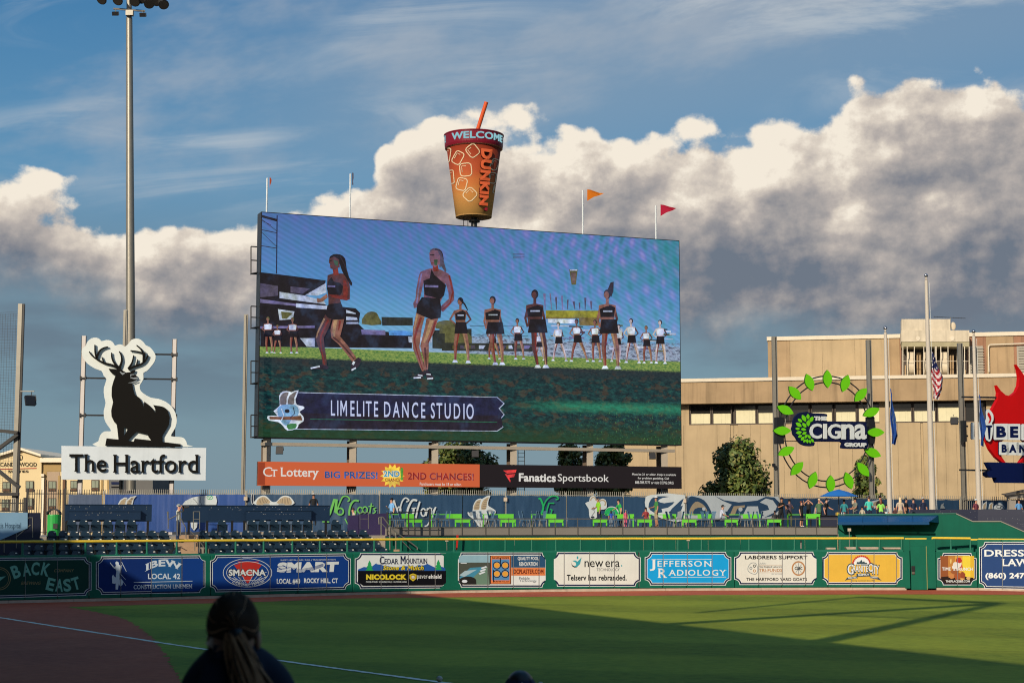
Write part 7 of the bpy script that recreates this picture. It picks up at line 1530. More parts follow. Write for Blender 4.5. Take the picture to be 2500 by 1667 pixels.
# ------------------------------------------------------------------ office building at the right
BP = PL.px(1663, 169, 2500, 162.5); z8 = lambda x, y: (1650 + x / 2.767, 740 + y / 2.767); zf = lambda x, y: (2180 + x * .13605, 760 + y * .13605)
tanw = M('tan_precast_wall', (0.375, 0.285, 0.172), rough=.9, var=.18, scale=.45, streak=.16); tanb = M('stained_tan_fascia', (0.32, 0.225, 0.13), rough=.9, var=.25, scale=.5, streak=.30); coping_ = M('cream_coping', (0.56, 0.50, 0.40), rough=.7, var=.12)
brwin = M('bronze_window_frame', (0.035, 0.022, 0.016), rough=.5); glass = M('dark_window_glass', (0.016, 0.015, 0.014), rough=.12, spec=.6, var=.0); blind = M('cream_blind', (0.60, 0.56, 0.38), rough=.8, var=.10, scale=2)
bb = thing('office_building', 'long tan concrete office building with a ribbon of windows at the right', 'building', BP.pt(2080, 1200))
U0, U1 = 1500, 2900
def bz(v, u=2000): return BP.pt(u, v).z
def slab(pl_, u0, u1, z0, z1, off, depth, mat, name, par): a, b = pl_.pt(u0, 1000), pl_.pt(u1, 1000); n = pl_.n; mb = MB(); q4_ = [Vector((a.x, a.y, z0)), Vector((b.x, b.y, z0)), Vector((b.x, b.y, z1)), Vector((a.x, a.y, z1))]; mb.prism([p + n * off for p in q4_], -n * depth, mat); return mb.build(name, par)
zW0, zW1, zF0, zF1, zC = bz(1034), bz(991), bz(983), bz(930), bz(921.5)
PU = [1500, 1580, 1648, 1668, 1750, 1782, 1790, 1801, 1831, 1855, 1891, 1912, 1942, 1995, 2024, 2045, 2079, 2120, 2160, 2190, 2246, 2252, 2285, 2306, 2333, 2360, 2397, 2425, 2432, 2470, 2530, 2600, 2700, 2900]
for a, b in zip(PU, PU[1:]): slab(BP, a + .22, b - .22, 0, zW0, (0.0 if (b - a) > 14 else -.12), .5, tanw, 'wall_panel', bb)
slab(BP, U0, U1, 0, zW0 - .05, -.3, .5, brwin, 'joint_backing', bb); slab(BP, U0, U1, zW0 - .02, zF0 + .3, -.55, .5, brwin, 'window_recess', bb)
slab(BP, U0, 1682, zW0, zF0, -.1, .4, tanw, 'wall_panel', bb); slab(BP, 2146, 2175, zW0, zF0, -.1, .4, tanw, 'wall_panel', bb); slab(BP, 2408, 2900, zW0, zF0, -.1, .4, tanw, 'wall_panel', bb)
for a, b in zip([1500, 1900, 2130, 2330, 2600], [1900, 2130, 2330, 2600, 2900]): slab(BP, a + .15, b - .15, zF0, zF1, 1.1, 2.2, tanb, 'fascia', bb)
slab(BP, U0, U1, zF1 + .01, zC, 1.25, 14, coping_, 'coping', bb)
WX = [(100, 230), (250, 370), (403, 535), (555, 667), (695, 770), (775, 895), (920, 1055), (1080, 1215), (1235, 1375), (1457, 1590), (1610, 1750), (1772, 1920), (1960, 2080)]
rr = random.Random(4)
for i, (a, b) in enumerate(WX):
    a, b = z8(a, 0)[0], z8(b, 0)[0]; w = slab(BP, a, b, zW0 + .1, zW1 + .12, -.35, .1, glass, 'window_pane', bb)
    for u in (a - 1.5, b + 1.5): slab(BP, u - 1.6, u + 1.6, zW0 + .02, zW1 + .2, -.22, .3, brwin, 'mullion', bb)
    if i not in (4, 12):
        k = 0
        while a + k < b - 1: w_ = rr.choice([6, 10, 14, 20]); slab(BP, a + k + .15, min(b, a + k + w_), zW0 + .12, zW1 - (.62 if i % 3 != 2 else .2) - (0 if i != 5 else 1.4), -.32, .02, blind, 'blind', w); k += w_
slab(BP, 1682, 2146, zW0 - .02, zW0 + .12, -.05, .5, brwin, 'window_sill', bb); slab(BP, 2175, 2408, zW0 - .02, zW0 + .12, -.05, .5, brwin, 'window_sill', bb)
B2 = PL(BP.pt(1663, 1000) - BP.n * 7, BP.pt(2500, 1000) - BP.n * 7)
zu = lambda v, u: B2.pt(u, v).z; zU1 = zu(832, 1876); brown2 = M('brown_stained_wall', (0.27, 0.14, 0.085), rough=.9, var=.3, scale=.5, streak=.35)
for a, b, m_ in ((1877, 1931, tanb), (1931.4, 2010, tanw), (2010.4, 2090, tanw), (2090.4, 2165, tanw), (2165.4, 2200, tanb), (2200.4, 2412, brown2), (2412.4, 2480, tanb), (2480.4, 2900, brown2)): slab(B2, a, b, zC - .3, zU1, 0, .4, m_, 'upper_wall', bb)
slab(B2, 1877, 2900, 5, zU1 - .2, -.4, 20, tanw, 'upper_block', bb); slab(B2, 1875, 2900, zU1 + .01, zU1 + .42, .15, 21, coping_, 'coping', bb)
louv = M('grey_louvre', (0.28, 0.26, 0.22), rough=.6, var=.1)
for a, b in ((2369, 2404), (2487, 2560)):
    fr_ = slab(B2, a, b, zC + .2, zu(845, a), .05, .1, louv, 'louvre', bb); mb = MB(); z = zC + .35
    while z < zu(846, a): p, q_ = B2.pt(a + .5, 900), B2.pt(b - .5, 900); mb.beam(Vector((p.x, p.y, z)) + B2.n * .1, Vector((q_.x, q_.y, z)) + B2.n * .1, .14, .05, louv); z += .27
    mb.build('slat', fr_, kind='stuff')
mb = MB(); mb.path([B2.pt(*zf(*p), .35) for p in ((1718, 1095), (1708, 640), (1730, 605), (2420, 580))], .07, coping_, 8); mb.build('pipe', bb)
# cooling unit on the roof
ct = thing('cooling_tower', 'weathered cream rooftop cooling unit with exposed round ducts', 'cooling unit', B2.pt(2290, 925, 3)); CTP = PL(B2.pt(1663, 1000) + B2.n * 3.4, B2.pt(2500, 1000) + B2.n * 3.4)
ccm = M('weathered_cream_panel', (0.50, 0.44, 0.34), rough=.8, var=.18, scale=1.2, streak=.25); ductm = M('cream_duct', (0.52, 0.45, 0.34), rough=.5, var=.2, scale=1)
def quad(pl_, f, x0, x1, y0, y1, depth, mat, name, par, off=0.0): mb = MB(); shape(mb, pl_, [f(x0, y0), f(x1, y0), f(x1, y1), f(x0, y1)], mat, off, 0, depth=depth); return mb.build(name, par)
quad(CTP, zf, 157, 1035, 133, 335, 2.6, ccm, 'penthouse', ct, -.3); quad(CTP, zf, 150, 1370, 340, 545, 3.2, ccm, 'plenum', ct); quad(CTP, zf, 160, 1372, 547, 632, 3.0, M('mossy_panel', (0.30, 0.27, 0.17), rough=.9, var=.3), 'lower_band', ct, -.06)
quad(CTP, zf, 170, 1365, 634, 1150, .2, brwin, 'rear_void', ct, -2.6)
for x in (172, 250, 378, 548, 752, 770, 852, 982, 1150, 1280, 1362): quad(CTP, zf, x, x + 13, 632, 1158, .14, coping_, 'frame_post', ct)
quad(CTP, zf, 170, 1372, 890, 897, .08, ccm, 'tie_rail', ct, -.02)
for x0, x1 in ((262, 378), (555, 650), (862, 980), (1165, 1225)):
    a, b = CTP.pt(*zf(x0, 960), -1.3), CTP.pt(*zf(x1, 960), -1.3); r = (CTP.pt(*zf(x0, 800)).z - CTP.pt(*zf(x0, 1115)).z) / 2; mb = MB(); mb.tube(a, Vector((b.x, b.y, a.z)), r * .95, ductm, 24); mb.build('duct', ct); quad(CTP, zf, x0, x1, 715, 830, .8, ductm, 'motor_housing', ct, -.9)
for x0, x1, y0 in ((440, 520, 715), (1040, 1110, 760), (1310, 1330, 1010), (225, 245, 940), (805, 825, 1010)): quad(CTP, zf, x0, x1, y0, 1130, .4, tanb, 'pump', ct, -1.6)
for x in (450, 1065): mb = MB(); shape(mb, CTP, [zf(*p) for p in ring(x, 487, 38, 40, 16)], coping_, .06, depth=.1); mb.build('vent_cap', ct)
an = thing('roof_antenna', 'thin rooftop television antenna above the cooling unit', 'antenna', CTP.pt(*zf(1045, 320))); mb = MB(); mb.tube(CTP.pt(*zf(1042, 330), -1), CTP.pt(*zf(1042, 85), -1), .03, steel, 6); mb.tube(CTP.pt(*zf(740, 75), -1), CTP.pt(*zf(1320, 105), -1), .025, dsteel, 6)
for k in range(12): c0 = CTP.pt(*zf(760 + k * 48, 78 + k * 2.4), -1); mb.tube(c0 + Vector((-.1, -.4, 0)), c0 + Vector((.1, .4, 0)), .018, dsteel, 5)
mb.build('mast_and_boom', an); mb = MB(); c0 = CTP.pt(*zf(1092, 248), -.8); mb.ell(c0, (.28, .08, .42), ductm, 14, 8); tag(mb.build('satellite_dish', smooth=True), 'small beige satellite dish on the cooling unit', 'satellite dish')

# ------------------------------------------------------------------ hotel at the left
HY = 150.0; HP_ = PL((-100, HY), (0, HY)); zc2 = lambda x, y: (x * .22968, 1000 + y * .22968)
hcream = M('hotel_cream_stucco', (0.62, 0.50, 0.29), rough=.9, var=.05, scale=.6); hwhite = M('hotel_white_trim', (0.72, 0.64, 0.50), rough=.8, var=.05); hgold = M('hotel_gold_panel', (0.34, 0.235, 0.10), rough=.9, var=.06); hbeige = M('hotel_beige_panel', (0.36, 0.27, 0.19), rough=.9, var=.06); hbrown = M('hotel_brown_downpipe', (0.13, 0.07, 0.04), rough=.8)
ho = thing('hotel_building', 'cream gabled hotel with dark framed windows and CANDLEWOOD SUITES lettering', 'building', HP_.pt(100, 1270))
def hq(pts, mat, name, off, depth=.3, par=None): mb = MB(); shape(mb, HP_, [zc2(*p) for p in pts], mat, off, 0, depth=depth); return mb.build(name, par or ho)
hq([(-900, 1500), (-900, 560), (-60, 500), (232, 415), (452, 485), (438, 1500)], hcream, 'gable_wall', .3, 12); hq([(-60, 492), (232, 402), (458, 474), (458, 500), (232, 428), (-60, 520)], hwhite, 'gable_trim', .8, 13)
hq([(438, 1500), (438, 545), (1200, 545), (1200, 1500)], hcream, 'wing_wall', 0, 12); hq([(440, 512), (1205, 512), (1205, 560), (440, 560)], hwhite, 'cornice', .5, 13)
hq([(440, 566), (650, 566), (650, 655), (440, 655)], hgold, 'gold_panel', .06, .1); hq([(435, 655), (500, 655), (480, 1500), (430, 1500)], hgold, 'gold_panel', .08, .1); hq([(500, 660), (636, 660), (630, 1500), (485, 1500)], hbeige, 'beige_panel', .05, .1); hq([(620, 700), (640, 700), (630, 1500), (605, 1500)], hgold, 'gold_panel', .1, .1)
hq([(447, 682), (480, 682), (478, 708), (447, 708)], hwhite, 'lamp_box', .4, .3); hq([(447, 720), (478, 720), (470, 1500), (440, 1500)], hwhite, 'white_column', .3, .3); hq([(672, 740), (698, 740), (690, 1500), (665, 1500)], hbrown, 'downpipe', .2, .2); hq([(480, 740), (492, 740), (484, 1500), (472, 1500)], hbrown, 'downpipe', .2, .2); hq([(1075, 740), (1095, 740), (1095, 1500), (1075, 1500)], hgold, 'gold_panel', .1, .1); hq([(1140, 745), (1160, 745), (1160, 1500), (1140, 1500)], hgold, 'gold_panel', .1, .1)
curt = M('hotel_curtain', (0.22, 0.25, 0.19), rough=.8, var=.2, scale=2)
for x0, y0, x1, y1 in ((285, 757, 370, 870), (515, 757, 602, 868), (750, 752, 826, 866), (972, 745, 1056, 862), (40, 765, 125, 872), (298, 938, 366, 1056), (510, 938, 600, 1056), (30, 952, 116, 1072), (-160, 765, -80, 872), (-160, 952, -80, 1072)):
    o_ = .34 if x0 < 430 else .02; w = hq([(x0, y0), (x1, y0), (x1, y1), (x0, y1)], brwin, 'window', o_ + .06, .1); m2 = x0 + (x1 - x0) * .48
    hq([(x0 + 8, y0 + 8), (m2, y0 + 8), (m2, y1 - 35), (x0 + 8, y1 - 35)], curt, 'pane', o_ + .1, .03, w); hq([(m2 + 5, y0 + 8), (x1 - 7, y0 + 8), (x1 - 7, y1 - 35), (m2 + 5, y1 - 35)], curt, 'pane', o_ + .1, .03, w)
    for k in range(5): a_ = x0 + 8 + (x1 - x0 - 16) * k / 5; hq([(a_, y1 - 28), (a_ + 10, y1 - 28), (a_ + 10, y1 - 6), (a_, y1 - 6)], hbrown, 'vent_slat', o_ + .1, .02, w)
mb = MB(); a, b = zc2(15, 560), zc2(402, 604); text(mb, HP_, 'CANDLEWOOD', a[0], b[0], a[1], b[1], black, .36, serif=.035); a, b = zc2(97, 643), zc2(315, 668); text(mb, HP_, 'SUITES', a[0], b[0], a[1], b[1], black, .36, serif=.03, bold=.03)
shape(mb, HP_, [zc2(*p) for p in ((15, 628), (400, 618), (400, 625), (15, 635))], PM('hotel_red_line', 190, 40, 40), .36); stroke(mb, HP_, [zc2(*p) for p in ring(228, 508, 22, 28, 18)], 1.3, black, .36, closed=True); stroke(mb, HP_, [zc2(222, 485), zc2(226, 530)], 1.6, black, .36); mb.build('lettering', ho)
gb = thing('small_grey_building', 'dark grey low building partly hidden below the stag sign', 'building', HP_.pt(320, 1230)); mb = MB(); shape(mb, PL((-100, 140), (0, 140)), [(266, 1300), (266, 1150), (373, 1150), (373, 1300)], M('slate_cladding', (0.10, 0.10, 0.10), rough=.7), 0, depth=8); mb.build('wall', gb)
mb = MB(); P140 = PL((-100, 140), (0, 140)); shape(mb, P140, [(302, 1168), (329, 1168), (329, 1300), (302, 1300)], M('charcoal_panel', (0.03, 0.03, 0.035)), .06, depth=.05); shape(mb, P140, [(272, 1176), (300, 1176), (300, 1182), (272, 1182)], navy, .05); shape(mb, P140, [(272, 1187), (296, 1187), (296, 1190), (272, 1190)], black, .05); mb.build('dark_panel', gb)

# ------------------------------------------------------------------ trees
bark = M('tree_bark', (0.07, 0.05, 0.035), rough=.9); leafm = [M('leaf_%s' % n, c, rough=.6, var=.25, scale=1.5) for n, c in (('dark', (0.045, 0.075, 0.014)), ('mid', (0.085, 0.120, 0.022)), ('warm', (0.16, 0.165, 0.035)), ('brown', (0.16, 0.11, 0.04)))]
def tree(label, u, v0, v1, Y, wpx, n=5200, seed=1, cone=False):
    top = P3(u, v0, Y); r = wpx / 2 / F * Y; H = top.z; base = max(1.0, P3(u, v1, Y).z); x = top.x
    t = thing('leafy_tree', label, 'tree', (x, Y, 0)); rr = random.Random(seed); mb = MB(); mb.tube((x, Y, 0), (x, Y, H * .8), .28, bark, 8, r2=.06)
    mb.build('trunk', t); cl = []; hh = (H - base) / 2; cz = base + hh
    for k in range(95):
        a, zz = rr.uniform(0, 2 * PI), rr.uniform(-1, 1); w = (1 - abs(zz) ** 2.2) ** .5 if not cone else max(.15, (1 - (zz + 1) / 2) ** .5) * 1.08
        rad = r * w * rr.uniform(.15, .88); cl.append((Vector((x + rad * math.cos(a), Y + rad * math.sin(a), cz + zz * hh * .9)), r * rr.uniform(.20, .34)))
    for c, s_ in cl[:12]: mb = MB(); mb.tube((x, Y, max(.5, c.z - r * .5)), c, .08, bark, 5, r2=.02); mb.build('limb', t)
    mb = MB()
    for k in range(n):
        c, s_ = rr.choice(cl); d = Vector((rr.gauss(0, 1), rr.gauss(0, 1), rr.gauss(0, 1))).normalized(); p = c + d * s_ * rr.random() ** .45
        n1 = (d + Vector((rr.uniform(-.7, .7), rr.uniform(-.7, .7), rr.uniform(-.2, .9)))).normalized(); e1 = n1.orthogonal().normalized(); e2 = n1.cross(e1); q_ = rr.uniform(.13, .25); a = rr.uniform(0, PI); f1 = e1 * math.cos(a) + e2 * math.sin(a); f2 = n1.cross(f1)
        mb.add([p - f1 * q_, p + f2 * q_ * .55, p + f1 * q_, p - f2 * q_ * .55], [(0, 1, 2, 3)], rr.choices(leafm, (4, 5, 3, .5))[0])
    mb.build('crown', t, fix=False); return t
tree('broad leafy tree in front of the tan building left of the round leaf sign', 1797, 1084, 1290, 129.5, 222, 17000, 3, True)
tree('small leafy tree behind the lower right of the round leaf sign', 2112, 1110, 1290, 141, 96, 8000, 5, True)
tree('dark tree seen beneath the left half of the video board', 1125, 1082, 1260, 134, 185, 13000, 8); tree('dark tree seen beneath the right half of the video board, near the ladder', 1390, 1085, 1260, 134, 105, 8000, 9); tree('dark tree seen beneath the right end of the video board', 1500, 1082, 1260, 136, 125, 9000, 10)

# ------------------------------------------------------------------ round leaf sign
KP = PL.px(1890, 117, 2130, 121); lgreen = PM('leaf_sign_green', 124, 216, 22, rough=.45); kk = thing('round_leaf_sign', 'round black ring sign with sixteen lime green leaves and THE cigna GROUP lettering', 'sign', KP.pt(2019, 1210))
for cx_, cy_, an_ in ((1012, 513, 88), (1132, 543, 108), (1236, 620, 132), (1307, 737, 157), (1335, 873, 180), (1316, 1010, 203), (1252, 1123, 230), (1155, 1198, 250), (1033, 1222, 270), (912, 1195, 290), (806, 1117, 312), (733, 1000, 335), (705, 862, 0), (727, 722, 25), (792, 608, 48), (890, 536, 70)):
    ux, vy = z8(cx_, cy_); mb = MB(); shape(mb, KP, leaf(ux, vy, 44, 21.5, an_, 8), lgreen, .25, depth=.12, side=PM('leaf_side_green', 50, 96, 24)); mb.build('leaf', kk)
for rx, ry in ((326, 376), (286, 334)):
    mb = MB(); pts = [KP.pt(*z8(*p)) for p in ring(1020, 868, rx, ry, 48)]; mb.path(pts + [pts[0]], .05, dsteel, 8); mb.build('ring_tube', kk)
for x0, x1 in ((680, 728), (1298, 1340)):
    for y0, y1 in ((770, 835), (890, 950), (835, 890)): quad(KP, z8, x0, x1, y0, y1, .35, dsteel, 'control_box', kk, .05)
for y in (796, 930): mb = MB(); mb.beam(KP.pt(*z8(690, y), -.05), KP.pt(*z8(1340, y + 6), -.05), .05, .05, dsteel); mb.build('cross_bar', kk)
zk = lambda x, y: (1880 + x * .11905, 980 + y * .11905); nvy = PM('sign_deep_navy', 18, 24, 58, rough=.5)
blob = [(560, 235), (690, 215), (760, 240), (1060, 255), (1105, 300), (1110, 410), (1840, 425), (1900, 470), (1920, 620), (1920, 800), (1945, 880), (1925, 955), (1880, 972), (1440, 968), (1385, 925), (1375, 830), (880, 818), (850, 860), (830, 905), (770, 920), (650, 910), (560, 870), (500, 810), (460, 740), (410, 680), (395, 610), (380, 560), (400, 500), (410, 400), (450, 310), (500, 260)]
mb = MB(); shape(mb, KP, [zk(*p) for p in smooth(blob, 3)], nvy, .40, 0, depth=.15); lg = mb.build('logo_panel', kk)
for cx_, cy_, l_, w_, a_ in ((622, 350, 160, 80, 62), (704, 315, 110, 62, 90), (776, 370, 135, 72, 118), (540, 395, 110, 60, 42), (710, 450, 130, 72, 92), (515, 480, 145, 76, 35), (630, 490, 120, 66, 55), (490, 562, 95, 52, 5), (612, 577, 110, 60, 8), (518, 642, 120, 68, -10), (630, 655, 95, 58, -30), (542, 716, 90, 54, -30), (667, 716, 90, 54, -60), (594, 762, 100, 62, -55), (733, 732, 90, 50, 72), (634, 810, 75, 44, -60), (690, 815, 90, 50, 88), (745, 825, 75, 44, 82), (795, 805, 90, 46, 62)): mb = MB(); shape(mb, KP, leaf(*zk(cx_, cy_), l_ * .119, w_ * .119, a_, 6), lgreen, .44, depth=.03); mb.build('emblem_leaf', lg)
for s_, x0, x1, y0, y1, b_ in (('THE', 830, 1078, 308, 395, .07), ('GROUP', 1448, 1895, 845, 932, .07)): (a, b), (c, d) = zk(x0, y0), zk(x1, y1); text_parts(lg, 'letter', KP, s_, a, c, b, d, white, .48, .06, bold=b_, slope=.6 if s_ == 'GROUP' else .3)
for s_, x0, x1, y0, y1 in (('C', 732, 985, 455, 768), ('I', 1014, 1086, 462, 768), ('G', 1105, 1370, 465, 772), ('n', 1388, 1645, 468, 778), ('a', 1655, 1895, 468, 782)): (a, b), (c, d) = zk(x0, y0), zk(x1, y1); text_parts(lg, 'letter', KP, s_, a, c, b, d, white, .48, .06, bold=.025)
for i, (u, v) in enumerate(((1893, 822), (2124, 830), (2348, 838))):
    gpole(['grey steel pole at the left edge of the round leaf sign', 'grey steel pole at the right edge of the round leaf sign', 'grey steel pole with brackets left of the red flame sign'][i], u, v, 121.5 if i < 2 else 125, .36, nm='steel_pole')
flood('black floodlight on the steel pole left of the red flame sign', P3(2329, 1019, 122), 1.1, -.6, group=None); flood('small dark speaker on the left pole of the round leaf sign', P3(1889, 1132, 121), .5, .4, group=None)

# ------------------------------------------------------------------ red flame bank sign
LP = PL.px(2380, 118, 2560, 121); zl = lambda x, y: (2340 + x * .236, 880 + y * .236); redf = PM('flame_red', 214, 14, 12, rough=.4); fs_ = thing('flame_sign', 'huge red flame sign with LIBERTY BANK letters above a navy base at the right edge', 'sign', LP.pt(2480, 1200))
flame = [(590, 42), (612, 100), (622, 180), (615, 260), (585, 325), (530, 368), (480, 358), (430, 315), (388, 256), (405, 330), (395, 410), (350, 490), (315, 550), (285, 640), (265, 740), (285, 840), (320, 920), (380, 1000), (440, 1050), (482, 1058), (440, 1000), (415, 930), (425, 850), (470, 810), (560, 800), (650, 810), (700, 870), (690, 960), (625, 1056), (720, 1056), (900, 900), (960, 650), (900, 380), (780, 260), (700, 200), (640, 110)]
mb = MB(); shape(mb, LP, [zl(*p) for p in flame], redf, .1, 0, depth=.3); mb.build('flame', fs_)
nb_ = PM('sign_base_navy', 10, 22, 66, rough=.4); mb = MB(); shape(mb, LP, [zl(*p) for p in ((285, 1051), (1300, 1072), (1300, 1275), (395, 1262), (375, 1210), (308, 1208), (278, 1185), (276, 1152), (330, 1135))], nb_, .2, 0, depth=.5); mb.build('base', fs_)
for s_, x0, x1, y0, y1 in (('L', 130, 180, 668, 790), ('B', 360, 460, 680, 795), ('E', 503, 585, 682, 797), ('R', 645, 740, 684, 799), ('T', 780, 870, 686, 800), ('Y', 905, 1010, 688, 802), ('B', 415, 468, 868, 950), ('A', 492, 568, 870, 952), ('N', 596, 662, 872, 954), ('K', 690, 760, 874, 956)):
    g_ = 26; pts = [(x0 - g_, y0 - g_ + 8), (x0 - g_ + 8, y0 - g_), (x1 + g_ - 8, y0 - g_), (x1 + g_, y0 - g_ + 8), (x1 + g_, y1 + g_ - 8), (x1 + g_ - 8, y1 + g_), (x0 - g_ + 8, y1 + g_), (x0 - g_, y1 + g_ - 8)]
    mb = MB(); shape(mb, LP, [zl(*p) for p in pts], white, .30, depth=.1, side=nb_); bk_ = mb.build('letter_backing', fs_); (a, b), (c, d) = zl(x0, y0), zl(x1, y1); text_parts(bk_, 'letter', LP, s_, a, c, b, d, nb_, .33, .02, bold=.05)
mb = MB(); shape(mb, LP, [zl(*p) for p in smooth([(250, 520), (285, 508), (325, 560), (328, 620), (312, 650), (325, 690), (312, 800), (290, 838), (268, 830), (245, 800), (235, 660), (250, 600)], 3)], white, .34, depth=.1, side=nb_); tb_ = mb.build('torch_backing', fs_); mb = MB(); shape(mb, LP, [zl(*p) for p in ((245, 672), (315, 672), (308, 690), (296, 692), (290, 810), (275, 818), (265, 692), (250, 690))], nb_, .37); shape(mb, LP, [zl(*p) for p in smooth([(262, 560), (280, 540), (302, 590), (295, 635), (272, 650), (285, 610)], 3)], redf, .37); mb.build('torch', tb_)
for y, x0, x1 in ((378, 45, 400), (1132, 20, 330), (775, 60, 105), (675, 60, 105)): mb = MB(); mb.beam(LP.pt(*zl(x0, y - (2 if x0 < 50 else 0)), -.1), LP.pt(*zl(x1, y + 4), -.1), .10, .12, dsteel); mb.build('bracket', fs_)
mb = MB(); shape(mb, LP, [zl(*p) for p in ((48, 620), (82, 620), (88, 838), (56, 838))], dsteel, 0, depth=.3); mb.build('control_box', fs_)

# ------------------------------------------------------------------ flagpoles
polew = M('ivory_flagpole', (0.43, 0.39, 0.34), rough=.35, var=.06)
def flagpole(label, ut, vt, ub, vb, Y, r0, r1):
    t = thing('flagpole', label, 'flagpole', (X_at(ub, Y, 3.5), Y, 0), 'ivory flagpoles on the party deck'); x = X_at((ut + ub) / 2, Y, 8); zt_ = P3(ut, vt, Y).z; mb = MB(); mb.tube((x, Y, 2.9), (x, Y, zt_), r0, polew, 14, r2=r1); mb.build('shaft', t, smooth=False)
    mb = MB(); mb.tube((x, Y, zt_), (x, Y, zt_ + .25), r1 * .6, polew, 8); mb.ell((x, Y, zt_ + .3), (.13, .13, .13), M('steel_ball', (.35, .35, .38), rough=.15, metal=.9, var=0), 12, 8); mb.build('finial', t, smooth=True); mb = MB(); mb.tube((x + r0 + .05, Y - .1, 3.5), (x + r1 + .06, Y - .1, zt_ - .2), .012, white, 5); mb.build('halyard', t); return x
x1 = flagpole('ivory flagpole with a drooping blue flag right of the round leaf sign', 2159.5, 812, 2178, 1258, 104, .17, .10); x2 = flagpole('tallest ivory flagpole carrying the striped national flag', 2263, 684, 2283, 1250, 107, .22, .11); x3 = flagpole('ivory flagpole with a drooping blue flag before the red flame sign', 2377, 820, 2395, 1244, 106, .18, .10)
def drape(label, x, Y, v0, v1, wid, cols, seed, shapef):
    z0, z1_ = P3(2200, v0, Y).z, P3(2200, v1, Y).z; rr = random.Random(seed); t = thing('hanging_flag', label, 'flag', (x, Y, z1_)); nx, nz = 12, 26; vs = []; mb = MB()
    for j in range(nz + 1):
        b = j / nz; w = wid * shapef(b)
        for i in range(nx + 1): a = i / nx; vs.append(Vector((x + .18 + w * a + .05 * math.sin(b * 9 + a * 4), Y - .12 - .16 * math.sin(a * 10 + b * 2.2) * (.3 + a), z0 + (z1_ - z0) * b - .35 * a * (1 - b) - .1 * a)))
    for j in range(nz):
        for i in range(nx): mb.add([vs[j * (nx + 1) + i], vs[j * (nx + 1) + i + 1], vs[(j + 1) * (nx + 1) + i + 1], vs[(j + 1) * (nx + 1) + i]], [(0, 1, 2, 3)], cols(i / nx, j / nz))
    mb.build('cloth', t, smooth=True, fix=False); return t
fr, fw, fbl = PM('flag_red', 170, 34, 44), PM('flag_white', 225, 205, 195), PM('flag_blue', 30, 38, 84)
us_ = drape('red and white striped flag with a starred blue corner hanging limp', x2, 107, 858, 972, .72, lambda a, b: (fw if (int(a * 12) * 5 + int(b * 26) * 3) % 7 == 0 else fbl) if b < .34 - a * .05 else (fr if int((b * 13 + abs(a - .45) * 5)) % 2 else fw), 1, lambda b: .35 + .65 * min(1, b * 2.2) if b < .75 else 1 - (b - .75) * 1.8)
bf = PM('state_flag_blue', 44, 78, 142); bf2 = PM('flag_crest', 90, 104, 120)
drape('limp plain blue flag on the left flagpole', x1, 104, 948, 1082, .50, lambda a, b: bf2 if .3 < a < .8 and .35 < b < .6 and (int(a * 12) + int(b * 26)) % 3 == 0 else bf, 2, lambda b: .2 + b * .95 if b < .8 else 1.0 - (b - .8) * 2.5)
drape('limp blue flag on the right flagpole', x3, 106, 962, 1086, .48, lambda a, b: bf2 if a < .25 and .35 < b < .62 else bf, 3, lambda b: .15 + b * 1.3 if b < .6 else 1.0 - (b - .6) * 1.4)
# shelter at the right edge
sh = thing('shelter', 'low grey roofed shelter behind the fence at the right edge', 'shelter', P3(2490, 1240, 120)); SPp = PL((0, 118), (10, 118)); z7b = z7
for pts, m_, nm, o_ in (([(2080, 122), (2352, 65), (2800, 50), (2800, 100), (2352, 100), (2130, 138)], M('roof_dark', (0.05, 0.045, 0.045)), 'roof', .6), ([(2130, 140), (2352, 108), (2800, 100), (2800, 160), (2352, 165), (2190, 178)], M('shelter_grey', (0.22, 0.20, 0.18), rough=.7), 'eave_beam', .3), ([(2178, 185), (2255, 185), (2255, 320), (2178, 320)], M('shelter_grey', (0.22, 0.20, 0.18), rough=.7), 'pillar', .1), ([(2262, 190), (2800, 190), (2800, 330), (2262, 330)], navyp, 'rear_panel', -.6)): mb = MB(); shape(mb, SPp, [z7(*p) for p in pts], m_, o_, 0, depth=.5); mb.build(nm, sh)
mb = MB(); stc = PM('distant_fence', 120, 110, 96)

# ------------------------------------------------------------------ people close to the camera, in the shade of the stand
def strand(mb, pts, r0, r1, mat, n=6):
    k = len(pts)
    for i, (a, b) in enumerate(zip(pts, pts[1:])): mb.tube(a, b, r0 + (r1 - r0) * i / (k - 1), mat, n, r2=r0 + (r1 - r0) * (i + 1) / (k - 1), cap=False)
Yp = 5.6; hc = P3(572, 1535, Yp); jacket = M('cloth_dark_navy_jacket', (0.010, 0.012, 0.026), rough=.9, var=.2, scale=12); bh = M('dark_brown_hair', (0.050, 0.024, 0.012), spec=.12, rough=.7, var=.4, scale=30); bh2 = M('lit_brown_hair', (0.34, 0.165, 0.08), spec=.15, rough=.65, var=.3, scale=30)  # second hair brown is raised in colour so those strands look lit
w = thing('person', 'woman with a long wavy ponytail and dark navy jacket seen from behind in the foreground', 'person', (hc.x, Yp, hc.z - 1.62)); B0 = hc.copy()
def o3(x, y, z): return (hc.x + x - B0.x + x * 0, y, z)
V = [(0, 0, .95), (0, .0, 1.12), (0.01, .01, 1.30), (0.01, .01, 1.46), (0, .015, 1.52), (0, .02, 1.57), (.0, .03, 1.63), (-.07, .0, 1.485), (-.125, 0, 1.44), (-.165, 0.0, 1.15), (-.21, .16, .90), (.09, .0, 1.49), (.155, 0, 1.445), (.205, 0.0, 1.15), (.21, .16, .90), (-.09, 0, .85), (-.1, 0, .48), (-.1, 0, .08), (.09, 0, .85), (.1, 0, .48), (.1, 0, .08)]
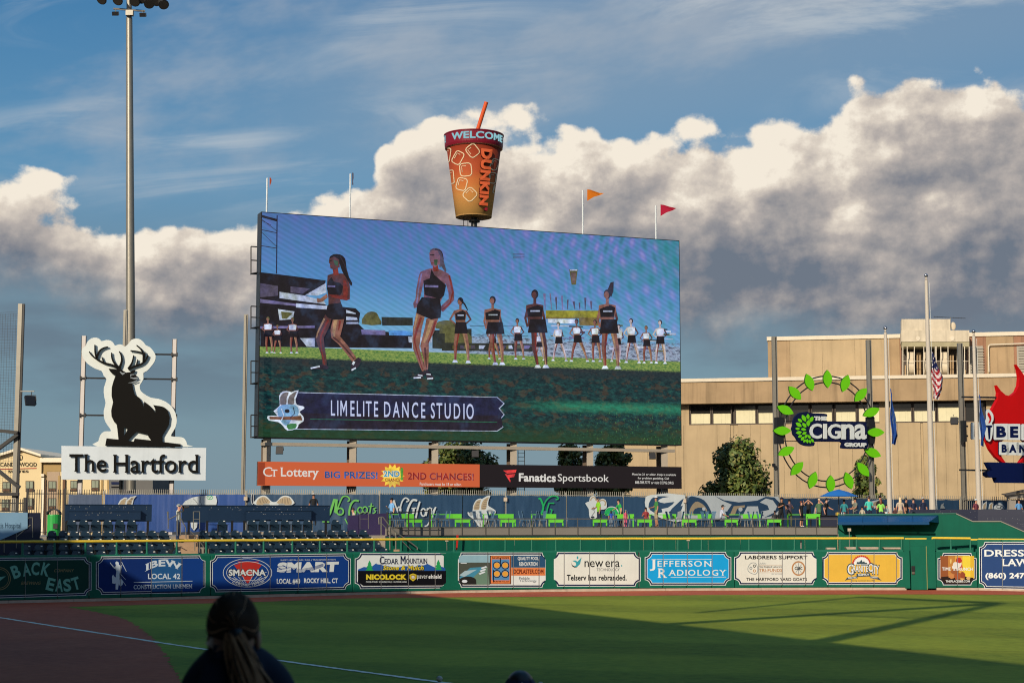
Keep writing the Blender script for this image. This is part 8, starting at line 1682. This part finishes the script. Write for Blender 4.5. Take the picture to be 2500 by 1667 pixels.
E_ = [(0, 1), (1, 2), (2, 3), (3, 4), (4, 5), (5, 6), (3, 7), (7, 8), (8, 9), (9, 10), (3, 11), (11, 12), (12, 13), (13, 14), (0, 15), (15, 16), (16, 17), (0, 18), (18, 19), (19, 20)]
R_ = [(.16, .12), (.14, .11), (.17, .12), (.13, .10), .072, (.066, .078), (.072, .09), .085, .068, .055, .04, .085, .068, .055, .04, .10, .075, .05, .10, .075, .05]
me = skinned([(x, -y, z) for x, y, z in V], E_, R_, 0, 2); me.materials.clear(); me.materials.append(jacket); me.materials.append(SKINS[1])
for p in me.polygons: p.material_index = 1 if p.center.z > 1.565 else 0; p.use_smooth = True
ob = bpy.data.objects.new('body', me); COL.objects.link(ob); ob.parent = w
mb = MB(); mb.ell((0, -.005, 1.635), (.082, .10, .112), bh, 28, 18, R=Matrix.Rotation(.5, 3, 'X'), z0=-.92); rr = random.Random(2)
for k in range(70):   # combed strands from the hairline to the tie
    a = -PI * .55 + PI * 1.1 * k / 69; x = .083 * math.sin(a); z = 1.635 + .107 * math.cos(a); pts = [(x * .9, .05 * math.cos(a), z - .02), (x * 1.03, -.03, z), (x * .85 + .008, -.075, z - .02 - .02 * math.cos(a)), (.018 + x * .3, -.108, 1.632 + (z - 1.635) * .35), (.026, -.118, 1.618)]
    strand(mb, [Vector(p) for p in smooth(pts, 3, False)], .0055, .004, bh2 if rr.random() < .22 else bh)
local(mb, 'hair', w)
mb = MB(); mb.lathe((.026, -.122, 1.605), [(.018, 0), (.022, .012), (.018, .024)], dsteel, 12); local(mb, 'hair_tie', w)
mb = MB()
for k in range(420):
    a, r = rr.uniform(0, 2 * PI), rr.random() ** .5; ph = rr.uniform(0, 6); pts = []; ox, oy = rr.gauss(0, .014), rr.gauss(0, .008); cl_ = int(a * 2.2)
    for j in range(14):
        b = j / 13; s_ = (.022 + .058 * math.sin(min(1, b * 1.25) * PI * .62)) * (1 - .3 * max(0, b - .75)); pts.append(Vector((.020 + .17 * b + r * math.cos(a) * s_ + ox * b + .009 * math.sin(b * 11 + cl_ * 1.7), -.125 - .015 * b + r * math.sin(a) * s_ * .55, 1.612 - .47 * b + .004 * math.sin(ph + b * 9))))
    strand(mb, pts, .0042, .0022, bh2 if rr.random() < .6 else bh, 4)
local(mb, 'ponytail', w)
for sx in (-1, 1): mb = MB(); mb.ell((sx * .082, .0, 1.585), (.010, .022, .033), SKINS[1], 10, 8); local(mb, 'ear', w)
mb = MB(); mb.lathe((0, .0, 1.515), [(.100, -.03), (.076, .045), (.073, .06), (.067, .057), (.072, 0)], jacket, 20); local(mb, 'collar', w)
Yq = 9.4; cp = P3(1270, 1688, Yq); capm = M('cloth_dark_purple_cap', (0.014, 0.010, 0.034), rough=.8, var=.3, scale=20)
g2_ = person('person in a dark purple baseball cap at the bottom edge seen from behind', (cp.x, Yq, cp.z - 1.64), PI, 1.72, M('cloth_dark_tee', (0.012, 0.012, 0.016)), M('cloth_dark_trousers', (0.02, 0.02, 0.025)), 1, 'brown')
mb = MB(); hz_ = 1.645; mb.ell((0, .0, hz_), (.098, .112, .098), capm, 24, 14, z0=0.0)
for k in range(6): a = PI * k / 3 + .3; strand(mb, [Vector((.099 * math.cos(a) * math.cos(b), .113 * math.sin(a) * math.cos(b), hz_ + .099 * math.sin(b))) for b in [j * PI / 16 for j in range(9)]], .0022, .0022, black)
mb.ell((0, 0, hz_ + .098), (.009, .009, .008), dsteel, 8, 6); mb.prism([(x, y, hz_ + .008) for x, y in ((-.085, -.09), (-.06, -.17), (0, -.195), (.06, -.17), (.085, -.09))], (0, 0, .006), capm); c_ap = local(mb, 'cap', g2_)
mb = MB(); mb.prism([(-.022, .110, hz_ + .045), (-.010, .108, hz_ + .058), (-.006, .108, hz_ + .043), (-.016, .112, hz_ + .036)], (0, .004, .002), shoe_w); mb.add([(-.035, .1185, hz_ + .016), (-.012, .1195, hz_ + .018), (-.005, .1195, hz_ + .005), (-.03, .1195, hz_ + .002)], [(0, 1, 2, 3)], shoe_w); local(mb, 'cap_badge', g2_, False)
bw_ = M('baseball_leather', (0.46, 0.44, 0.38), rough=.6, var=.08, scale=30)
for i, (u, v, Y) in enumerate(((1073, 1656.5, 19.5), (1320, 1671, 19.5))):
    p = P3(u, v, Y); mb = MB(); mb.ell(p, (.037, .037, .037), bw_, 24, 16); t = thing('baseball', ['white baseball in the air above the white foul line near the bottom edge', 'white baseball half cut off by the bottom edge right of the purple cap'][i], 'baseball', p, 'baseballs in the air'); mb.build('leather', t, smooth=True)
    mb = MB(); Rb = Matrix.Rotation(.7, 3, 'Y'); strand(mb, [p + Rb @ Vector((.0375 * math.cos(a), -.0375 * abs(math.sin(a)) * .6 - .006, .014 * math.sin(2 * a) + .01)) * 1.01 for a in [k * PI / 12 for k in range(13)]], .0016, .0016, PM('stitch_dark', 70, 50, 46), 4); mb.build('stitching', t)
